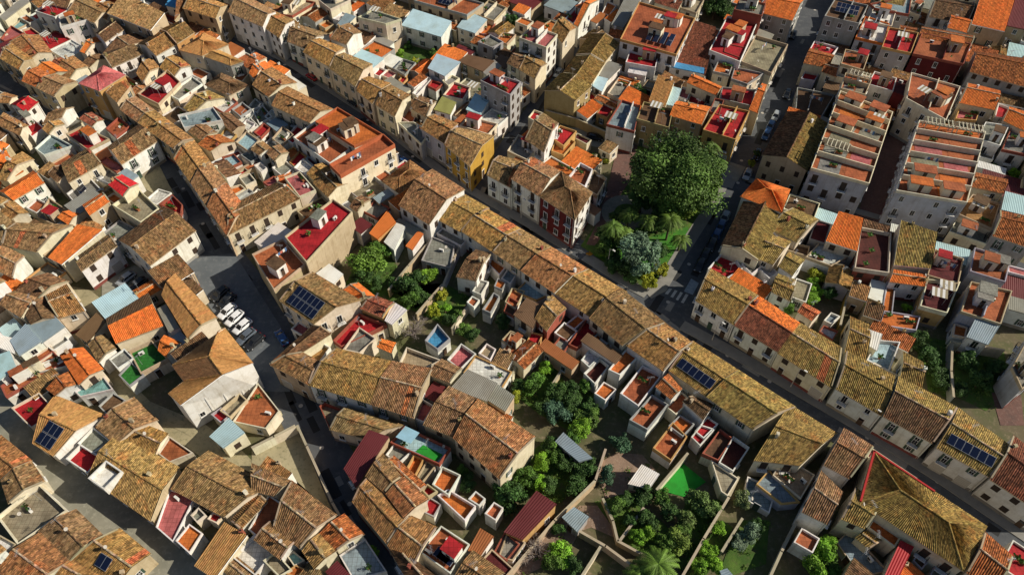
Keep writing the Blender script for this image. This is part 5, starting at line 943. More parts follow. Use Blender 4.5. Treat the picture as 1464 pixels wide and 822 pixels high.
TREES = [
 ('ficus',(31.34, 104.73),8.6,8.5,(0.071, 0.121, 0.025),'tree','huge dark green spreading tree, in the park'),
 ('round',(37.45, 106.79),4.29,4.32,(0.086, 0.138, 0.023),'tree','mid green leafy tree, in the park, fourth from left'),
 ('round',(31.34, 101.29),3.3,3.5999999999999996,(0.075, 0.127, 0.023),'tree','mid green leafy tree, in the park, second from left'),
 ('round',(27.99, 112.3),3.43,4.32,(0.046, 0.092, 0.021),'tree','mid green leafy tree, in the park, leftmost'),
 ('round',(38.73, 110.9),3.3,5.04,(0.081, 0.132, 0.023),'tree','mid green leafy tree, in the park, rightmost'),
 ('palm',(22.34, 98.31),2.21,5,(0.081, 0.138, 0.023),'tree','palm tree with arching fronds, in the park, third from left'),
 ('palm',(25.8, 96.84),2.38,5,(0.081, 0.138, 0.023),'tree','palm tree with arching fronds, in the park, fourth from left'),
 ('palm',(18.81, 94.4),2.21,5.5,(0.081, 0.138, 0.023),'tree','palm tree with arching fronds, in the park, leftmost'),
 ('palm',(20.75, 93.95),2.12,4.5,(0.081, 0.138, 0.023),'tree','palm tree with arching fronds, in the park, second from left'),
 ('palm',(29.79, 95.82),2.38,6,(0.081, 0.138, 0.023),'tree','palm tree with arching fronds, in the park, fifth from left'),
 ('palm',(31.7, 93.03),2.04,3.5,(0.081, 0.138, 0.023),'tree','palm tree with arching fronds, in the park, sixth from left'),
 ('palm',(41.06, 115.94),2.38,7,(0.081, 0.138, 0.023),'tree','palm tree with arching fronds, in the park, seventh from left'),
 ('palm',(41.68, 111.69),2.21,6.5,(0.081, 0.138, 0.023),'tree','palm tree with arching fronds, in the park, rightmost'),
 ('conifer',(22.85, 88.39),4.2,4.5,(0.115, 0.172, 0.115),'tree','grey green feathery conifer, in the park'),
 ('round',(24.87, 84.0),1.91,1.728,(0.253, 0.276, 0.023),'tree','yellow green leafy tree, in the park'),
 ('round',(27.62, 86.77),1.78,1.728,(0.253, 0.276, 0.023),'shrub','yellow green leafy shrub, in the park, rightmost'),
 ('round',(18.93, 90.56),1.45,1.152,(0.04, 0.086, 0.021),'shrub','dark green leafy shrub, in the park, leftmost'),
 ('round',(17.0, 91.75),1.06,0.864,(0.138, 0.276, 0.023),'shrub','bright green leafy shrub, in the park, leftmost'),
 ('round',(14.62, 91.79),0.59,0.576,(0.46, 0.207, 0.023),'shrub','orange leafy shrub, on the long ridge below main street'),
 ('round',(20.41, 88.27),1.45,1.152,(0.04, 0.086, 0.021),'shrub','dark green leafy shrub, in the park, second from left'),
 ('round',(34.44, 101.25),1.98,2.16,(0.115, 0.196, 0.023),'tree','mid green leafy tree, in the park, third from left'),
 ('round',(37.52, 104.22),1.45,1.7999999999999998,(0.127, 0.218, 0.023),'shrub','bright green leafy shrub, in the park, rightmost'),
 ('round',(17.68, 119.32),1.32,0.864,(0.069, 0.138, 0.023),'shrub','mid green leafy shrub, in the park, leftmost'),
 ('round',(15.06, 120.92),0.99,0.792,(0.138, 0.276, 0.023),'shrub','bright green leafy shrub, left of the park'),
 ('round',(19.99, 118.89),0.92,0.72,(0.253, 0.276, 0.023),'shrub','yellow green leafy shrub, in the park, leftmost'),
 ('round',(-28.12, 158.89),1.45,1.008,(0.138, 0.276, 0.023),'shrub','bright green leafy shrub, beside the grassy yard, rightmost'),
 ('round',(-26.24, 163.03),1.19,1.008,(0.069, 0.138, 0.023),'shrub','mid green leafy shrub, beside the grassy yard, rightmost'),
 ('round',(-23.82, 156.46),1.06,1.008,(0.253, 0.276, 0.023),'shrub','yellow green leafy shrub, below the grassy yard, leftmost'),
 ('round',(-19.55, 159.71),1.32,1.008,(0.069, 0.138, 0.023),'shrub','mid green leafy shrub, below the grassy yard, leftmost'),
 ('round',(-15.95, 160.53),1.45,1.008,(0.253, 0.276, 0.023),'shrub','yellow green leafy shrub, below the grassy yard, second from left'),
 ('round',(-12.76, 160.53),1.45,1.008,(0.253, 0.276, 0.023),'shrub','yellow green leafy shrub, below the grassy yard, third from left'),
 ('round',(-10.44, 159.71),1.06,1.008,(0.253, 0.276, 0.023),'shrub','yellow green leafy shrub, below the grassy yard, rightmost'),
 ('round',(-20.94, 154.08),1.32,1.008,(0.04, 0.086, 0.021),'shrub','dark green leafy shrub, below the grassy yard, rightmost'),
 ('round',(-17.62, 158.08),1.19,1.008,(0.069, 0.138, 0.023),'shrub','mid green leafy shrub, below the grassy yard, rightmost'),
 ('round',(-24.37, 152.51),0.99,1.008,(0.04, 0.086, 0.021),'shrub','dark green leafy shrub, below the grassy yard, leftmost'),
 ('round',(-42.43, 180.13),1.19,1.44,(0.138, 0.276, 0.023),'shrub','bright green leafy shrub, beside the grassy yard, leftmost'),
 ('round',(-40.12, 181.08),0.99,1.44,(0.069, 0.138, 0.023),'shrub','mid green leafy shrub, beside the grassy yard, leftmost'),
 ('round',(-30.67, 179.66),1.06,1.44,(0.138, 0.276, 0.023),'shrub','bright green leafy shrub, beside the grassy yard, second from left'),
 ('round',(0.04, 174.1),2.24,1.44,(0.04, 0.086, 0.021),'tree','dark green leafy tree, left of the side lane'),
 ('round',(29.45, 140.82),2.38,2.592,(0.04, 0.086, 0.021),'tree','dark green leafy tree, north of the big park tree'),
 ('round',(27.66, 140.89),1.32,1.7999999999999998,(0.069, 0.138, 0.023),'shrub','mid green leafy shrub, north of the big park tree'),
 ('round',(53.7, 177.31),3.56,3.2399999999999998,(0.04, 0.086, 0.021),'tree','dark green leafy tree, at top by the avenue, leftmost'),
 ('round',(56.76, 176.57),2.77,2.88,(0.04, 0.086, 0.021),'tree','dark green leafy tree, at top by the avenue, rightmost'),
 ('round',(50.16, 171.01),0.92,1.152,(0.253, 0.276, 0.023),'shrub','yellow green leafy shrub, at top by the avenue'),
 ('round',(32.42, 122.6),1.58,1.584,(0.069, 0.138, 0.023),'shrub','mid green leafy shrub, in the park, rightmost'),
 ('round',(36.41, 122.78),1.32,1.44,(0.138, 0.276, 0.023),'shrub','bright green leafy shrub, in the park, second from left'),
 ('round',(-116.54, 166.21),1.19,2.16,(0.069, 0.138, 0.023),'shrub','mid green leafy shrub, in the top left corner'),
 ('round',(-4.29, 176.49),0.79,2.16,(0.04, 0.086, 0.021),'shrub','dark green leafy shrub, left of the side lane'),
 ('round',(-26.15, 86.78),3.3,3.312,(0.092, 0.161, 0.023),'tree','mid green leafy tree, behind the white gable, leftmost'),
 ('round',(-27.32, 84.77),2.38,2.592,(0.04, 0.086, 0.021),'tree','dark green leafy tree, right of the parked white cars'),
 ('round',(-24.65, 90.35),2.11,2.88,(0.069, 0.138, 0.023),'tree','mid green leafy tree, behind the white gable, rightmost'),
 ('round',(-18.0, 83.6),2.64,2.448,(0.04, 0.086, 0.021),'tree','dark green leafy tree, by the gardens behind red terrace'),
 ('round',(-15.53, 85.15),1.85,2.16,(0.138, 0.276, 0.023),'shrub','bright green leafy shrub, by the gardens behind red terrace, leftmost'),
 ('round',(-20.02, 83.04),1.58,1.584,(0.04, 0.086, 0.021),'shrub','dark green leafy shrub, by the gardens behind red terrace, third from left'),
 ('round',(-18.39, 79.72),1.98,1.584,(0.069, 0.138, 0.023),'tree','mid green leafy tree, by the gardens behind red terrace'),
 ('round',(-16.2, 80.56),1.72,1.584,(0.04, 0.086, 0.021),'shrub','dark green leafy shrub, by the gardens behind red terrace, fourth from left'),
 ('round',(-12.66, 80.98),1.45,1.584,(0.253, 0.276, 0.023),'shrub','yellow green leafy shrub, by the gardens behind red terrace, rightmost'),
 ('round',(-11.83, 78.07),1.32,1.584,(0.138, 0.276, 0.023),'shrub','bright green leafy shrub, by the gardens behind red terrace, rightmost'),
 ('round',(-13.7, 77.26),1.32,1.584,(0.253, 0.276, 0.023),'shrub','yellow green leafy shrub, by the gardens behind red terrace, leftmost'),
 ('round',(-10.72, 75.45),1.32,1.584,(0.04, 0.086, 0.021),'shrub','dark green leafy shrub, by the gardens behind red terrace, rightmost'),
 ('round',(-8.1, 73.29),1.58,1.584,(0.069, 0.138, 0.023),'shrub','mid green leafy shrub, in the curved row near gardens'),
 ('round',(-6.81, 72.13),1.45,1.584,(0.04, 0.086, 0.021),'shrub','dark green leafy shrub, in the curved row near gardens'),
 ('round',(-1.39, 74.66),1.58,1.584,(0.04, 0.086, 0.021),'shrub','dark green leafy shrub, behind the long ridge row, leftmost'),
 ('round',(-21.34, 83.11),1.58,1.584,(0.04, 0.086, 0.021),'shrub','dark green leafy shrub, by the gardens behind red terrace, second from left'),
 ('round',(-24.68, 83.54),1.45,1.584,(0.04, 0.086, 0.021),'shrub','dark green leafy shrub, by the gardens behind red terrace, leftmost'),
 ('round',(-9.51, 76.45),1.06,1.584,(0.069, 0.138, 0.023),'shrub','mid green leafy shrub, by the gardens behind red terrace'),
 ('round',(17.82, 94.8),2.24,2.16,(0.04, 0.086, 0.021),'tree','dark green leafy tree, in the park, leftmost'),
 ('round',(20.51, 93.64),1.98,1.8719999999999999,(0.04, 0.086, 0.021),'tree','dark green leafy tree, in the park, third from left'),
 ('round',(21.89, 87.18),2.38,1.8719999999999999,(0.04, 0.086, 0.021),'tree','dark green leafy tree, in the park, fifth from left'),
 ('round',(19.31, 87.88),2.11,1.584,(0.04, 0.086, 0.021),'tree','dark green leafy tree, in the park, second from left'),
 ('round',(17.63, 91.69),1.85,1.44,(0.069, 0.138, 0.023),'shrub','mid green leafy shrub, in the park, second from left'),
 ('round',(28.26, 97.73),1.72,2.16,(0.04, 0.086, 0.021),'shrub','dark green leafy shrub, in the park, fourth from left'),
 ('round',(24.92, 96.26),1.58,2.16,(0.069, 0.138, 0.023),'shrub','mid green leafy shrub, in the park, third from left'),
 ('round',(28.54, 91.22),1.32,1.44,(0.04, 0.086, 0.021),'shrub','dark green leafy shrub, in the park, rightmost'),
 ('round',(20.97, 99.5),2.38,2.88,(0.04, 0.086, 0.021),'tree','dark green leafy tree, in the park, fourth from left'),
 ('round',(29.49, 100.21),2.9,3.168,(0.04, 0.086, 0.021),'tree','dark green leafy tree, in the park, rightmost'),
 ('round',(25.55, 103.35),2.64,3.5999999999999996,(0.04, 0.086, 0.021),'tree','dark green leafy tree, in the park, sixth from left'),
 ('round',(21.86, 86.03),1.72,1.152,(0.04, 0.086, 0.021),'shrub','dark green leafy shrub, in the park, third from left'),
 ('bare',(-17.06, 73.07),3.0,2.4,(0.287, 0.253, 0.23),'tree','bare grey twiggy shrub, in the curved row near gardens'),
 ('round',(3.05, 62.28),2.18,1.8719999999999999,(0.069, 0.138, 0.023),'tree','mid green leafy tree, with the orange terraces at centre, leftmost'),
 ('round',(1.28, 61.42),1.45,1.8719999999999999,(0.04, 0.086, 0.021),'shrub','dark green leafy shrub, behind the long ridge row, rightmost'),
 ('round',(5.65, 65.26),1.32,1.8719999999999999,(0.138, 0.276, 0.023),'shrub','bright green leafy shrub, with the orange terraces at centre'),
 ('round',(6.79, 60.06),2.11,1.8719999999999999,(0.04, 0.086, 0.021),'tree','dark green leafy tree, with the orange terraces at centre'),
 ('round',(7.25, 57.08),2.24,1.8719999999999999,(0.057, 0.115, 0.069),'tree','blue green leafy tree, with the orange terraces at centre'),
 ('round',(9.6, 58.4),1.85,1.8719999999999999,(0.04, 0.086, 0.021),'shrub','dark green leafy shrub, with the orange terraces at centre, third from left'),
 ('round',(12.03, 56.11),1.98,1.8719999999999999,(0.069, 0.138, 0.023),'tree','mid green leafy tree, with the orange terraces at centre, rightmost'),
 ('round',(10.52, 54.52),1.85,1.8719999999999999,(0.138, 0.276, 0.023),'shrub','bright green leafy shrub, among the middle gardens, third from left'),
 ('round',(5.27, 57.74),1.72,1.8719999999999999,(0.04, 0.086, 0.021),'shrub','dark green leafy shrub, with the orange terraces at centre, leftmost'),
 ('round',(0.4, 59.73),1.06,1.8719999999999999,(0.253, 0.276, 0.023),'shrub','yellow green leafy shrub, in the curved row near gardens'),
 ('round',(9.17, 61.08),1.45,1.8719999999999999,(0.04, 0.086, 0.021),'shrub','dark green leafy shrub, with the orange terraces at centre, second from left'),
 ('round',(11.55, 61.76),1.19,1.8719999999999999,(0.069, 0.138, 0.023),'shrub','mid green leafy shrub, with the orange terraces at centre'),
 ('round',(12.46, 58.07),1.58,1.8719999999999999,(0.04, 0.086, 0.021),'shrub','dark green leafy shrub, with the orange terraces at centre, rightmost'),
 ('round',(16.47, 51.75),2.04,1.584,(0.057, 0.115, 0.069),'tree','blue green leafy tree, among the middle gardens'),
 ('round',(13.81, 46.56),1.59,1.584,(0.057, 0.115, 0.069),'shrub','blue green leafy shrub, among the middle gardens'),
 ('round',(6.43, 50.38),1.82,1.584,(0.069, 0.138, 0.023),'shrub','mid green leafy shrub, among the middle gardens, second from left'),
 ('round',(8.0, 48.59),1.7,1.584,(0.04, 0.086, 0.021),'shrub','dark green leafy shrub, among the middle gardens, fourth from left'),
 ('round',(10.08, 47.13),2.04,1.584,(0.04, 0.086, 0.021),'tree','dark green leafy tree, among the middle gardens'),
 ('round',(4.19, 48.59),1.48,1.584,(0.138, 0.276, 0.023),'shrub','bright green leafy shrub, among the middle gardens, leftmost'),
 ('round',(4.5, 45.13),1.48,1.584,(0.138, 0.276, 0.023),'shrub','bright green leafy shrub, among the middle gardens, second from left'),
 ('round',(1.71, 45.98),1.93,1.584,(0.069, 0.138, 0.023),'tree','mid green leafy tree, among the middle gardens'),
 ('round',(0.37, 44.01),1.7,1.584,(0.04, 0.086, 0.021),'shrub','dark green leafy shrub, near the white collector terrace, rightmost'),
 ('round',(5.69, 44.85),1.48,1.584,(0.04, 0.086, 0.021),'shrub','dark green leafy shrub, among the middle gardens, second from left'),
 ('round',(9.4, 44.57),1.7,1.584,(0.04, 0.086, 0.021),'shrub','dark green leafy shrub, among the middle gardens, sixth from left'),
 ('round',(11.49, 48.01),1.48,1.584,(0.04, 0.086, 0.021),'shrub','dark green leafy shrub, among the middle gardens, seventh from left'),
 ('round',(10.77, 53.76),1.7,1.584,(0.138, 0.276, 0.023),'shrub','bright green leafy shrub, among the middle gardens, fourth from left'),
 ('round',(9.6, 52.83),1.36,1.584,(0.069, 0.138, 0.023),'shrub','mid green leafy shrub, among the middle gardens, third from left'),
 ('round',(5.65, 51.6),1.36,1.584,(0.04, 0.086, 0.021),'shrub','dark green leafy shrub, among the middle gardens, leftmost'),
 ('round',(14.72, 41.81),1.59,1.584,(0.069, 0.138, 0.023),'shrub','mid green leafy shrub, among the middle gardens, rightmost'),
 ('round',(16.66, 42.9),1.36,1.584,(0.04, 0.086, 0.021),'shrub','dark green leafy shrub, among the middle gardens, eighth from left'),
 ('round',(19.37, 43.59),1.7,1.584,(0.04, 0.086, 0.021),'shrub','dark green leafy shrub, above the green turf lawn, leftmost'),
 ('round',(21.65, 42.9),1.48,1.584,(0.069, 0.138, 0.023),'shrub','mid green leafy shrub, above the green turf lawn, leftmost'),
 ('round',(22.43, 41.0),1.59,1.584,(0.04, 0.086, 0.021),'shrub','dark green leafy shrub, above the green turf lawn, rightmost'),
 ('round',(26.55, 42.35),2.04,1.584,(0.103, 0.161, 0.046),'tree','blue green leafy tree, above the green turf lawn'),
 ('round',(28.24, 41.54),1.7,1.584,(0.103, 0.161, 0.046),'shrub','blue green leafy shrub, above the green turf lawn, rightmost'),
 ('round',(24.82, 39.67),1.59,1.584,(0.103, 0.161, 0.046),'shrub','blue green leafy shrub, above the green turf lawn, leftmost'),
 ('round',(19.41, 39.67),1.59,1.584,(0.04, 0.086, 0.021),'shrub','dark green leafy shrub, above the green turf lawn, second from left'),
 ('round',(17.34, 37.33),1.25,1.584,(0.138, 0.276, 0.023),'shrub','bright green leafy shrub, among the middle gardens, rightmost'),
 ('round',(18.93, 37.84),1.14,1.584,(0.138, 0.276, 0.023),'shrub','bright green leafy shrub, above the green turf lawn, leftmost'),
 ('round',(22.81, 36.56),1.93,1.584,(0.115, 0.172, 0.034),'tree','mid green leafy tree, above the green turf lawn'),
 ('round',(24.31, 38.1),1.25,1.584,(0.069, 0.138, 0.023),'shrub','mid green leafy shrub, above the green turf lawn, rightmost'),
 ('round',(6.86, 35.31),1.93,1.584,(0.138, 0.276, 0.023),'tree','bright green leafy tree, among the middle gardens'),
 ('round',(5.56, 34.07),1.59,1.584,(0.069, 0.138, 0.023),'shrub','mid green leafy shrub, among the middle gardens, leftmost'),
 ('round',(8.25, 33.34),1.36,1.584,(0.04, 0.086, 0.021),'shrub','dark green leafy shrub, among the middle gardens, fifth from left'),
 ('round',(33.15, 42.63),1.48,1.584,(0.138, 0.172, 0.069),'shrub','blue green leafy shrub, near the blue paved terrace, second from left'),
 ('round',(28.95, 38.36),1.14,1.584,(0.138, 0.276, 0.023),'shrub','bright green leafy shrub, above the green turf lawn, rightmost'),
 ('round',(27.13, 35.31),1.48,1.584,(0.138, 0.276, 0.023),'shrub','bright green leafy shrub, above the green turf lawn, third from left'),
 ('round',(27.81, 33.58),1.25,1.584,(0.138, 0.276, 0.023),'shrub','bright green leafy shrub, near the blue paved terrace'),
 ('round',(25.54, 33.34),1.36,1.584,(0.138, 0.276, 0.023),'shrub','bright green leafy shrub, above the green turf lawn, second from left'),
 ('round',(33.23, 38.1),1.7,1.584,(0.115, 0.172, 0.115),'shrub','blue green leafy shrub, near the blue paved terrace, rightmost'),
 ('round',(31.64, 36.56),1.36,1.584,(0.115, 0.172, 0.115),'shrub','blue green leafy shrub, near the blue paved terrace, leftmost'),
 ('round',(6.49, 38.62),1.02,1.584,(0.04, 0.086, 0.021),'shrub','dark green leafy shrub, among the middle gardens, third from left'),
 ('round',(21.04, 36.56),1.36,1.584,(0.069, 0.138, 0.023),'shrub','mid green leafy shrub, above the green turf lawn, second from left'),
 ('round',(16.58, 39.67),1.02,1.584,(0.04, 0.086, 0.021),'shrub','dark green leafy shrub, among the middle gardens, rightmost'),
 ('round',(-1.21, 42.9),1.59,1.584,(0.04, 0.086, 0.021),'shrub','dark green leafy shrub, near the white collector terrace, third from left'),
 ('bare',(3.59, 35.16),2.8,2.0,(0.287, 0.253, 0.23),'tree','bare grey twiggy shrub, among the middle gardens, rightmost'),
 ('palm',(19.4, 32.76),3.06,4,(0.115, 0.196, 0.034),'tree','palm tree with arching fronds, above the green turf lawn'),
 ('palm',(17.3, 32.14),2.21,3,(0.115, 0.196, 0.034),'tree','palm tree with arching fronds, among the middle gardens'),
 ('bare',(2.65, 38.46),1.8,2,(0.287, 0.253, 0.23),'tree','bare grey twiggy shrub, among the middle gardens, leftmost'),
 ('round',(42.17, 34.85),1.98,2.16,(0.138, 0.276, 0.023),'tree','bright green leafy tree, near the blue paved terrace, rightmost'),
 ('round',(41.19, 32.66),2.11,2.16,(0.138, 0.276, 0.023),'tree','bright green leafy tree, near the blue paved terrace, leftmost'),
 ('round',(43.52, 36.1),1.45,2.16,(0.138, 0.276, 0.023),'shrub','bright green leafy shrub, by the red parapet roof at lower right'),
 ('round',(43.04, 33.14),1.45,2.16,(0.069, 0.138, 0.023),'shrub','mid green leafy shrub, by the red parapet roof at lower right'),
 ('round',(34.44, 38.65),1.06,2.16,(0.04, 0.086, 0.021),'shrub','dark green leafy shrub, near the blue paved terrace'),
 ('round',(54.29, 81.82),1.45,1.584,(0.138, 0.276, 0.023),'shrub','bright green leafy shrub, behind the white street row at right, rightmost'),
 ('round',(53.4, 79.72),1.32,1.584,(0.138, 0.276, 0.023),'shrub','bright green leafy shrub, behind the white street row at right, leftmost'),
 ('round',(48.78, 78.07),1.72,1.584,(0.069, 0.138, 0.023),'shrub','mid green leafy shrub, behind the white street row at right'),
 ('round',(68.63, 70.98),1.98,1.584,(0.04, 0.086, 0.021),'tree','dark green leafy tree, beside the pale blue terrace, leftmost'),
 ('round',(69.83, 67.62),1.98,1.584,(0.04, 0.086, 0.021),'tree','dark green leafy tree, beside the pale blue terrace, rightmost'),
 ('round',(69.72, 62.64),1.72,1.584,(0.04, 0.086, 0.021),'shrub','dark green leafy shrub, beside the pale blue terrace, rightmost'),
 ('round',(69.79, 64.74),1.45,1.584,(0.04, 0.086, 0.021),'shrub','dark green leafy shrub, beside the pale blue terrace, leftmost'),
 ('round',(67.22, 71.36),1.45,1.584,(0.069, 0.138, 0.023),'shrub','mid green leafy shrub, beside the pale blue terrace'),
 ('round',(75.45, 66.53),1.98,1.584,(0.04, 0.086, 0.021),'tree','dark green leafy tree, around the dark walled gardens'),
 ('round',(75.92, 62.64),1.98,1.584,(0.04, 0.086, 0.021),'tree','dark green leafy tree, at the far right of main street'),
 ('round',(79.5, 65.45),1.85,1.584,(0.04, 0.086, 0.021),'shrub','dark green leafy shrub, around the dark walled gardens'),
 ('round',(72.41, 61.26),1.45,1.584,(0.04, 0.086, 0.021),'shrub','dark green leafy shrub, at the far right of main street'),
 ('round',(56.99, 80.98),1.45,1.584,(0.04, 0.086, 0.021),'shrub','dark green leafy shrub, in the middle of the street row, leftmost'),
 ('round',(69.61, 78.07),0.92,1.584,(0.138, 0.276, 0.023),'shrub','bright green leafy shrub, beside the pale blue terrace'),
 ('round',(62.46, 81.82),1.58,1.584,(0.04, 0.086, 0.021),'shrub','dark green leafy shrub, in the middle of the street row, second from left'),
 ('round',(62.56, 78.07),1.45,1.584,(0.04, 0.086, 0.021),'shrub','dark green leafy shrub, in the middle of the street row, rightmost'),
 ('round',(55.94, 85.43),1.72,1.584,(0.253, 0.276, 0.023),'shrub','yellow green leafy shrub, behind the white street row at right'),
 ('round',(54.29, 83.04),1.58,1.584,(0.138, 0.276, 0.023),'shrub','bright green leafy shrub, behind the white street row at right, second from left'),
 ('round',(100.52, 115.51),1.72,1.584,(0.04, 0.086, 0.021),'shrub','dark green leafy shrub, at the right edge above middle, leftmost'),
 ('round',(104.06, 113.21),1.45,1.584,(0.138, 0.276, 0.023),'shrub','bright green leafy shrub, at the right edge above middle'),
 ('round',(99.49, 116.68),1.32,1.584,(0.04, 0.086, 0.021),'shrub','dark green leafy shrub, right of the twin apartment blocks'),
 ('round',(104.29, 110.4),1.32,1.584,(0.04, 0.086, 0.021),'shrub','dark green leafy shrub, at the right edge above middle, rightmost'),
 ('round',(101.67, 112.08),1.19,1.584,(0.069, 0.138, 0.023),'shrub','mid green leafy shrub, at the right edge above middle'),
 ('round',(-6.49, 45.29),1.45,2.16,(0.04, 0.086, 0.021),'shrub','dark green leafy shrub, near the white collector terrace, leftmost'),
 ('round',(-7.24, 47.03),1.06,1.7999999999999998,(0.069, 0.138, 0.023),'shrub','mid green leafy shrub, near the white collector terrace'),
 ('round',(-0.5, 42.73),2.77,2.592,(0.04, 0.086, 0.021),'tree','dark green leafy tree, near the white collector terrace'),
 ('round',(-1.3, 44.59),1.72,2.16,(0.04, 0.086, 0.021),'shrub','dark green leafy shrub, near the white collector terrace, second from left'),
 ('round',(-19.11, 35.51),0.86,1.008,(0.138, 0.276, 0.023),'shrub','bright green leafy shrub, right of the curving blue road'),
 ('round',(50.33, 116.04),0.99,2.16,(0.253, 0.276, 0.023),'shrub','yellow green leafy shrub, across the avenue from the park'),
 ('round',(52.19, 119.33),0.92,2.16,(0.04, 0.086, 0.021),'shrub','dark green leafy shrub, above the park beside the avenue'),
]
CARS = [
 ((0.02, 0.022, 0.025),(-52.82, 81.96),-2.144,'black car parked in shade, uppermost in the square'),
 ((0.02, 0.022, 0.025),(-51.1, 80.29),-2.154,'second black car from the top in the square'),
 ((0.75, 0.76, 0.78),(-50.38, 77.9),-2.162,'topmost of the three white cars in the square'),
 ((0.75, 0.76, 0.78),(-48.68, 76.35),-2.171,'middle of the three white cars in the square'),
 ((0.75, 0.76, 0.78),(-46.9, 74.6),-2.182,'lowest of the three white cars in the square'),
 ((0.1, 0.12, 0.15),(-45.75, 72.46),-2.191,'dark grey car next below the white cars'),
 ((0.02, 0.022, 0.025),(-44.06, 71.29),-2.2,'lowest dark car in the row in the square'),
 ((0.3, 0.33, 0.36),(-70.97, 85.5),-2.156,'silver car parked behind the white wall house'),
 ((0.02, 0.022, 0.025),(-68.34, 84.16),-2.168,'dark car beside the silver one behind white house'),
 ((0.03, 0.08, 0.22),(-39.51, 72.2),2.213,'blue car parked below the square by the corner house'),
 ((0.3, 0.33, 0.36),(49.42, 114.4),-2.046,'pale blue car at the corner of the avenue'),
 ((0.3, 0.33, 0.36),(42.22, 101.56),-2.043,'silver car on the avenue beside the park, uppermost'),
 ((0.03, 0.08, 0.22),(40.9, 99.01),-2.043,'blue car on the avenue, second below the crossing'),
 ((0.03, 0.08, 0.22),(39.5, 96.41),-2.043,'blue car on the avenue, third below the crossing'),
 ((0.02, 0.022, 0.025),(38.27, 94.14),-2.043,'dark car on the avenue beside the red terrace'),
 ((0.02, 0.022, 0.025),(36.49, 91.37),-2.041,'black car on the avenue above the marked bay'),
 ((0.02, 0.022, 0.025),(35.15, 88.95),-2.041,'last black car on the avenue before the marked bay'),
 ((0.02, 0.022, 0.025),(52.79, 120.75),-2.046,'dark car high on the avenue opposite tree'),
 ((0.3, 0.33, 0.36),(60.13, 134.42),-2.069,'silver car on the avenue at upper right'),
 ((0.03, 0.08, 0.22),(58.03, 130.74),-2.068,'blue car below the silver one on upper avenue'),
 ((0.02, 0.022, 0.025),(64.79, 142.83),-2.069,'dark car on the avenue left of red roofs'),
 ((0.02, 0.022, 0.025),(72.71, 168.69),-2.052,'black car at the top end of the avenue'),
 ((0.03, 0.08, 0.22),(56.35, 127.49),-2.069,'blue car on the avenue near dark gable'),
 ((0.02, 0.022, 0.025),(18.24, 126.72),-0.295,'black car on the street above the park'),
 ((0.03, 0.08, 0.22),(-23.39, 118.8),2.371,'blue car by the cream end wall on main street'),
 ((0.3, 0.33, 0.36),(11.23, 151.43),-2.011,'pale car in the side lane by white house'),
 ((0.02, 0.022, 0.025),(-36.78, 139.61),2.394,'dark car on the long street at upper centre'),
 ((0.35, 0.03, 0.03),(-48.36, 149.89),2.395,'red car on the long street at upper centre'),
]
WALLS = [
 ([(-0.15, 32.41), (5.98, 39.42), (12.19, 45.41), (14.07, 50.37)],2.2,'b','long beige garden wall running up from the bottom edge'),
 ([(15.01, 36.86), (18.85, 41.48)],1.6,'b','short beige wall beside the vegetable plot'),
 ([(13.11, 42.89), (14.26, 39.66), (14.68, 36.76), (17.82, 34.93)],1.6,'b','angled beige wall in the middle gardens'),
 ([(9.49, 37.94), (12.87, 35.91), (16.38, 33.15)],2.0,'b','beige wall below the square grey shed'),
 ([(9.43, 32.01), (12.41, 36.18)],1.8,'c','short cream wall near bottom centre'),
 ([(20.96, 44.01), (26.34, 49.71)],2.2,'c','cream wall left of the bright green turf'),
 ([(22.84, 31.85), (26.49, 36.8), (31.19, 42.86), (33.17, 45.88)],2.3,'c','long cream wall right of the overgrown garden'),
 ([(28.82, 35.23), (32.57, 39.85)],1.8,'g','grey wall beside the blue paved terrace'),
 ([(-22.07, 81.58), (-19.04, 87.33), (-15.19, 94.28)],2.2,'b','beige wall right of the garden trees'),
 ([(-16.61, 76.33), (-14.78, 79.39), (-12.59, 82.97)],2.0,'b','beige wall between two narrow gardens'),
 ([(-10.26, 73.17), (-8.84, 76.13), (-7.2, 78.97)],2.0,'c','cream wall beside the terraces behind the ridge row'),
 ([(-0.03, 63.15), (2.11, 70.02)],2.4,'c','cream wall by the cluttered terracotta terrace'),
 ([(5.49, 60.28), (8.01, 64.6)],1.8,'b','beige wall in the garden behind long row'),
 ([(56.17, 73.46), (58.48, 78.24), (61.17, 83.71)],2.4,'y','yellow garden wall behind the cream street house'),
 ([(73.87, 70.2), (77.77, 69.46), (81.91, 68.34)],2.4,'c','cream wall at the top of dark garden'),
 ([(74.05, 69.97), (71.64, 64.33), (70.11, 59.53)],2.2,'g','grey wall between the two dark gardens'),
 ([(-33.85, 153.95), (-30.26, 159.59), (-26.75, 165.47)],2.6,'b','beige wall left of the grassy yard'),
 ([(7.64, 134.13), (14.36, 131.12), (20.46, 126.45)],2.4,'O','ochre wall along the street above the park'),
 ([(34.63, 31.88), (36.87, 35.09), (39.97, 39.21)],2.2,'c','pale wall near bottom right garden'),
 ([(-33.13, 54.48), (-31.09, 51.07), (-25.79, 42.17), (-24.46, 40.29)],2.0,'b','retaining wall beside the curving blue road'),
 ([(-39.12, 50.56), (-36.23, 52.39), (-33.41, 54.25)],2.4,'c','cream wall of the sunlit lot'),
 ([(-12.65, 81.58), (-10.77, 89.14), (-9.59, 92.85)],2.2,'l','pale blue wall beside the small patio'),
 ([(-43.66, 55.61), (-38.15, 54.22), (-36.64, 57.47)],1.2,'c','low wall round the red terrace by hall'),
]
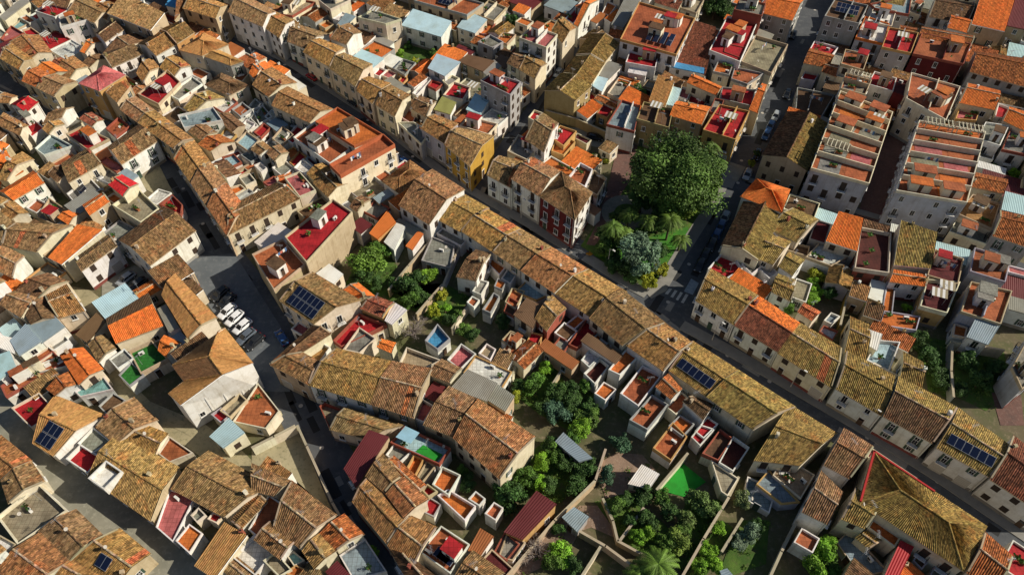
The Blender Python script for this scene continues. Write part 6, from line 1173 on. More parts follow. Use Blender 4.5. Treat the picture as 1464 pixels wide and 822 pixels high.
PAVEMENTS = [([(-80.33, 175.91), (-56.77, 158.02), (-33.12, 135.96), (-22.04, 123.66), (-13.55, 114.47), (-4.56, 106.77), (3.46, 100.15), (10.73, 93.72)], 2.0, 0.13), ([(13.81, 91.54), (22.16, 84.08), (24.5, 82.25)], 2.2, 0.13), ([(29.78, 75.27), (36.73, 70.06), (42.85, 65.11), (55.63, 54.6), (63.71, 47.11), (73.01, 37.81)], 2.2, 0.13), ([(45.44, 114.91), (39.72, 104.32), (32.46, 92.8), (27.11, 83.74), (24.5, 82.25)], 2.4, 0.13), ([(-13.26, 109.49), (-4.47, 102.71), (3.79, 95.76), (11.07, 89.93), (18.89, 83.41), (25.67, 76.66), (30.36, 71.22)], 1.4, 0.13), ([(48.45, 113.81), (57.25, 109.07), (68.67, 104.12), (77.12, 100.15)], 1.5, 0.13)]
LAMPS = [(1.81, 101.92), (17.8, 88.52), (34.48, 72.11), (45.61, 62.67), (54.85, 55.59), (-43.71, 145.54), (-18.42, 120.37)]
# labels: look, then the place in the town, then the order within that place
COUNT = ['leftmost','second from left','third from left','fourth from left','fifth from left','sixth from left','seventh from left','eighth from left','ninth from left','tenth from left','eleventh from left','twelfth from left','13th from left','14th from left']
def house_label(k, rc, wc, h, o, z, n):
    c, w = ROOF_WORD[rc], WALL_WORD[wc]; tl = c if 'tiled' in c else c+' tiled'; ex = ', solar panels' if o.get('solar') else ''
    if h >= 9 and k == 'f': s = f'tall {w} building, {c} roof{ex}'
    elif o.get('an'): s = f'low {w} annex, {c} roof'
    elif k == 'g': s = f'{w} gabled house, {tl} roof{ex}'
    elif k == 'h': s = f'{w} hipped house, {tl} roof'
    elif k == 's': s = f'{w} house, {tl} lean-to roof'
    elif k == 'm': s = f'{w} shed with {c} metal roof'
    else: s = ('low ' if h < 4.2 else '')+f'{w} house, {c} flat roof{ex}'
    s += ', '+ZONES[z]
    return s if n == -2 else s+', '+('rightmost' if n == -1 else COUNT[n])
HOUSES = []
for row in HOUSE_ROWS:
    k_, rc_, wc_, h_, q_, o_, z_, n_ = row; o_ = o_ or {}
    HOUSES.append((k_, rc_, wc_, h_, [(q_[i], q_[i+1]) for i in range(0, 8, 2)], o_, house_label(k_, rc_, wc_, h_, o_, z_, n_)))
# ------------------------------------------------------------------ colours (linear albedo)
ROOF = {'r':(.45,.020,.026),'t':(.255,.150,.068),'k':(.150,.085,.045),'K':(.21,.072,.042),'o':(.60,.165,.035),
 'O':(.34,.115,.038),'y':(.275,.190,.062),'e':(.42,.125,.050),'p':(.52,.15,.15),'b':(.40,.56,.62),'B':(.06,.25,.48),
 'L':(.24,.31,.35),'G':(.26,.255,.22),'w':(.70,.69,.66),'c':(.42,.33,.21),'C':(.30,.265,.18),'a':(.40,.21,.075),
 'n':(.03,.19,.03),'N':(.01,.22,.09),'M':(.12,.020,.022),'m':(.10,.025,.020),'T':(.22,.42,.42),'Y':(.30,.28,.09)}
WALL = {'w':(.72,.71,.68),'c':(.68,.61,.47),'b':(.47,.375,.25),'o':(.52,.31,.12),'g':(.34,.34,.34),'r':(.13,.018,.018),
 'R':(.30,.085,.055),'y':(.44,.28,.05),'l':(.40,.40,.46),'O':(.36,.27,.13),'M':(.12,.016,.018),'p':(.62,.40,.40)}

# ------------------------------------------------------------------ materials
def mat(name, rough=.9):
    m = bpy.data.materials.new(name); m.use_nodes = True
    nt = m.node_tree; b = nt.nodes['Principled BSDF']; b.inputs['Roughness'].default_value = rough
    b.inputs['Specular IOR Level'].default_value = .25
    return m, nt, b
def nd(nt, t, **k):
    n = nt.nodes.new(t)
    for a, v in k.items():
        if isinstance(v, (int, float, tuple, str)) and hasattr(n, a): setattr(n, a, v)
        else: n.inputs[a].default_value = v
    return n
def mixc(nt, a, b, fac, mode='MIX'):
    n = nt.nodes.new('ShaderNodeMix'); n.data_type = 'RGBA'; n.blend_type = mode
    for s, v in ((n.inputs[0], fac), (n.inputs[6], a), (n.inputs[7], b)):
        if hasattr(v, 'is_output'): nt.links.new(v, s)
        else: s.default_value = v if isinstance(v, float) else (*v, 1)
    return n.outputs[2]
def noise(nt, vec, scale, detail=3, rough=.6, lo=.35, hi=.65):
    n = nt.nodes.new('ShaderNodeTexNoise'); n.inputs['Scale'].default_value = scale
    n.inputs['Detail'].default_value = detail; n.inputs['Roughness'].default_value = rough
    if vec is not None: nt.links.new(vec, n.inputs['Vector'])
    r = nt.nodes.new('ShaderNodeMapRange'); r.inputs[1].default_value = lo; r.inputs[2].default_value = hi
    nt.links.new(n.outputs[0], r.inputs[0]); return r.outputs[0]
def vmath(nt, op, a, b=None):
    n = nt.nodes.new('ShaderNodeVectorMath'); n.operation = op; nt.links.new(a, n.inputs[0])
    if b is not None:
        if hasattr(b, 'is_output'): nt.links.new(b, n.inputs[1])
        else: n.inputs[1].default_value = b
    return n.outputs[0]
def bump(nt, b, h, strength, dist):
    n = nt.nodes.new('ShaderNodeBump'); n.inputs['Strength'].default_value = strength; n.inputs['Distance'].default_value = dist
    nt.links.new(h, n.inputs['Height']); nt.links.new(n.outputs[0], b.inputs['Normal'])
def pos(nt): return nt.nodes.new('ShaderNodeNewGeometry').outputs['Position']
def objcol(nt): return nt.nodes.new('ShaderNodeObjectInfo').outputs['Color']

# clay tiles: colour of each slope comes from the mesh attribute, every tile its own shade
def tile_material(name, k1, k2, kl, kr, kp):
    m, nt, b = mat(name, .92)
    att = nt.nodes.new('ShaderNodeAttribute'); att.attribute_name = 'slope_colour'
    uv = nt.nodes.new('ShaderNodeUVMap').outputs[0]; P = pos(nt)
    def cells(su, sv, k):
        cell = vmath(nt, 'FLOOR', vmath(nt, 'MULTIPLY', uv, (1/su, 1/sv, 1)))
        w = nt.nodes.new('ShaderNodeTexWhiteNoise'); nt.links.new(cell, w.inputs[0])
        r = nt.nodes.new('ShaderNodeMapRange'); r.inputs[3].default_value = 1-k; r.inputs[4].default_value = 1+k
        nt.links.new(w.outputs[0], r.inputs[0]); return r.outputs[0]
    c = mixc(nt, att.outputs[0], cells(.20, .36, k1), 1.0, 'MULTIPLY')
    c = mixc(nt, c, cells(.48, .60, k2), 1.0, 'MULTIPLY')
    c = mixc(nt, c, mixc(nt, c, (.40, .37, .27), 1.0, 'MULTIPLY'), nt_scale(nt, noise(nt, P, 1.3, 6, .75, .44, .70), kl))
    c = mixc(nt, c, mixc(nt, c, (1.40, .78, .58), 1.0, 'MULTIPLY'), nt_scale(nt, noise(nt, vmath(nt, 'ADD', P, (31., 7., 3.)), .5, 4, .65, .55, .74), kr))
    c = mixc(nt, c, mixc(nt, c, (1.7, 1.62, 1.5), 1.0, 'MULTIPLY'), nt_scale(nt, noise(nt, vmath(nt, 'ADD', P, (5., 70., 3.)), 2.6, 5, .75, .54, .74), kp))
    nt.links.new(c, b.inputs['Base Color'])
    wv = nt.nodes.new('ShaderNodeTexWave'); wv.bands_direction = 'Y'; wv.wave_profile = 'SAW'; wv.inputs['Scale'].default_value = .8
    nt.links.new(uv, wv.inputs[0]); bump(nt, b, wv.outputs[1], .5, .05)
    return m
def nt_scale(nt, s, k):
    n = nt.nodes.new('ShaderNodeMath'); n.operation = 'MULTIPLY'; nt.links.new(s, n.inputs[0]); n.inputs[1].default_value = k
    return n.outputs[0]
m_tile = tile_material('old_clay_tile', .54, .22, 1., .7, 1.)
m_tile_new = tile_material('new_clay_tile', .22, .12, .45, .4, .3)
def tile_of(rc): return m_tile_new if rc in 'oarpP' else m_tile

def weathered(name, rough, s1, dark, s2=.0, grime=(.55, .52, .46), amount=.7, bmp=.0):
    m, nt, b = mat(name, rough)
    P = pos(nt); oc = objcol(nt)
    n1 = noise(nt, P, s1, 5, .65, .44, .72)
    c = mixc(nt, oc, mixc(nt, oc, grime, 1.0, 'MULTIPLY'), nt_scale(nt, n1, amount))
    n2 = noise(nt, P, s1*6, 3, .6, .3, .7)
    c = mixc(nt, c, mixc(nt, c, dark, 1.0, 'MULTIPLY'), nt_scale(nt, n2, .55))
    nt.links.new(c, b.inputs['Base Color'])
    if bmp: bump(nt, b, n2, bmp, .02)
    return m
m_wall = weathered('plaster', .93, .55, (.86, .85, .82), grime=(.70, .66, .58), amount=.75, bmp=.15)
# rain streaks running down the plaster
nt = m_wall.node_tree; b = nt.nodes['Principled BSDF']
src = b.inputs['Base Color'].links[0].from_socket
st = noise(nt, vmath(nt, 'MULTIPLY', pos(nt), (2.2, 2.2, .12)), 1.0, 4, .6, .52, .78)
nt.links.new(mixc(nt, src, mixc(nt, src, (.66, .62, .56), 1.0, 'MULTIPLY'), nt_scale(nt, st, .8)), b.inputs['Base Color'])
m_floor = weathered('terrace_paint', .8, .45, (.72, .70, .68), grime=(.48, .47, .46), amount=1.0)
nt = m_floor.node_tree; b = nt.nodes['Principled BSDF']; src = b.inputs['Base Color'].links[0].from_socket
st = noise(nt, vmath(nt, 'ADD', pos(nt), (13., 5., 0.)), .9, 6, .7, .54, .66)
src = mixc(nt, src, mixc(nt, src, (1.25, 1.35, 1.35), 1.0, 'MULTIPLY'), nt_scale(nt, st, .8))
bk = nt.nodes.new('ShaderNodeTexBrick'); bk.inputs['Scale'].default_value = 1.; bk.offset = 0.; bk.inputs['Brick Width'].default_value = .62; bk.inputs['Row Height'].default_value = .62; bk.inputs['Mortar Size'].default_value = .035
bk.inputs['Color1'].default_value = (1, 1, 1, 1); bk.inputs['Color2'].default_value = (.86, .86, .86, 1); bk.inputs['Mortar'].default_value = (.62, .6, .58, 1)
nt.links.new(nt.nodes.new('ShaderNodeTexCoord').outputs['Object'], bk.inputs['Vector'])
nt.links.new(mixc(nt, src, bk.outputs[0], 1.0, 'MULTIPLY'), b.inputs['Base Color'])
m_sheet = weathered('metal_sheet', .6, .35, (.88, .88, .86), grime=(.72, .66, .58), amount=.7)
m_plain = weathered('painted_render', .85, .8, (.85, .84, .82), grime=(.7, .67, .6), amount=.6)
m_trim, nt, b = mat('frame_paint', .6); b.inputs['Base Color'].default_value = (.40, .37, .33, 1)
m_white, nt, b = mat('white_trim', .6); b.inputs['Base Color'].default_value = (.66, .65, .62, 1)
m_shut, nt, b = mat('wood_shutter', .7); b.inputs['Base Color'].default_value = (.075, .045, .028, 1)
m_glass, nt, b = mat('window_glass', .08); b.inputs['Base Color'].default_value = (.012, .014, .018, 1); b.inputs['Specular IOR Level'].default_value = .5
m_iron, nt, b = mat('dark_iron', .5); b.inputs['Base Color'].default_value = (.02, .02, .022, 1)
m_pv, nt, b = mat('solar_cells', .15); b.inputs['Base Color'].default_value = (.006, .010, .030, 1); b.inputs['Specular IOR Level'].default_value = .5
m_alu, nt, b = mat('aluminium', .4); b.inputs['Base Color'].default_value = (.5, .52, .55, 1); b.inputs['Metallic'].default_value = .6
m_tyre, nt, b = mat('rubber', .9); b.inputs['Base Color'].default_value = (.015, .015, .015, 1)
m_paint, nt, b = mat('car_paint', .25); nt.links.new(objcol(nt), b.inputs['Base Color']); b.inputs['Coat Weight'].default_value = .5
m_bark, nt, b = mat('bark', .95); b.inputs['Base Color'].default_value = (.09, .065, .045, 1)
m_leaf, nt, b = mat('leaves', .65)
att = nt.nodes.new('ShaderNodeAttribute'); att.attribute_name = 'leaf_shade'
nt.links.new(mixc(nt, objcol(nt), att.outputs[0], 1.0, 'MULTIPLY'), b.inputs['Base Color'])
# ground kinds
def ground_mat(name, c1, c2, s1, c3=None, s3=8., bm=.3, rough=.95):
    m, nt, b = mat(name, rough); P = pos(nt)
    c = mixc(nt, c1, c2, noise(nt, P, s1, 6, .65, .38, .64))
    if c3: c = mixc(nt, c, c3, noise(nt, vmath(nt, 'ADD', P, (40., 11., 0.)), s3, 4, .7, .52, .72))
    nt.links.new(c, b.inputs['Base Color']); bump(nt, b, noise(nt, P, 3.0, 5, .7, .2, .8), bm, .06)
    return m
GM = {'earth': ground_mat('earth', (.13,.105,.065), (.08,.095,.035), .16, (.21,.17,.11), 1.2),
 'asphalt': ground_mat('asphalt', (.066,.072,.082), (.090,.096,.106), .22, (.12,.125,.13), .9, .1),
 'concrete': ground_mat('concrete_road', (.265,.255,.205), (.20,.195,.155), .3, (.33,.32,.26), 1.1, .1),
 'dust': ground_mat('dusty_ground', (.36,.315,.20), (.27,.24,.15), .25, (.17,.16,.09), 1.6, .2),
 'slate': ground_mat('square_asphalt', (.095,.108,.122), (.125,.138,.15), .25, (.17,.18,.19), .8, .1), 'brick_paving': ground_mat('brick_paving', (.16,.085,.07), (.115,.07,.06), .6, (.2,.13,.11), 2.5, .2),
 'lawn': ground_mat('grass_ground', (.045,.095,.018), (.085,.15,.025), .35, (.10,.085,.045), .9, .8),
 'turf': ground_mat('turf', (.022,.27,.03), (.02,.20,.022), .5, None, 1, .3), 'turf2': ground_mat('park_grass', (.05,.20,.02), (.04,.13,.018), .4, (.11,.17,.03), .8, .5),
 'soil': ground_mat('bare_soil', (.27,.185,.135), (.20,.14,.10), .4, (.36,.28,.22), 2.2, .6),
 'pavement': ground_mat('pavement', (.25,.24,.22), (.20,.195,.18), .5, None, 1, .1),
 'paint': ground_mat('road_paint', (.55,.55,.53), (.38,.38,.37), 1.6, None, 1, .0),
 'bluepaint': ground_mat('bay_paint', (.30,.36,.42), (.20,.25,.30), 1.4, None, 1, .0)}

# ------------------------------------------------------------------ mesh helper
class MB:
    def __init__(s): s.v=[]; s.f=[]; s.mi=[]; s.uv=[]; s.col=[]; s.has=False
    def face(s, pts, mi=0, uv=None, col=None):
        n=len(s.v); s.v += [tuple(p) for p in pts]; s.f.append(tuple(range(n, n+len(pts)))); s.mi.append(mi)
        s.uv += uv or [(0,0)]*len(pts); s.col.append(col or (1,1,1))
        if uv or col: s.has=True
    def box(s, c, d, mi=0, rz=0., top=None):
        cx,cy,cz=c; x,y,z=d[0]/2,d[1]/2,d[2]/2; t=top or 1.
        ca,sa=math.cos(rz),math.sin(rz)
        def q(a,b_,e,k=1.): a*=k; b_*=k; return (cx+a*ca-b_*sa, cy+a*sa+b_*ca, cz+e)
        L=[q(-x,-y,-z),q(x,-y,-z),q(x,y,-z),q(-x,y,-z)]; U=[q(-x,-y,z,t),q(x,-y,z,t),q(x,y,z,t),q(-x,y,z,t)]
        s.face(U,mi); s.face(L[::-1],mi)
        for i in range(4): j=(i+1)%4; s.face([L[i],L[j],U[j],U[i]],mi)
    def prism(s, poly, z0, z1, mi=0, cap=True):
        n=len(poly)
        for i in range(n):
            a,b_=poly[i],poly[(i+1)%n]; s.face([(*a,z0),(*b_,z0),(*b_,z1),(*a,z1)],mi)
        if cap: s.face([(*p,z1) for p in poly],mi); s.face([(*p,z0) for p in poly[::-1]],mi)
    def tube(s, a, b_, r0, r1, n=6, mi=0):
        a=Vector(a); b_=Vector(b_); d=(b_-a).normalized(); u=d.orthogonal().normalized(); w=d.cross(u)
        A=[a+(u*math.cos(k*2*math.pi/n)+w*math.sin(k*2*math.pi/n))*r0 for k in range(n)]
        B_=[b_+(u*math.cos(k*2*math.pi/n)+w*math.sin(k*2*math.pi/n))*r1 for k in range(n)]
        for k in range(n): j=(k+1)%n; s.face([A[k],A[j],B_[j],B_[k]],mi)
        s.face(B_,mi); s.face(A[::-1],mi)
    def mesh(s, name, mats):
        me=bpy.data.meshes.new(name); me.from_pydata(s.v,[],s.f)
        for m in mats: me.materials.append(m)
        me.polygons.foreach_set('material_index', s.mi)
        if s.has:
            ul=me.uv_layers.new(name='UVMap'); ul.data.foreach_set('uv',[x for p in s.uv for x in p])
            at=me.attributes.new('slope_colour','FLOAT_COLOR','FACE')
            at.data.foreach_set('color',[x for cc in s.col for x in (*cc,1)])
        me.update(); return me
    def build(s, name, mats, parent=None, color=None):
        return link(name, s.mesh(name, mats if isinstance(mats,(list,tuple)) else [mats]), parent, color)
def link(name, data, parent=None, color=None):
    o=bpy.data.objects.new(name, data); COL.objects.link(o)
    if parent is not None: o.parent=parent
    if color: o.color=(*color,1)
    return o
def tag(o, label=None, cat=None, group=None, kind=None):
    for k,v in (('label',label),('category',cat),('group',group),('kind',kind)):
        if v: o[k]=v
    return o
def ccw(P):
    a=sum(P[i][0]*P[(i+1)%len(P)][1]-P[(i+1)%len(P)][0]*P[i][1] for i in range(len(P)))
    return a>0
def inset(P, d):
    n=len(P); out=[]
    for i in range(n):
        a,b_,c_=Vector(P[i-1]),Vector(P[i]),Vector(P[(i+1)%n])
        e1=(b_-a).normalized(); e2=(c_-b_).normalized(); n1=Vector((-e1.y,e1.x)); n2=Vector((-e2.y,e2.x))
        k=1+n1.dot(n2); k=max(k,.3); out.append(tuple(b_+(n1+n2)*(d/k)))
    return out
def lerp(a,b_,t): return tuple(a[i]+(b_[i]-a[i])*t for i in range(len(a)))
def jit(c_, k, rnd): f=1+rnd.uniform(-k,k); return tuple(max(0,min(.95,x*f*(1+rnd.uniform(-k,k)*.4))) for x in c_)

# ------------------------------------------------------------------ ground and streets
def flat(name, P, z, m, extra=0.):
    mb=MB(); Q=P if ccw(P) else P[::-1]
    mb.face([(*p,z) for p in Q]); o=mb.build(name, m); o['kind']='structure'; return o
S=1500.; flat('ground', [(-S,-S+100),(S,-S+100),(S,S),(-S,S)], 0., GM['earth'])
def tri_flat(name, P, z, m):
    Q=P if ccw(P) else P[::-1]
    me=bpy.data.meshes.new(name); import bmesh
    bm=bmesh.new(); f=bm.faces.new([bm.verts.new((*p,z)) for p in Q]); bmesh.ops.triangulate(bm, faces=[f]); bm.to_mesh(me); bm.free()
    me.materials.append(m); o=link(name, me); o['kind']='structure'; return o
for n_, m_, P_, z_ in GROUND_PATCHES: tri_flat(n_, P_, z_+.004, GM[m_])
def offset_line(L, d):
    out=[]
    for i,p in enumerate(L):
        a=Vector(L[max(i-1,0)]); b_=Vector(L[min(i+1,len(L)-1)]); t=(b_-a).normalized(); out.append((p[0]-t.y*d,p[1]+t.x*d))
    return out
def kerb_strip(name, L, d0, d1, h):
    A=offset_line(L,d0); B_=offset_line(L,d1); mb=MB()
    for i in range(len(L)-1):
        q=[A[i],A[i+1],B_[i+1],B_[i]]
        q=q if ccw(q) else q[::-1]
        mb.face([(*p,h) for p in q])
        for X in (A,B_): mb.face([(*X[i],0),(*X[i+1],0),(*X[i+1],h),(*X[i],h)])
    o=mb.build(name, GM['pavement']); o['kind']='structure'
for i,(L_,w_,h_) in enumerate(PAVEMENTS): kerb_strip('pavement', L_, -w_/2, w_/2, h_+.004*i)
for i,P_ in enumerate(STRIPES): o=flat('zebra_stripe', P_, .075, GM['paint'])
flat('marked_bay', BAY, .080, GM['bluepaint'])

# ------------------------------------------------------------------ shared small meshes (local x along the wall, -y outwards)
def m_window():
    mb=MB()
    mb.box((0,-.03,0),(1.0,.06,1.0),1)                 # surround
    mb.face([(-.40,-.064,-.40),(.40,-.064,-.40),(.40,-.064,.42),(-.40,-.064,.42)],0)
    mb.box((0,-.075,0),(.05,.03,.84),2); mb.box((0,-.11,-.50),(1.12,.22,.06),1)
    return mb.mesh('window',[m_glass,m_white,m_trim])
def m_window2():
    mb=MB()
    mb.box((0,-.02,0),(1.0,.04,1.0),1)
    mb.face([(-.44,-.044,-.46),(.44,-.044,-.46),(.44,-.044,.46),(-.44,-.044,.46)],0)
    for k in range(7): mb.box((0,-.055,-.40+.135*k),(.84,.03,.05),1)
    return mb.mesh('window',[m_iron,m_shut])
def m_window3():
    mb=MB()
    mb.box((0,-.02,0),(.92,.04,1.0),1)
    mb.face([(-.38,-.044,-.44),(.38,-.044,-.44),(.38,-.044,.44),(-.38,-.044,.44)],0)
    mb.box((0,-.055,0),(.04,.03,.88),1); mb.box((0,-.055,.1),(.76,.03,.04),1)
    for s_ in (-1,1): mb.box((s_*.68,-.04,0),(.4,.05,1.0),2)
    mb.box((0,-.09,-.52),(1.1,.18,.05),1)
    return mb.mesh('window',[m_glass,m_white,m_green])
def m_door2():
    mb=MB(); mb.box((0,-.03,0),(1.0,.06,1.0),1); mb.box((0,-.07,-.03),(.82,.03,.9),0); mb.box((0,-.09,.36),(.6,.02,.12),2)
    return mb.mesh('door',[m_green,m_white,m_glass])
m_green,_,b=mat('green_paint',.6); b.inputs['Base Color'].default_value=(.045,.075,.055,1)
def m_laundry():
    mb=MB(); rnd=random.Random(8)
    for x in (-1.3,1.3): mb.tube((x,0,0),(x,0,1.75),.03,.03,5,0)
    mb.tube((-1.3,0,1.7),(1.3,0,1.7),.012,.012,4,0)
    x=-1.2
    for k in range(5):
        w=rnd.uniform(.3,.55); hh=rnd.uniform(.5,.95); d=rnd.uniform(-.12,.12)
        mb.face([(x,d,1.7-hh),(x+w,d*.5,1.7-hh),(x+w,.01,1.7),(x,.01,1.7)],1+k%3); x+=w+.04
    return mb.mesh('laundry_line',[m_alu,m_white,m_cloth_b,m_cloth_r])
m_cloth_b,_,b=mat('blue_cloth',.9); b.inputs['Base Color'].default_value=(.08,.16,.32,1)
m_cloth_r,_,b=mat('coral_cloth',.9); b.inputs['Base Color'].default_value=(.45,.14,.10,1)
def m_table():
    mb=MB(); mb.tube((0,0,0),(0,0,.7),.04,.04,6,0); mb.tube((0,0,.7),(0,0,.74),.5,.5,12,0)
    for k in range(3):
        a=k*2.1; x,y=.8*math.cos(a),.8*math.sin(a); mb.box((x,y,.42),(.42,.42,.05),1,a); mb.box((x*1.25,y*1.25,.65),(.05,.42,.5),1,a)
        for u in (-.16,.16):
            for v in (-.16,.16): mb.box((x+u,y+v,.2),(.04,.04,.4),1)
    return mb.mesh('table_and_chairs',[m_white,m_trim])
def m_awning():
    mb=MB(); z=1.9
    for x in (-1.1,1.1):
        for y in (-.8,.8): mb.tube((x,y,0),(x,y,z+.12*(y>0)),.035,.035,5,0)
    for k in range(6):
        x0=-1.25+k*.417; mb.face([(x0,-.95,z),(x0+.417,-.95,z),(x0+.417,.95,z+.22),(x0,.95,z+.22)],1+k%2)
    return mb.mesh('awning',[m_alu,m_white,m_awn])
m_awn,_,b=mat('awning_cloth',.9); b.inputs['Base Color'].default_value=(.30,.25,.16,1)
def m_planter():
    mb=MB(); mb.box((0,0,.2),(1.5,.4,.4),0); rnd=random.Random(5)
    for i in range(60):
        p=Vector((rnd.uniform(-.75,.75),rnd.gauss(0,.15),.42+rnd.random()*.4)); u=Vector((rnd.gauss(0,1),rnd.gauss(0,1),rnd.gauss(0,1))).normalized()*.13; w=u.orthogonal().normalized()*.1
        mb.face([p-u-w,p+u-w,p+u+w,p-u+w],1)
    return mb.mesh('planter',[m_clay,m_potleaf])
def m_door():
    mb=MB(); mb.box((0,-.03,0),(1.0,.06,1.0),1); mb.box((0,-.07,-.03),(.82,.03,.9),0); mb.box((0,-.09,.28),(.6,.02,.2),2)
    return mb.mesh('door',[m_shut,m_white,m_glass])
def m_garage():
    mb=MB(); mb.box((0,-.03,0),(1.0,.06,1.0),1)
    for k in range(6): mb.box((0,-.07,-.42+.165*k),(.92,.03,.14),0)
    return mb.mesh('garage_door',[m_trim,m_white])
def m_balcony():
    mb=MB(); mb.box((0,-.35,-.06),(1.8,.7,.12),0)
    for x in [-.87+.145*k for k in range(13)]: mb.box((x,-.68,.45),(.025,.025,.9),1)
    for y in (-.1,-.3,-.5): mb.box((-.88,y,.45),(.025,.025,.9),1); mb.box((.88,y,.45),(.025,.025,.9),1)
    mb.box((0,-.68,.92),(1.8,.05,.05),1); mb.box((-.88,-.35,.92),(.05,.7,.05),1); mb.box((.88,-.35,.92),(.05,.7,.05),1)
    return mb.mesh('balcony',[m_wall,m_iron])
def m_panel():
    mb=MB(); mb.box((0,0,.06),(1.0,1.0,.05),1); mb.box((0,0,.09),(.94,.94,.02),0)
    return mb.mesh('solar_panel',[m_pv,m_alu])
def m_ac():
    mb=MB(); mb.box((0,0,.35),(.85,.35,.6),0); mb.box((-.12,-.18,.35),(.45,.02,.45),1); mb.box((0,0,.03),(.7,.3,.06),1)
    return mb.mesh('air_conditioner',[m_white,m_iron])
def m_tank():
    mb=MB(); mb.tube((0,0,.15),(0,0,1.15),.5,.5,12,0); mb.tube((0,0,1.15),(0,0,1.3),.5,.2,12,0); mb.box((0,0,.08),(.9,.9,.15),1)
    return mb.mesh('water_tank',[m_white,m_trim])
def m_dish():
    mb=MB(); mb.tube((0,0,0),(0,0,.9),.03,.03,5,1); c=Vector((.1,0,.95)); ax=Vector((.75,-.2,.6)).normalized(); u=ax.orthogonal().normalized(); w=ax.cross(u); R0=None
    for r,d in ((.0,0.),(.14,.02),(.27,.07)):
        R1=[c+ax*d+(u*math.cos(k*math.pi/6)+w*math.sin(k*math.pi/6))*max(r,.001) for k in range(12)]
        if R0:
            for k in range(12): j=(k+1)%12; mb.face([R0[k],R0[j],R1[j],R1[k]],0)
        R0=R1
    mb.tube(c,c+ax*.5,.015,.015,4,1)
    return mb.mesh('satellite_dish',[m_trim,m_alu])
def m_ant():
    mb=MB(); mb.tube((0,0,0),(0,0,2.6),.03,.02,5,0); mb.box((0,0,2.4),(1.2,.03,.03),0)
    for k in range(6): mb.box((-.5+.2*k,0,2.4),(.02,.5,.02),0)
    return mb.mesh('antenna',[m_alu])
def m_chim(k):
    mb=MB(); mb.box((0,0,.25),(.46,.38,1.3),0); mb.box((0,0,.92),(.56,.48,.06),0)
    if k: mb.box((0,0,1.02),(.34,.26,.16),2); mb.box((0,0,1.12),(.5,.42,.05),0)
    else: mb.tube((0,0,.95),(0,0,1.2),.1,.1,8,2)
    return mb.mesh('chimney',[m_plain,m_white,m_iron])
def m_pot():
    mb=MB(); mb.tube((0,0,0),(0,0,.35),.16,.22,8,0); rnd=random.Random(4)
    for i in range(26):
        p=Vector((rnd.gauss(0,.2),rnd.gauss(0,.2),.5+rnd.random()*.5)); u=Vector((rnd.gauss(0,1),rnd.gauss(0,1),rnd.gauss(0,1))).normalized()*.14; w=u.orthogonal().normalized()*.12
        mb.face([p-u-w,p+u-w,p+u+w,p-u+w],1)
    return mb.mesh('potted_plant',[m_clay,m_potleaf])
m_clay,_,b=mat('clay_pot',.9); b.inputs['Base Color'].default_value=(.30,.11,.05,1)
m_potleaf,_,b=mat('pot_leaf',.7); b.inputs['Base Color'].default_value=(.05,.12,.02,1)
ME=dict(dish=m_dish(),win3=m_window3(),door2=m_door2(),laundry=m_laundry(),table=m_table(),awning=m_awning(),planter=m_planter(),win=m_window(),win2=m_window2(),door=m_door(),garage=m_garage(),balcony=m_balcony(),panel=m_panel(),ac=m_ac(),tank=m_tank(),ant=m_ant(),chim=m_chim(0),chim2=m_chim(1),pot=m_pot())
def put(name, me, parent, p, rz=0., s=(1,1,1), color=None):
    o=link(name, me, parent, color); o.location=p; o.rotation_euler=(0,0,rz); o.scale=s; return o

# ------------------------------------------------------------------ what stands where (to keep windows off party walls)
POLY=[]; GRID={}
def reg(P,h):
    i=len(POLY); POLY.append((P,h)); xs=[p[0] for p in P]; ys=[p[1] for p in P]
    for gx in range(int(min(xs)//8),int(max(xs)//8)+1):
        for gy in range(int(min(ys)//8),int(max(ys)//8)+1): GRID.setdefault((gx,gy),[]).append(i)
    return i
def inside(p,P):
    r=False; x,y=p; j=len(P)-1
    for i in range(len(P)):
        xi,yi=P[i]; xj,yj=P[j]
        if (yi>y)!=(yj>y) and x<(xj-xi)*(y-yi)/(yj-yi)+xi: r=not r
        j=i
    return r
def blocked(p, z, me_):
    for i in GRID.get((int(p[0]//8),int(p[1]//8)),()):
        if i!=me_ and POLY[i][1]>z and inside(p,POLY[i][0]): return True
    return False
def terrain_free(a,b_,h,me_):
    m=lerp(a,b_,.5); return not blocked(m,h-1.5,me_)

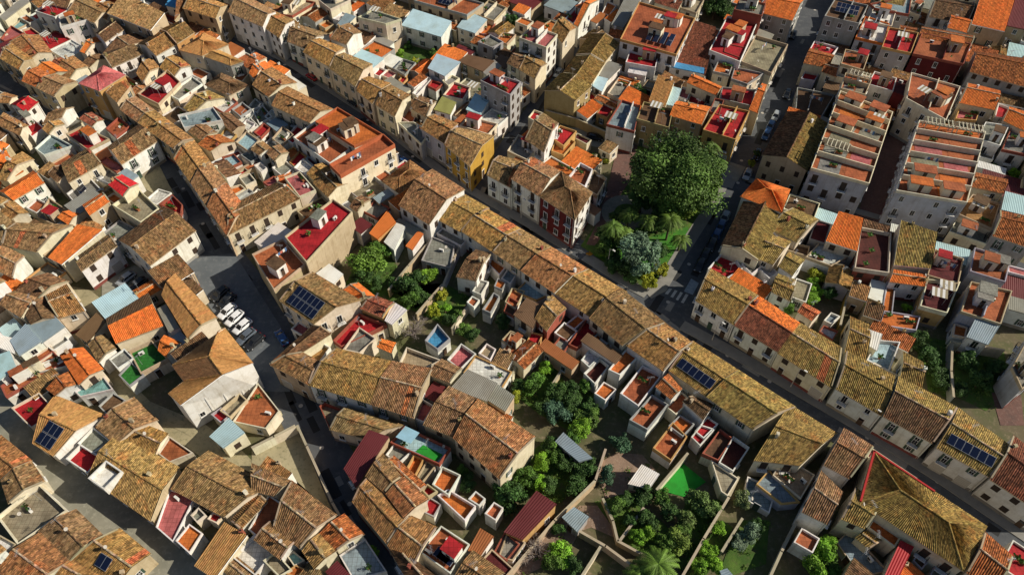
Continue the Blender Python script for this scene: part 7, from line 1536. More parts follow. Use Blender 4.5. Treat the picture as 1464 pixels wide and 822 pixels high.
def facade(root, a, b_, h, me_, rnd, street=True):
    OX,OY=root.location.x,root.location.y
    """windows, doors and balconies along the wall a->b where nothing stands in front"""
    a=Vector(a); b_=Vector(b_); d=b_-a; L=d.length
    if L<2.6 or root.get('blank_walls'): return
    t=d/L; n=Vector((t.y,-t.x)); mid=(a+b_)/2
    if n.dot(Vector((0,0))-mid) < -.25*mid.length: return
    rz=math.atan2(t.y,t.x); cols=max(1,int(L/rnd.uniform(2.3,3.0))); rows=max(1,int(h/2.55+.35)); fh=(h-.1)/rows
    style=rnd.choice(['win','win','win2','win2','win3']); bal=rnd.random()<.5; keep=.95 if street else .6
    cols=max(1,int(L/3.1)) if style=='win3' else cols; ww=rnd.uniform(.85,1.1) if style!='win3' else .8; wh=rnd.uniform(1.15,1.45)
    if street and h>3.6:
        f0=mid+n*1.2
        if not blocked((f0.x,f0.y),.6,me_):
            mb=MB(); q=mid+n*.03; mb.box((q.x-OX,q.y-OY,.35),(L-.1,.06,.7),0,rz); mb.build('plinth',m_plain,root,rnd.choice([(.22,.20,.18),(.30,.26,.20),(.20,.06,.05),(.34,.33,.31)]))
            q=a+t*(L-.25)+n*.06; mb=MB(); mb.tube((q.x-OX,q.y-OY,.1),(q.x-OX,q.y-OY,h-.05),.055,.055,6); mb.build('downpipe',m_trim,root)
    for r in range(rows):
        for c_ in range(cols):
            s_=(c_+.5)/cols*L; p=a+t*s_; z=r*fh+min(1.65,fh*.6); q=p+n*.8; q2=p+n*2.2
            if blocked((q.x,q.y),r*fh+.9,me_) or blocked((q2.x,q2.y),r*fh+1.6,me_): continue
            if rnd.random()>keep: continue
            pp=p-n*.004
            if r==0 and rnd.random()<.42:
                if rnd.random()<.28 and L>5: put('garage_door',ME['garage'],root,(pp.x-OX,pp.y-OY,1.15),rz,(2.1,1,2.3))
                else: put('door',ME[rnd.choice(['door','door','door2'])],root,(pp.x-OX,pp.y-OY,1.05),rz,(1.05,1,2.1))
            elif r>0 and bal and rnd.random()<.55:
                put('window',ME[style],root,(pp.x-OX,pp.y-OY,r*fh+1.15),rz,(ww,1,2.0))
                put('balcony',ME['balcony'],root,(pp.x-OX,pp.y-OY,r*fh+.12),rz,(.85,.85,1))
            else: put('window',ME[style],root,(pp.x-OX,pp.y-OY,z),rz,(ww,1,min(wh,fh*.55)))

# ------------------------------------------------------------------ roofs
def slope(mb, a, b_, c_, d, col, rnd, over=.28, pitch=.26, amp=.048, side=.06, mi=0, rows=4, jitter=.10):
    """corrugated tile slope: a-b eave, d-c ridge (c==d makes a hip end)"""
    a,b_,c_,d=map(Vector,(a,b_,c_,d))
    t=(b_-a).normalized(); a=a-t*side; b_=b_+t*side
    if (c_-d).length>.2: c_=c_+t*side; d=d-t*side
    ua=(a-d).normalized()*over; ub=(b_-c_).normalized()*over; a=a+ua; b_=b_+ub
    L=(b_-a).length; n=max(3,int(L/pitch))*4; K=rows
    sag=[[rnd.uniform(-.035,.035) for _ in range(n//16+3)] for _ in range(K+1)]
    sl=((a-d).length+(b_-c_).length)/2; ou,ov=rnd.uniform(0,200),rnd.uniform(0,200)
    prev=None; colr=[jit(col,jitter,rnd) for _ in range(n//4+1)]
    if jitter>.08 and col[0]<.4 and rnd.random()<.11 and n>80:
        w_=rnd.randint(3,7); i0=rnd.randint(0,max(0,n//4-w_)); fresh=jit((.36,.125,.05),.15,rnd)
        for i in range(i0,i0+w_): colr[i]=jit(fresh,.1,rnd)
    for i in range(n+1):
        u=i/n; lo=a.lerp(b_,u); hi=d.lerp(c_,u); ph=amp*math.cos(i*math.pi/2)
        colm=[]
        for k in range(K+1):
            p=lo.lerp(hi,k/K); x=u*(len(sag[0])-2); j=int(x); f=x-j
            z=0 if k==K else (sag[k][j]*(1-f)+sag[k][j+1]*f)
            colm.append((p.x,p.y,p.z+ph+.05+z))
        if prev:
            for k in range(K):
                u0=ou+(i-1)*L/n; u1=ou+i*L/n; v0=ov+k*sl/K; v1=ov+(k+1)*sl/K
                mb.face([prev[k],colm[k],colm[k+1],prev[k+1]],mi,[(u0,v0),(u1,v0),(u1,v1),(u0,v1)],colr[(i-1)//4])
        prev=colm
    # fascia under the eave and the two verges
    dz=Vector((0,0,-.14)); up=Vector((0,0,.03))
    mb.face([a+dz,b_+dz,b_+up,a+up],1)
    mb.face([d+dz,a+dz,a+up,d+up],1); mb.face([b_+dz,c_+dz,c_+up,b_+up],1)
def ridge_cap(name, parent, a, b_, col, rnd, r=.15):
    a=Vector(a); b_=Vector(b_); t=b_-a; L=t.length
    if L<.5: return
    t/=L; w=t.cross(Vector((0,0,1))).normalized(); mb=MB(); n=max(2,int(L/.42))
    for i in range(n):
        p=a+t*(L*i/n); q=a+t*(L*(i+1)/n+.03); cc=jit(col,.22,rnd)
        A=[p+w*r*math.cos(k*math.pi/4)*1.05+Vector((0,0,.05+r*math.sin(k*math.pi/4))) for k in range(5)]
        B_=[q+w*r*math.cos(k*math.pi/4)*.95+Vector((0,0,.04+r*.9*math.sin(k*math.pi/4))) for k in range(5)]
        for k in range(4): mb.face([A[k],A[k+1],B_[k+1],B_[k]],0,[(rnd.random()*90,rnd.random()*90)]*4,cc)
    return mb.build(name, m_tile, parent)
def verge_strip(parent, a, m, b_, col):
    """mortar strip along a gable edge: a eave, m ridge, b other eave"""
    mb=MB()
    for p,q in ((a,m),(m,b_)):
        p=Vector(p)+Vector((0,0,.06)); q=Vector(q)+Vector((0,0,.06)); t=(q-p).normalized(); w=Vector((-t.y,t.x,0)).normalized()*.11; u=Vector((0,0,.07))
        mb.face([p-w+u,q-w+u,q+w+u,p+w+u]); mb.face([p-w-u,q-w-u,q-w+u,p-w+u]); mb.face([q+w-u,p+w-u,p+w+u,q+w+u])
    mb.build('verge', m_plain, parent, col)
def chimney_on(roof, p, rnd, z):
    put('chimney', ME['chim' if rnd.random()<.5 else 'chim2'], roof, (p[0],p[1],z), rnd.uniform(0,1.5), (1,1,rnd.uniform(.8,1.15)), jit(rnd.choice([WALL['w'],WALL['c'],WALL['b'],WALL['b'],WALL['R'],WALL['O']]),.15,rnd))
def panels(root, a, b_, c_, d, n, rnd, s0=.5, v0=.5):
    """n solar panels in rows on the slope a-b-c-d"""
    a,b_,c_,d=map(Vector,(a,b_,c_,d)); ex=(b_-a).normalized(); ey=((d+c_)/2-(a+b_)/2); sl=ey.length; ey.normalize(); ey=(ey-ex*ey.dot(ex)).normalized(); ez=ex.cross(ey)
    L=(b_-a).length; pw,ph=1.05,1.7
    rows=2 if n>5 and sl>4.0 else 1; per=math.ceil(n/rows)
    while per*pw>L-.6 and per>1: per-=1
    o0=(a+b_+c_+d)/4
    k=0
    for r in range(rows):
        for i in range(per):
            if k>=n: return
            p=o0+ex*((i-(per-1)/2)*pw)+ey*((r-(rows-1)/2)*(ph+.08))+ez*.14
            o=link('solar_panel',ME['panel'],root); M=Matrix((ex*(pw-.04),ey*(ph-.04),ez)).transposed().to_4x4(); M.translation=p; o.matrix_local=M; k+=1

# ------------------------------------------------------------------ houses
GRP={'g':'pitched roof houses of the town','h':'pitched roof houses of the town','s':'pitched roof houses of the town','f':'flat roofed houses of the town','m':'metal roofed sheds'}
NAME={'a':'annex','g':'house','h':'hipped_roof_house','s':'house','f':'flat_roofed_house','m':'shed'}
CAT={'g':'house','h':'house','s':'house','f':'house','m':'shed'}
IDX=[]
HS=[]
for (k_,rc,wc,h_,P_,o_,lab_) in HOUSES:
    Q=list(P_); flip=False
    if not ccw(Q): Q=[Q[1],Q[0],Q[3],Q[2]]
    Q=inset(Q,.03); IDX.append(reg(Q,h_)); HS.append(Q)
def box_room(root, P, cx, cy, z, w_, d_, hh, rz, wcol, rcol, rnd):
    mb=MB(); mb.box((cx,cy,z+hh/2),(w_,d_,hh),0,rz); r=mb.build('stair_room', m_wall, root, wcol)
    m2=MB(); m2.box((cx,cy,z+hh+.07),(w_+.3,d_+.3,.14),0,rz); m2.build('stair_room_roof', m_floor, r, rcol)
    ca,sa=math.cos(rz),math.sin(rz)
    put('door',ME['door'],r,(cx+sa*d_/2,cy-ca*d_/2,z+1.0),rz,(.85,1,1.95))
    return r
def rand_in(P, rnd, m=.2):
    u,v=rnd.uniform(m,1-m),rnd.uniform(m,1-m)
    return lerp(lerp(P[0],P[1],u),lerp(P[3],P[2],u),v)

def build_house(i):
    kind,rc,wc,h,_,o,lab=HOUSES[i]; P=HS[i]; me_=IDX[i]; rnd=random.Random(i*31+7)
    ctr=lerp(lerp(P[0],P[1],.5),lerp(P[3],P[2],.5),.5)
    tall=bool(o.get('perg')) and h>8.9
    root=link('apartment_building' if tall else NAME['a' if o.get('an') else kind], None); root.empty_display_size=.5
    tag(root, lab, 'building' if tall else ('annex' if o.get('an') else CAT[kind]), 'tall apartment buildings' if tall else ('low annexes between the houses' if o.get('an') else GRP[kind]))
    if o.get('nw'): root['blank_walls']=1
    O=Vector((ctr[0],ctr[1],0)); root.location=O
    L=lambda p: (p[0]-O.x, p[1]-O.y)
    Q=[L(p) for p in P]
    wcol=jit(WALL[wc],.10,rnd); rcol=jit(ROOF[rc],.10,rnd); rc2=jit(ROOF[o['col2']],.08,rnd) if 'col2' in o else rcol
    if rc=='t':
        rcol=jit(ROOF['t'],.16,rnd); f_=rnd.choice([(1.08,1.06,.85),(1,1,1),(.82,.84,.9),(1.1,.92,.85),(.9,.95,1.0),(1.15,1.1,.95)]); rcol=tuple(a*b2 for a,b2 in zip(rcol,f_)); rc2=jit(rcol,.07,rnd)
    e=[(Vector(Q[(k+1)%4])-Vector(Q[k])).length for k in range(4)]
    depth=(e[1]+e[3])/2
    wall=MB(); Z0=-.3
    A=[(*q,h) for q in Q]
    if kind in 'gs h'.split() or kind=='g':
        pass
    if kind=='g':
        rise=min(2.6,.32*depth/2); m1=(*lerp(Q[1],Q[2],.5),h+rise); m0=(*lerp(Q[0],Q[3],.5),h+rise)
        for k in range(4):
            a,b_=Q[k],Q[(k+1)%4]; top=[(*b_,h),(*a,h)]
            if k==1: top=[(*b_,h),m1,(*a,h)]
            if k==3: top=[(*b_,h),m0,(*a,h)]
            wall.face([(*a,Z0),(*b_,Z0)]+top)
        w=wall.build('wall', m_wall, root, wcol)
        rf=MB(); slope(rf,A[0],A[1],m1,m0,rcol,rnd); slope(rf,A[2],A[3],m0,m1,rc2,rnd)
        roof=rf.build('roof',[tile_of(rc),m_plain],root,jit(WALL['b'],.1,rnd))
        ridge_cap('ridge_cap', roof, m0, m1, rcol if rnd.random()<.6 else (.40,.30,.20), rnd)
        if rnd.random()<.5: verge_strip(roof, A[1], m1, A[2], jit((.38,.31,.21),.2,rnd))
        if rnd.random()<.35: verge_strip(roof, A[0], m0, A[3], jit((.36,.28,.19),.2,rnd))
        for _ in range(rnd.choice([0,1,1,2]) if depth>5 else rnd.choice([0,0,1])):
            u=rnd.choice([.06,.94,rnd.uniform(.1,.9)]); v=rnd.uniform(.25,.75); pt=lerp(lerp(A[0],A[1],u),lerp(A[3],A[2],u),v)
            chimney_on(roof, pt, rnd, h+rise*(1-abs(v-.5)*2)-.25)
        if rnd.random()<.18: pt=lerp(m0,m1,rnd.uniform(.1,.9)); put('satellite_dish',ME['dish'],roof,(pt[0],pt[1],pt[2]-.05),rnd.uniform(-.5,.5))
        if rnd.random()<.45:
            pt=lerp(m0,m1,rnd.uniform(.2,.8)); put('antenna',ME['ant'],roof,pt,rnd.uniform(0,3))
        if o.get('solar'): panels(root,A[0],A[1],m1,m0,o['solar'],rnd)
        if o.get('light'):
            # walled light well cut as a small white terrace in the near slope
            c0=lerp(lerp(A[0],A[1],.27),lerp(A[3],A[2],.27),.17); ax=Vector(A[1])-Vector(A[0]); rz=math.atan2(ax.y,ax.x)
            mb=MB(); zt=h+.9
            for dx_,dy_,sx,sy in ((0,-1.5,3.4,.2),(0,1.5,3.4,.2),(-1.6,0,.2,2.8),(1.6,0,.2,2.8)):
                ca,sa=math.cos(rz),math.sin(rz); mb.box((c0[0]+dx_*ca-dy_*sa,c0[1]+dx_*sa+dy_*ca,h+.75),(sx,sy,1.7),0,rz)
            mb.box((c0[0],c0[1],h+.62),(3.1,2.9,.3),0,rz)
            mb.build('light_well',m_wall,roof,WALL['w'])
        for k in (0,2): facade(root,P[k],P[(k+1)%4],h,me_,rnd,True)
        for k in (1,3): facade(root,P[k],P[(k+1)%4],h,me_,rnd,False)
    elif kind=='s' or kind=='m':
        rise=(.20 if kind=='s' else .09)*depth; B_=[(*Q[0],h),(*Q[1],h),(*Q[2],h+rise),(*Q[3],h+rise)]
        for k in range(4):
            a,b_=Q[k],Q[(k+1)%4]; wall.face([(*a,Z0),(*b_,Z0),B_[(k+1)%4],B_[k]])
        wall.build('wall', m_wall, root, wcol); rf=MB()
        if kind=='s':
            slope(rf,*B_,rcol,rnd); roof=rf.build('roof',[tile_of(rc),m_plain],root)
            if rnd.random()<.5: chimney_on(roof,lerp(B_[2],B_[3],rnd.uniform(.2,.8)),rnd,h+rise-.4)
        else:
            slope(rf,*B_,(1,1,1),rnd,.2,.30,.022,.15,0,2,0.)
            roof=rf.build('metal_roof',[m_sheet,m_sheet],root,rcol)
        for k in (0,1,3): facade(root,P[k],P[(k+1)%4],h,me_,rnd,k==0)
    elif kind=='h':
        # ridge along the longer side
        if e[0]+e[2]>=depth*2: s0=0
        else: s0=1
        R=[A[(k+s0)%4] for k in range(4)]; dp=(e[(1+s0)%4]+e[(3+s0)%4])/2; ln=(e[s0]+e[(2+s0)%4])/2
        rise=min(2.8,.36*dp/2); f=min(.42,.5*dp/ln)
        M0=lerp(R[0],R[3],.5); M1=lerp(R[1],R[2],.5); r0=lerp(M0,M1,f); r1=lerp(M0,M1,1-f); r0=(r0[0],r0[1],h+rise); r1=(r1[0],r1[1],h+rise)
        wall.prism(Q,Z0,h,0,False); w=wall.build('wall', m_wall, root, wcol)
        rf=MB(); slope(rf,R[0],R[1],r1,r0,rcol,rnd); slope(rf,R[2],R[3],r0,r1,rcol,rnd); slope(rf,R[1],R[2],r1,r1,rcol,rnd,side=0); slope(rf,R[3],R[0],r0,r0,rcol,rnd,side=0)
        roof=rf.build('roof',[tile_of(rc),m_plain],root,jit(WALL['b'],.1,rnd))
        ridge_cap('ridge_cap',roof,r0,r1,rcol,rnd)
        for p,q in ((R[0],r0),(R[3],r0),(R[1],r1),(R[2],r1)): ridge_cap('hip_cap',roof,p,q,rcol,rnd,.12)
        if o.get('solar'): panels(root,R[0],R[1],r1,r0,o['solar'],rnd)
        for k in range(4): facade(root,P[k],P[(k+1)%4],h,me_,rnd,True)
    else:
        ph=.35 if (h<3 or o.get('an')) else (.8 if o.get('bare') else .5); zf=h-ph
        wall.prism(Q,Z0,zf,0,False); wall.build('wall', m_wall, root, wcol)
        inn=inset(Q,.14); out=inset(Q,-.03)
        fl=MB(); fl.face([(*p,zf) for p in inset(Q,.1)]); fl.build('roof_terrace', m_floor, root, rcol)
        pr=MB(); pc=jit(ROOF[o['par']] if o.get('par') in ('e','o') else WALL[o.get('par') if o.get('par') in WALL else (wc if rnd.random()<.5 else rnd.choice('wcbbgoR'))],.12,rnd)
        for k in range(4):
            j=(k+1)%4; a,b_,ai,bi=out[k],out[j],inn[k],inn[j]
            pr.face([(*a,zf-.15),(*b_,zf-.15),(*b_,h),(*a,h)]); pr.face([(*bi,zf),(*ai,zf),(*ai,h),(*bi,h)]); pr.face([(*a,h),(*b_,h),(*bi,h),(*ai,h)])
            pr.face([(*b_,zf-.15),(*a,zf-.15),(*lerp(a,ai,.5),zf-.15),(*lerp(b_,bi,.5),zf-.15)])
        pr.build('parapet', m_wall, root, pc)
        area=e[0]*depth; ang=math.atan2(Q[1][1]-Q[0][1],Q[1][0]-Q[0][0])
        nroom=o.get('rooms',0) if (o.get('rooms') or o.get('bare') or o.get('perg') or o.get('solar')) else (1 if area>24 and not o.get('an') and rnd.random()<.7 else 0)
        for q in range(nroom):
            pt=rand_in(Q,rnd,.25); w_=min(rnd.uniform(1.8,3.2),e[0]*.4); d_=min(rnd.uniform(1.6,2.8),depth*.4)
            box_room(root,Q,pt[0],pt[1],zf,w_,d_,rnd.uniform(1.9,2.5),ang,jit(WALL[rnd.choice('wwcb')],.1,rnd),jit(ROOF[rnd.choice('oeGrk')],.1,rnd),rnd)
        if not o.get('perg') and area>14:
            NM={'ac':'air_conditioner','pot':'potted_plant','laundry':'laundry_line','table':'table_and_chairs','awning':'awning','planter':'planter'}
            for q in range(rnd.choice([1,2,2,3]) if area>18 else rnd.choice([0,1,1])):
                big=area>30 and min(e)>3.2
                kk=rnd.choice(['ac','pot','pot','planter']+(['laundry','table','awning','laundry','awning'] if big else [])); pt=rand_in(Q,rnd,.3 if kk in ('laundry','table','awning') else .14)
                put(NM[kk],ME[kk],root,(pt[0],pt[1],zf),ang+(0 if kk!='laundry' else rnd.choice([0,1.57])),(1,1,1))
            if rnd.random()<.3: pt=rand_in(Q,rnd,.08); put('satellite_dish',ME['dish'],root,(pt[0],pt[1],zf),rnd.uniform(-.5,.5))
            if rnd.random()<.45: pt=rand_in(Q,rnd,.1); put('antenna',ME['ant'],root,(pt[0],pt[1],zf),rnd.uniform(0,3))
            # dividing wall across the terrace
            if area>45 and not o.get('bare') and not o.get('coll') and rnd.random()<.75:
                u=rnd.uniform(.35,.65); a=lerp(inn[0],inn[1],u); b_=lerp(inn[3],inn[2],u); mb=MB(); mid=lerp(a,b_,.5)
                Lw=(Vector(b_)-Vector(a)).length; mb.box((mid[0],mid[1],zf+.55),(Lw-.02,.18,1.1),0,math.atan2(b_[1]-a[1],b_[0]-a[0])); mb.build('dividing_wall',m_wall,root,wcol)
        if o.get('solar'):
            T=[lerp(lerp(inn[0],inn[1],u),lerp(inn[3],inn[2],u),v) for u,v in ((.1,.2),(.9,.2),(.9,.8),(.1,.8))]
            panels(root,(*T[0],zf+.15),(*T[1],zf+.15),(*T[2],zf+1.3),(*T[3],zf+1.3),o['solar'],rnd)
        for q in range(o.get('coll',0)):
            u=.45+.12*q; a=lerp(lerp(inn[0],inn[1],u),lerp(inn[3],inn[2],u),.12); b_=lerp(lerp(inn[0],inn[1],u),lerp(inn[3],inn[2],u),.42)
            mb=MB(); mid=lerp(a,b_,.5); Lw=(Vector(b_)-Vector(a)).length; az=math.atan2(b_[1]-a[1],b_[0]-a[0])
            mb.box((mid[0],mid[1],zf+.75),(Lw,1.1,.1),0,az); mb.box((mid[0],mid[1],zf+.68),(Lw+.1,1.2,.06),1,az); mb.tube((*a,zf+.05),(*a,zf+.7),.05,.05,5,1); mb.tube((*b_,zf+.05),(*b_,zf+.7),.05,.05,5,1)
            mb.build('solar_collector',[m_pv,m_alu],root)
        if o.get('perg'):
            n=o['perg']; rooms=0
            for q in range(n):
                v=(q+.5)/n
                for (u0,u1) in ((.06,.5),(.54,.95)):
                    a=Vector(lerp(lerp(inn[0],inn[1],u0),lerp(inn[3],inn[2],u0),v)); b_=Vector(lerp(lerp(inn[0],inn[1],u1),lerp(inn[3],inn[2],u1),v)); t=(b_-a); Lw=t.length; t/=Lw; nn=Vector((-t.y,t.x)); az=math.atan2(t.y,t.x)
                    dpp=depth/n*.52; mm=(a+b_)/2; mb=MB(); mb.box((mm.x,mm.y,zf+.02),(Lw*rnd.uniform(.8,1.),depth/n*.86,.03),0,az); mb.build('terrace_deck',m_floor,root,jit(ROOF[rnd.choice('eeaCpOoG')],.15,rnd))
                    if rnd.random()<.4: kk=rnd.choice(['laundry','table','awning','planter']); put({'laundry':'laundry_line','table':'table_and_chairs','awning':'awning','planter':'planter'}[kk],ME[kk],root,(mm.x+rnd.uniform(-1,1),mm.y,zf+.03),az)
                    if rnd.random()<.48: continue
                    if rnd.random()<.32:
                        mid=(a+b_)/2; box_room(root,Q,mid.x,mid.y,zf,Lw*.7,dpp,1.9,az,jit(WALL['c'],.1,rnd),jit(ROOF[rnd.choice('ee o'.replace(' ',''))],.1,rnd),rnd); continue
                    mb=MB(); zt=zf+2.1
                    for sgn in (-1,1):
                        mm=(a+b_)/2+nn*sgn*dpp/2; mb.box((mm.x,mm.y,zt),(Lw,.16,.2),0,az)
                        for w_ in (.03,.5,.97): pp=a+t*Lw*w_+nn*sgn*dpp/2; mb.box((pp.x,pp.y,zf+1.0),(.14,.14,2.0),0,az)
                    ns=int(Lw/.7)
                    for s_ in range(ns): pp=a+t*(Lw*(s_+.5)/ns); mb.box((pp.x,pp.y,zt+.16),(.16,dpp+.3,.12),0,az)
                    mb.build('pergola',m_plain,root,jit((.52,.48,.36),.08,rnd))
                a=Vector(lerp(inn[0],inn[3],v-.5/n+.002)); b_=Vector(lerp(inn[1],inn[2],v-.5/n+.002))
                if q:
                    mid=(a+b_)/2; mb=MB(); mb.box((mid.x,mid.y,zf+.6),((b_-a).length-.03,.18,1.2),0,math.atan2(b_.y-a.y,b_.x-a.x)); mb.build('dividing_wall',m_wall,root,pc)
        if o.get('turf'):
            T=[lerp(lerp(inn[0],inn[1],u),lerp(inn[3],inn[2],u),v) for u,v in ((.46,.15),(.92,.12),(.94,.62),(.50,.66))]
            mb=MB(); mb.prism(T,zf+.01,zf+.06); mb.build('turf_mat',GM['turf'],root)
            T=[lerp(lerp(inn[0],inn[1],u),lerp(inn[3],inn[2],u),v) for u,v in ((.04,.2),(.36,.2),(.36,.95),(.04,.95))]
            mb=MB(); mb.prism(T,h+.75,h+.82); mb.build('blue_canopy',m_sheet,root,(.30,.52,.66))
        for k in range(4): facade(root,P[k],P[(k+1)%4],zf,me_,rnd,e[k]>4)
    if o.get('trim'):
        mids=[(Q[k][0]+Q[(k+1)%4][0])/2 for k in range(4)]; kk=1 if mids[1]<mids[3] else 3
        for k in (2,kk):
            a,b_=Vector(Q[k]),Vector(Q[(k+1)%4]); d=b_-a; m=(a+b_)/2; mb=MB(); L_=d.length*(.55 if k==2 else 1.); 
            if k==2: m=(b_ if mids[2]>Q[3][0] else a)+(a-b_).normalized()*L_/2*(1 if mids[2]>Q[3][0] else -1)
            mb.box((m.x,m.y,h+.12),(L_+.2,.26,.26),0,math.atan2(d.y,d.x)); mb.build('red_parapet',m_plain,root,(.42,.03,.03))
    # one flank painted another colour (end wall of the maroon street house)
    if o.get('w1'):
        a,b_=Vector(Q[1]),Vector(Q[2]); t=(b_-a).normalized(); n=Vector((t.y,-t.x))*.012; mb=MB()
        a2=a+n; b2=b_+n; mb.face([(*a2,0),(*b2,0),(*b2,h-.02),(*a2,h-.02)]); mb.build('end_wall_render',m_wall,root,WALL[o['w1']])
    return root
for i in range(len(HOUSES)): build_house(i)

# ------------------------------------------------------------------ hipped hall with the blank white gable wall
def build_hall():
    rnd=random.Random(5); ring=HALL['ring']; rg=HALL['ridge']; he,hr=HALL['he'],HALL['hr']
    E=[(*p,he) for p in ring]; R=[(*p,hr) for p in rg]
    root=link('hall',None); tag(root,'large white hall with apricot hipped roof and blank gable wall beside the square','hall')
    w=MB(); poly=[ring[i] for i in range(6)]; fwd=range(6) if ccw(poly) else range(5,-1,-1); seq=list(fwd)
    for k in range(6):
        a,b_=seq[k],seq[(k+1)%6]; top=[E[b_],E[a]]
        if {a,b_}=={3,4}: top=[E[b_],R[1],E[a]]
        w.face([(*ring[a],-.3),(*ring[b_],-.3)]+top)
    w.build('wall',m_wall,root,WALL['w'])
    col=ROOF['a']; rf=MB()
    slope(rf,E[5],E[0],R[0],R[2],jit((.32,.18,.075),.03,rnd),rnd,.2,rows=2,jitter=.05)  # slope turned from the sun gets darker apricot, shade put into the colour
    slope(rf,E[0],E[1],R[1],R[0],jit((.36,.19,.085),.03,rnd),rnd,.15,side=0,rows=2,jitter=.05)  # also darkened a little for its shaded side
    slope(rf,E[1],E[2],R[1],R[1],col,rnd,.1,side=0,rows=2,jitter=.05)
    slope(rf,E[2],E[3],R[1],R[1],col,rnd,.15,side=0,rows=2,jitter=.05)
    slope(rf,E[4],E[5],R[2],R[0],col,rnd,.2,side=0,rows=2,jitter=.05)
    slope(rf,R[0],R[1],E[4],E[4],col,rnd,.0,side=0,rows=2,jitter=.05)
    slope(rf,E[5],E[5],R[2],R[2],col,rnd,.0,side=0,rows=1) if False else None
    roof=rf.build('roof',[m_tile_new,m_plain],root)
    for p,q in ((R[0],R[1]),(R[0],R[2]),(E[0],R[0]),(E[5],R[2]),(E[1],R[1])): ridge_cap('ridge_cap',roof,p,q,col,rnd,.13)
    me_=reg(poly if ccw(poly) else poly[::-1],he)
    t=(Vector(ring[4])-Vector(ring[3])); L=t.length; t/=L; n=Vector((t.y,-t.x)); rz=math.atan2(t.y,t.x)
    for s_ in (.15,.85): p=Vector(ring[3])+t*L*s_; put('window',ME['win'],root,(p.x,p.y,2.6),rz,(.9,1,1.1))
    # pilaster lines on the big wall
    for s_ in (.28,.5,.72):
        p=Vector(ring[3])+t*L*s_+n*.06; mb=MB(); mb.box((p.x,p.y,he/2),(.18,.12,he-.2),0,rz); mb.build('downpipe',m_white,root)
build_hall()

# ------------------------------------------------------------------ garden walls
for P_,h_,c_,lab_ in WALLS:
    rnd=random.Random(len(lab_)*13); root=link('garden_wall',None); root.location=(*P_[0],0); tag(root,lab_,'wall','garden walls')
    for i in range(len(P_)-1):
        a=Vector(P_[i])-Vector(P_[0]); b_=Vector(P_[i+1])-Vector(P_[0]); d=b_-a; L=d.length; az=math.atan2(d.y,d.x); mid=(a+b_)/2
        mb=MB(); mb.box((mid.x,mid.y,h_/2-.1),(L+.1,.24,h_),0,az); s_=mb.build('wall_section',m_wall,root,jit(WALL[c_],.12,rnd))
        mb=MB(); mb.box((mid.x,mid.y,h_-.06),(L+.16,.36,.09),0,az); mb.build('coping',m_plain,s_,jit((.42,.36,.26),.1,rnd))

# ------------------------------------------------------------------ trees
def leaf_mesh(name, seed, lobes, n, size, squash=.85):
    rnd=random.Random(seed); v=[]; f=[]; sh=[]
    L=[]
    for i in range(lobes):
        while True:
            p=Vector((rnd.uniform(-1,1),rnd.uniform(-1,1),rnd.uniform(-.75,1)))
            if p.length<1: break
        p=p*(.84 if i else 0.); L.append((p,rnd.uniform(.16,.40) if i else .36,rnd.uniform(.45,1.55)))
    tot=sum(l[1]**2 for l in L)
    for p,r,tint in L:
        for _ in range(int(n*r*r/tot)):
            d=Vector((rnd.gauss(0,1),rnd.gauss(0,1),rnd.gauss(0,1)+.25)).normalized(); q=p+d*r*(rnd.uniform(.62,1.04) if rnd.random()<.88 else rnd.uniform(1.0,1.35))
            q.z*=squash
            nrm=(d*.8+Vector((rnd.gauss(0,1),rnd.gauss(0,1),rnd.gauss(0,1)+.4))*.6).normalized(); u=nrm.orthogonal().normalized(); a=rnd.uniform(0,6.28); w=nrm.cross(u)
            s_=size*rnd.uniform(.6,1.3); x=(u*math.cos(a)+w*math.sin(a))*s_; y=(w*math.cos(a)-u*math.sin(a))*s_*.6
            k=len(v); v += [tuple(q-x),tuple(q-x*.1+y),tuple(q+x),tuple(q+x*.1-y)]; f.append((k,k+1,k+2,k+3)); sh.append(tint*rnd.uniform(.78,1.22))
    me=bpy.data.meshes.new(name); me.from_pydata(v,[],f); me.materials.append(m_leaf)
    at=me.attributes.new('leaf_shade','FLOAT_COLOR','FACE'); at.data.foreach_set('color',[x for s_ in sh for x in (s_,s_,s_*.9,1)]); me.update(); return me
def palm_mesh():
    rnd=random.Random(9); v=[]; f=[]; sh=[]
    for k in range(34):
        az=k*2.4+rnd.uniform(-.2,.2); el=rnd.uniform(-.25,1.15); d=Vector((math.cos(az),math.sin(az),0)); prev=Vector((0,0,0)); L=rnd.uniform(.85,1.1); t=rnd.uniform(.7,1.3)
        for i in range(12):
            s_=(i+1)/12; p=d*(L*s_*math.cos(el*.6))+Vector((0,0,math.sin(el)*s_*.75-.75*s_*s_)); ax=(p-prev).normalized(); w=ax.cross(Vector((0,0,1))).normalized()
            for sg in (-1,1):
                tip=p+(w*sg*.24+ax*.10-Vector((0,0,.10)))*(1.15-s_*.75); kk=len(v)
                v += [tuple(prev),tuple(p),tuple(tip)]; f.append((kk,kk+1,kk+2)); sh.append(t*rnd.uniform(.75,1.25))
            prev=p
    me=bpy.data.meshes.new('palm_crown'); me.from_pydata(v,[],f); me.materials.append(m_leaf)
    at=me.attributes.new('leaf_shade','FLOAT_COLOR','FACE'); at.data.foreach_set('color',[x for s_ in sh for x in (s_,s_,s_*.8,1)]); me.update(); return me
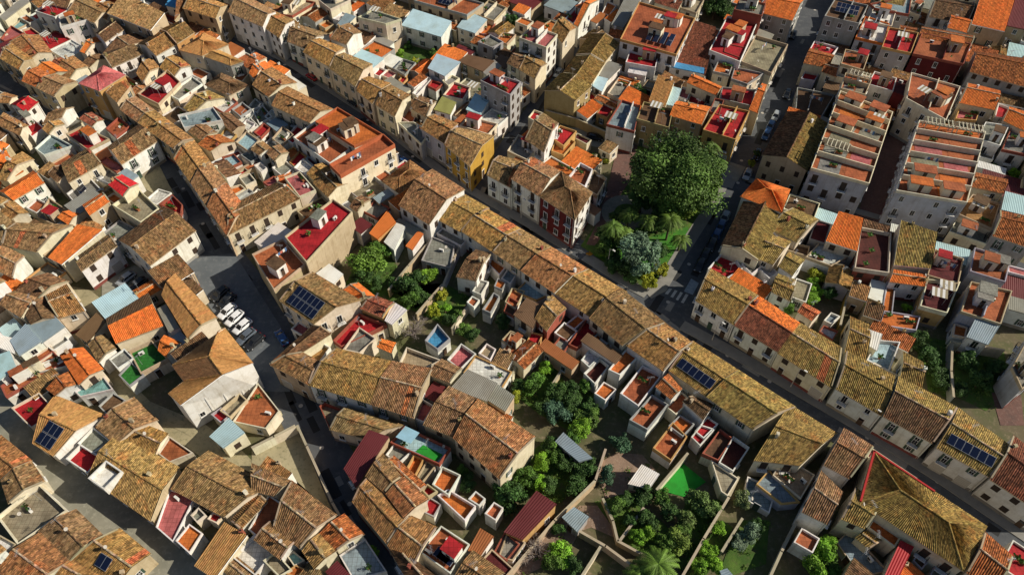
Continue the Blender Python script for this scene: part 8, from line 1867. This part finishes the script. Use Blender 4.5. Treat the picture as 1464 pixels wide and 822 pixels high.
def twig_mesh():
    rnd=random.Random(3); mb=MB()
    def br(p,d,L,r,n):
        q=p+d*L; mb.tube(p,q,r,r*.6,4)
        if n:
            for _ in range(4): br(p+d*L*rnd.uniform(.5,1),(d+Vector((rnd.gauss(0,.6),rnd.gauss(0,.6),rnd.gauss(0,.4)))).normalized(),L*.66,r*.55,n-1)
    for k in range(6): br(Vector((0,0,-.7)),Vector((rnd.gauss(0,.6),rnd.gauss(0,.6),1)).normalized(),.62,.03,3)
    return mb.mesh('bare_twigs',[m_twig])
m_twig,_,b=mat('twigs',.95); b.inputs['Base Color'].default_value=(.26,.22,.20,1)
CROWN={'round':[leaf_mesh('crown',s_,16,3600,.078) for s_ in (1,2,3,4)],'ficus':[leaf_mesh('crown',11,60,30000,.030,.8)],'conifer':[leaf_mesh('crown',21,24,7000,.06,1.1)],'palm':[palm_mesh()],'bare':[twig_mesh()]}
def trunk_mesh(r, hgt, seed, palm=False):
    rnd=random.Random(seed); mb=MB(); base=.05*r+.07
    if palm:
        for k in range(6): mb.tube((0,0,hgt*k/6),(0,0,hgt*(k+1)/6),.24-.012*k,.20-.012*k,8)
    else:
        mb.tube((0,0,-.1),(0,0,hgt),base*1.3,base*.8,8)
        for k in range(5):
            a=k*1.3+rnd.random(); d=Vector((math.cos(a)*.6,math.sin(a)*.6,.8)); mb.tube((0,0,hgt*.8),Vector((0,0,hgt*.8))+d*r*.7,base*.6,base*.2,6)
    return mb.mesh('trunk',[m_bark])
for i,(k_,p_,r_,z_,c_,sz_,lab_) in enumerate(TREES):
    rnd=random.Random(i*17+3)
    root=link({'palm':'palm_tree','ficus':'broad_tree','conifer':'conifer_tree','bare':'bare_shrub'}.get(k_,'shrub' if sz_=='shrub' else 'tree'),None)
    root.location=(*p_,0); tag(root,lab_,'shrub' if sz_=='shrub' or k_=='bare' else 'tree','garden and park trees')
    cr=link('crown',rnd.choice(CROWN[k_]),root,jit(c_,.15,rnd)); cr.location=(0,0,z_); cr.rotation_euler=(0,0,rnd.uniform(0,6.28)); cr.scale=(r_*rnd.uniform(.92,1.1),r_*rnd.uniform(.92,1.1),r_*rnd.uniform(.8,1.0))
    link('trunk',trunk_mesh(r_,max(.5,z_-(.0 if k_=='palm' else r_*.35)),i,k_=='palm'),root)

# ------------------------------------------------------------------ low weeds and vegetables covering the garden plots
def ground_cover(P, seed, dens, col):
    rnd=random.Random(seed); xs=[p[0] for p in P]; ys=[p[1] for p in P]; v=[]; f=[]; sh=[]
    ar=(max(xs)-min(xs))*(max(ys)-min(ys))
    for _ in range(int(ar*dens)):
        cx,cy=rnd.uniform(min(xs),max(xs)),rnd.uniform(min(ys),max(ys))
        if not inside((cx,cy),P) or blocked((cx,cy),.2,-1): continue
        r=rnd.choice([.25,.3,.4,.6,.9]); t_=rnd.uniform(.45,1.6)
        for _ in range(int(10+r*30)):
            q=Vector((cx+rnd.gauss(0,r*.5),cy+rnd.gauss(0,r*.5),.12+abs(rnd.gauss(0,r*.45)))); u=Vector((rnd.gauss(0,1),rnd.gauss(0,1),rnd.gauss(0,.6))).normalized()*rnd.uniform(.08,.17); w=u.orthogonal().normalized()*.08
            k=len(v); v += [tuple(q-u),tuple(q+w),tuple(q+u),tuple(q-w)]; f.append((k,k+1,k+2,k+3)); sh.append(t_*rnd.uniform(.75,1.25))
    me=bpy.data.meshes.new('ground_cover'); me.from_pydata(v,[],f); me.materials.append(m_leaf)
    at=me.attributes.new('leaf_shade','FLOAT_COLOR','FACE'); at.data.foreach_set('color',[x for s_ in sh for x in (s_,s_,s_*.9,1)]); me.update(); return link('ground_cover',me,None,col)
for i,(n_,m_,P_,z_) in enumerate(GROUND_PATCHES):
    if n_ in ('grass_plot','lawn','bare_soil_plot') and z_<.12:
        o=ground_cover(P_,i,.32 if n_!='bare_soil_plot' else .12,(.085,.15,.025)); o['kind']='stuff'
        tag(o,'low weeds and vegetables, garden plot %s'%['behind the red terrace','in the yards','by the turf','along the wall','near the sheds'][i%5],'ground cover')
# ------------------------------------------------------------------ cars
def car_parts():
    body=MB(); glass=MB()
    def loft(mb, st, mi=0):
        rings=[]
        for x,w,z0,z1 in st:
            h=(z1-z0)/2; zc=(z0+z1)/2; ring=[]
            for k in range(14):
                a=k*2*math.pi/14; ca,sa=math.cos(a),math.sin(a); ring.append((x,w*math.copysign(abs(ca)**.45,ca),zc+h*math.copysign(abs(sa)**.45,sa)))
            rings.append(ring)
        for p,q in zip(rings,rings[1:]):
            for k in range(14): j=(k+1)%14; mb.face([p[k],p[j],q[j],q[k]],mi)
        mb.face(rings[0],mi); mb.face(rings[-1][::-1],mi)
    loft(body,[(-2.1,.70,.42,.80),(-2.0,.82,.32,.92),(-1.4,.87,.28,.97),(0,.88,.27,.97),(1.1,.87,.28,.95),(1.75,.83,.30,.84),(2.02,.76,.34,.72),(2.1,.62,.40,.62)])
    loft(glass,[(-1.85,.70,.85,.98),(-1.35,.69,.85,1.36),(-.4,.70,.85,1.40),(.3,.69,.85,1.38),(1.1,.72,.85,.98)])
    loft(body,[(-1.42,.56,1.33,1.40),(-1.2,.62,1.34,1.44),(-.4,.64,1.36,1.47),(.15,.62,1.34,1.44),(.36,.56,1.32,1.39)])
    for x0,x1 in ((-1.85,-1.38),(1.08,.32)):
        for s_ in (-1,1): body.tube((x0,s_*.70,.95),(x1,s_*.60,1.38),.045,.045,5)
    for s_ in (-1,1): body.tube((-.45,s_*.72,.95),(-.45,s_*.64,1.42),.045,.045,5); body.box((.75,s_*.93,1.0),(.14,.16,.12))
    wh=MB(); wh.tube((0,-.1,0),(0,.1,0),.32,.32,14,0); wh.tube((0,-.11,0),(0,.11,0),.19,.19,10,1)
    hl=MB(); hl.box((2.05,0,.66),(.12,.36,.14)); tl=MB(); tl.box((-2.12,0,.72),(.08,.3,.2)); bp=MB(); bp.box((0,0,.30),(4.1,1.6,.16)); 
    return body.mesh('body',[m_paint]),glass.mesh('windows',[m_glass]),wh.mesh('wheel',[m_tyre,m_alu]),hl.mesh('headlight',[m_alu]),tl.mesh('tail_light',[m_tl]),bp.mesh('underbody',[m_tyre])
m_patch,_,b=mat('tar_patch',.9); b.inputs['Base Color'].default_value=(.028,.029,.031,1)
m_tl,_,b=mat('tail_light_red',.3); b.inputs['Base Color'].default_value=(.3,.01,.01,1)
CB,CG,CW,CH_,CT,CU=car_parts()
for col,p_,a_,lab_ in CARS:
    root=link('parked_car',None); root.location=(*p_,.075); root.rotation_euler=(0,0,a_); root.scale=(.88,.88,.88); tag(root,lab_,'car','cars parked in the streets')
    link('body',CB,root,col); link('windows',CG,root); link('underbody',CU,root)
    for x in (-1.3,1.3):
        for y in (-.80,.80): o=link('wheel',CW,root); o.location=(x,y,.32)
    for y in (-.6,.6): o=link('headlight',CH_,root); o.location=(0,y,0); o=link('tail_light',CT,root); o.location=(0,y,0)

# ------------------------------------------------------------------ manholes, asphalt repairs
for i,(n_,m_,P_,z_) in enumerate(GROUND_PATCHES):
    if m_=='asphalt' and n_!='square' and len(P_)>6:
        k=len(P_)//2; rnd=random.Random(i)
        for j in range(k-1):
            for _ in range(2):
                u=rnd.random(); w=rnd.uniform(.3,.7); a=lerp(P_[j],P_[j+1],u); b2=lerp(P_[-1-j],P_[-2-j],u); c2=lerp(a,b2,w); d=Vector(P_[j+1])-Vector(P_[j]); az=math.atan2(d.y,d.x)
                mb=MB(); mb.box((*c2,z_+.008),(rnd.uniform(1.5,6),rnd.uniform(.6,1.6),.006),0,az); o=mb.build('asphalt_repair',GM['pavement'] if rnd.random()<.3 else m_patch); o['kind']='structure'
            c2=lerp(P_[j],P_[-1-j],.5); mb=MB(); mb.tube((*c2,z_),(*c2,z_+.02),.35,.35,12); o=mb.build('manhole_cover',m_trim); o['kind']='structure'
# ------------------------------------------------------------------ street lamps along the main street
for i,p_ in enumerate(LAMPS):
    root=link('street_lamp',None); root.location=(*p_,.1); tag(root,['thin street lamp by the white houses left of park','thin street lamp at the corner below the park','thin street lamp opposite the roof with white curved parapet','thin street lamp before the cream street house','thin street lamp at far right of main street','thin street lamp on the upper main street','thin street lamp near the white gabled house'][i],'street lamp','street lamps on main street')
    mb=MB(); mb.tube((0,0,0),(0,0,5.2),.07,.045,8); mb.tube((0,0,0),(0,0,.5),.11,.10,8); mb.build('pole',m_trim,root)
    mb=MB(); mb.tube((0,0,5.15),(.5,-.5,5.5),.035,.03,6); mb.build('arm',m_trim,root)
    mb=MB(); mb.box((.62,-.62,5.5),(.55,.22,.12),0,-.785); mb.build('lamp_head',m_white,root)
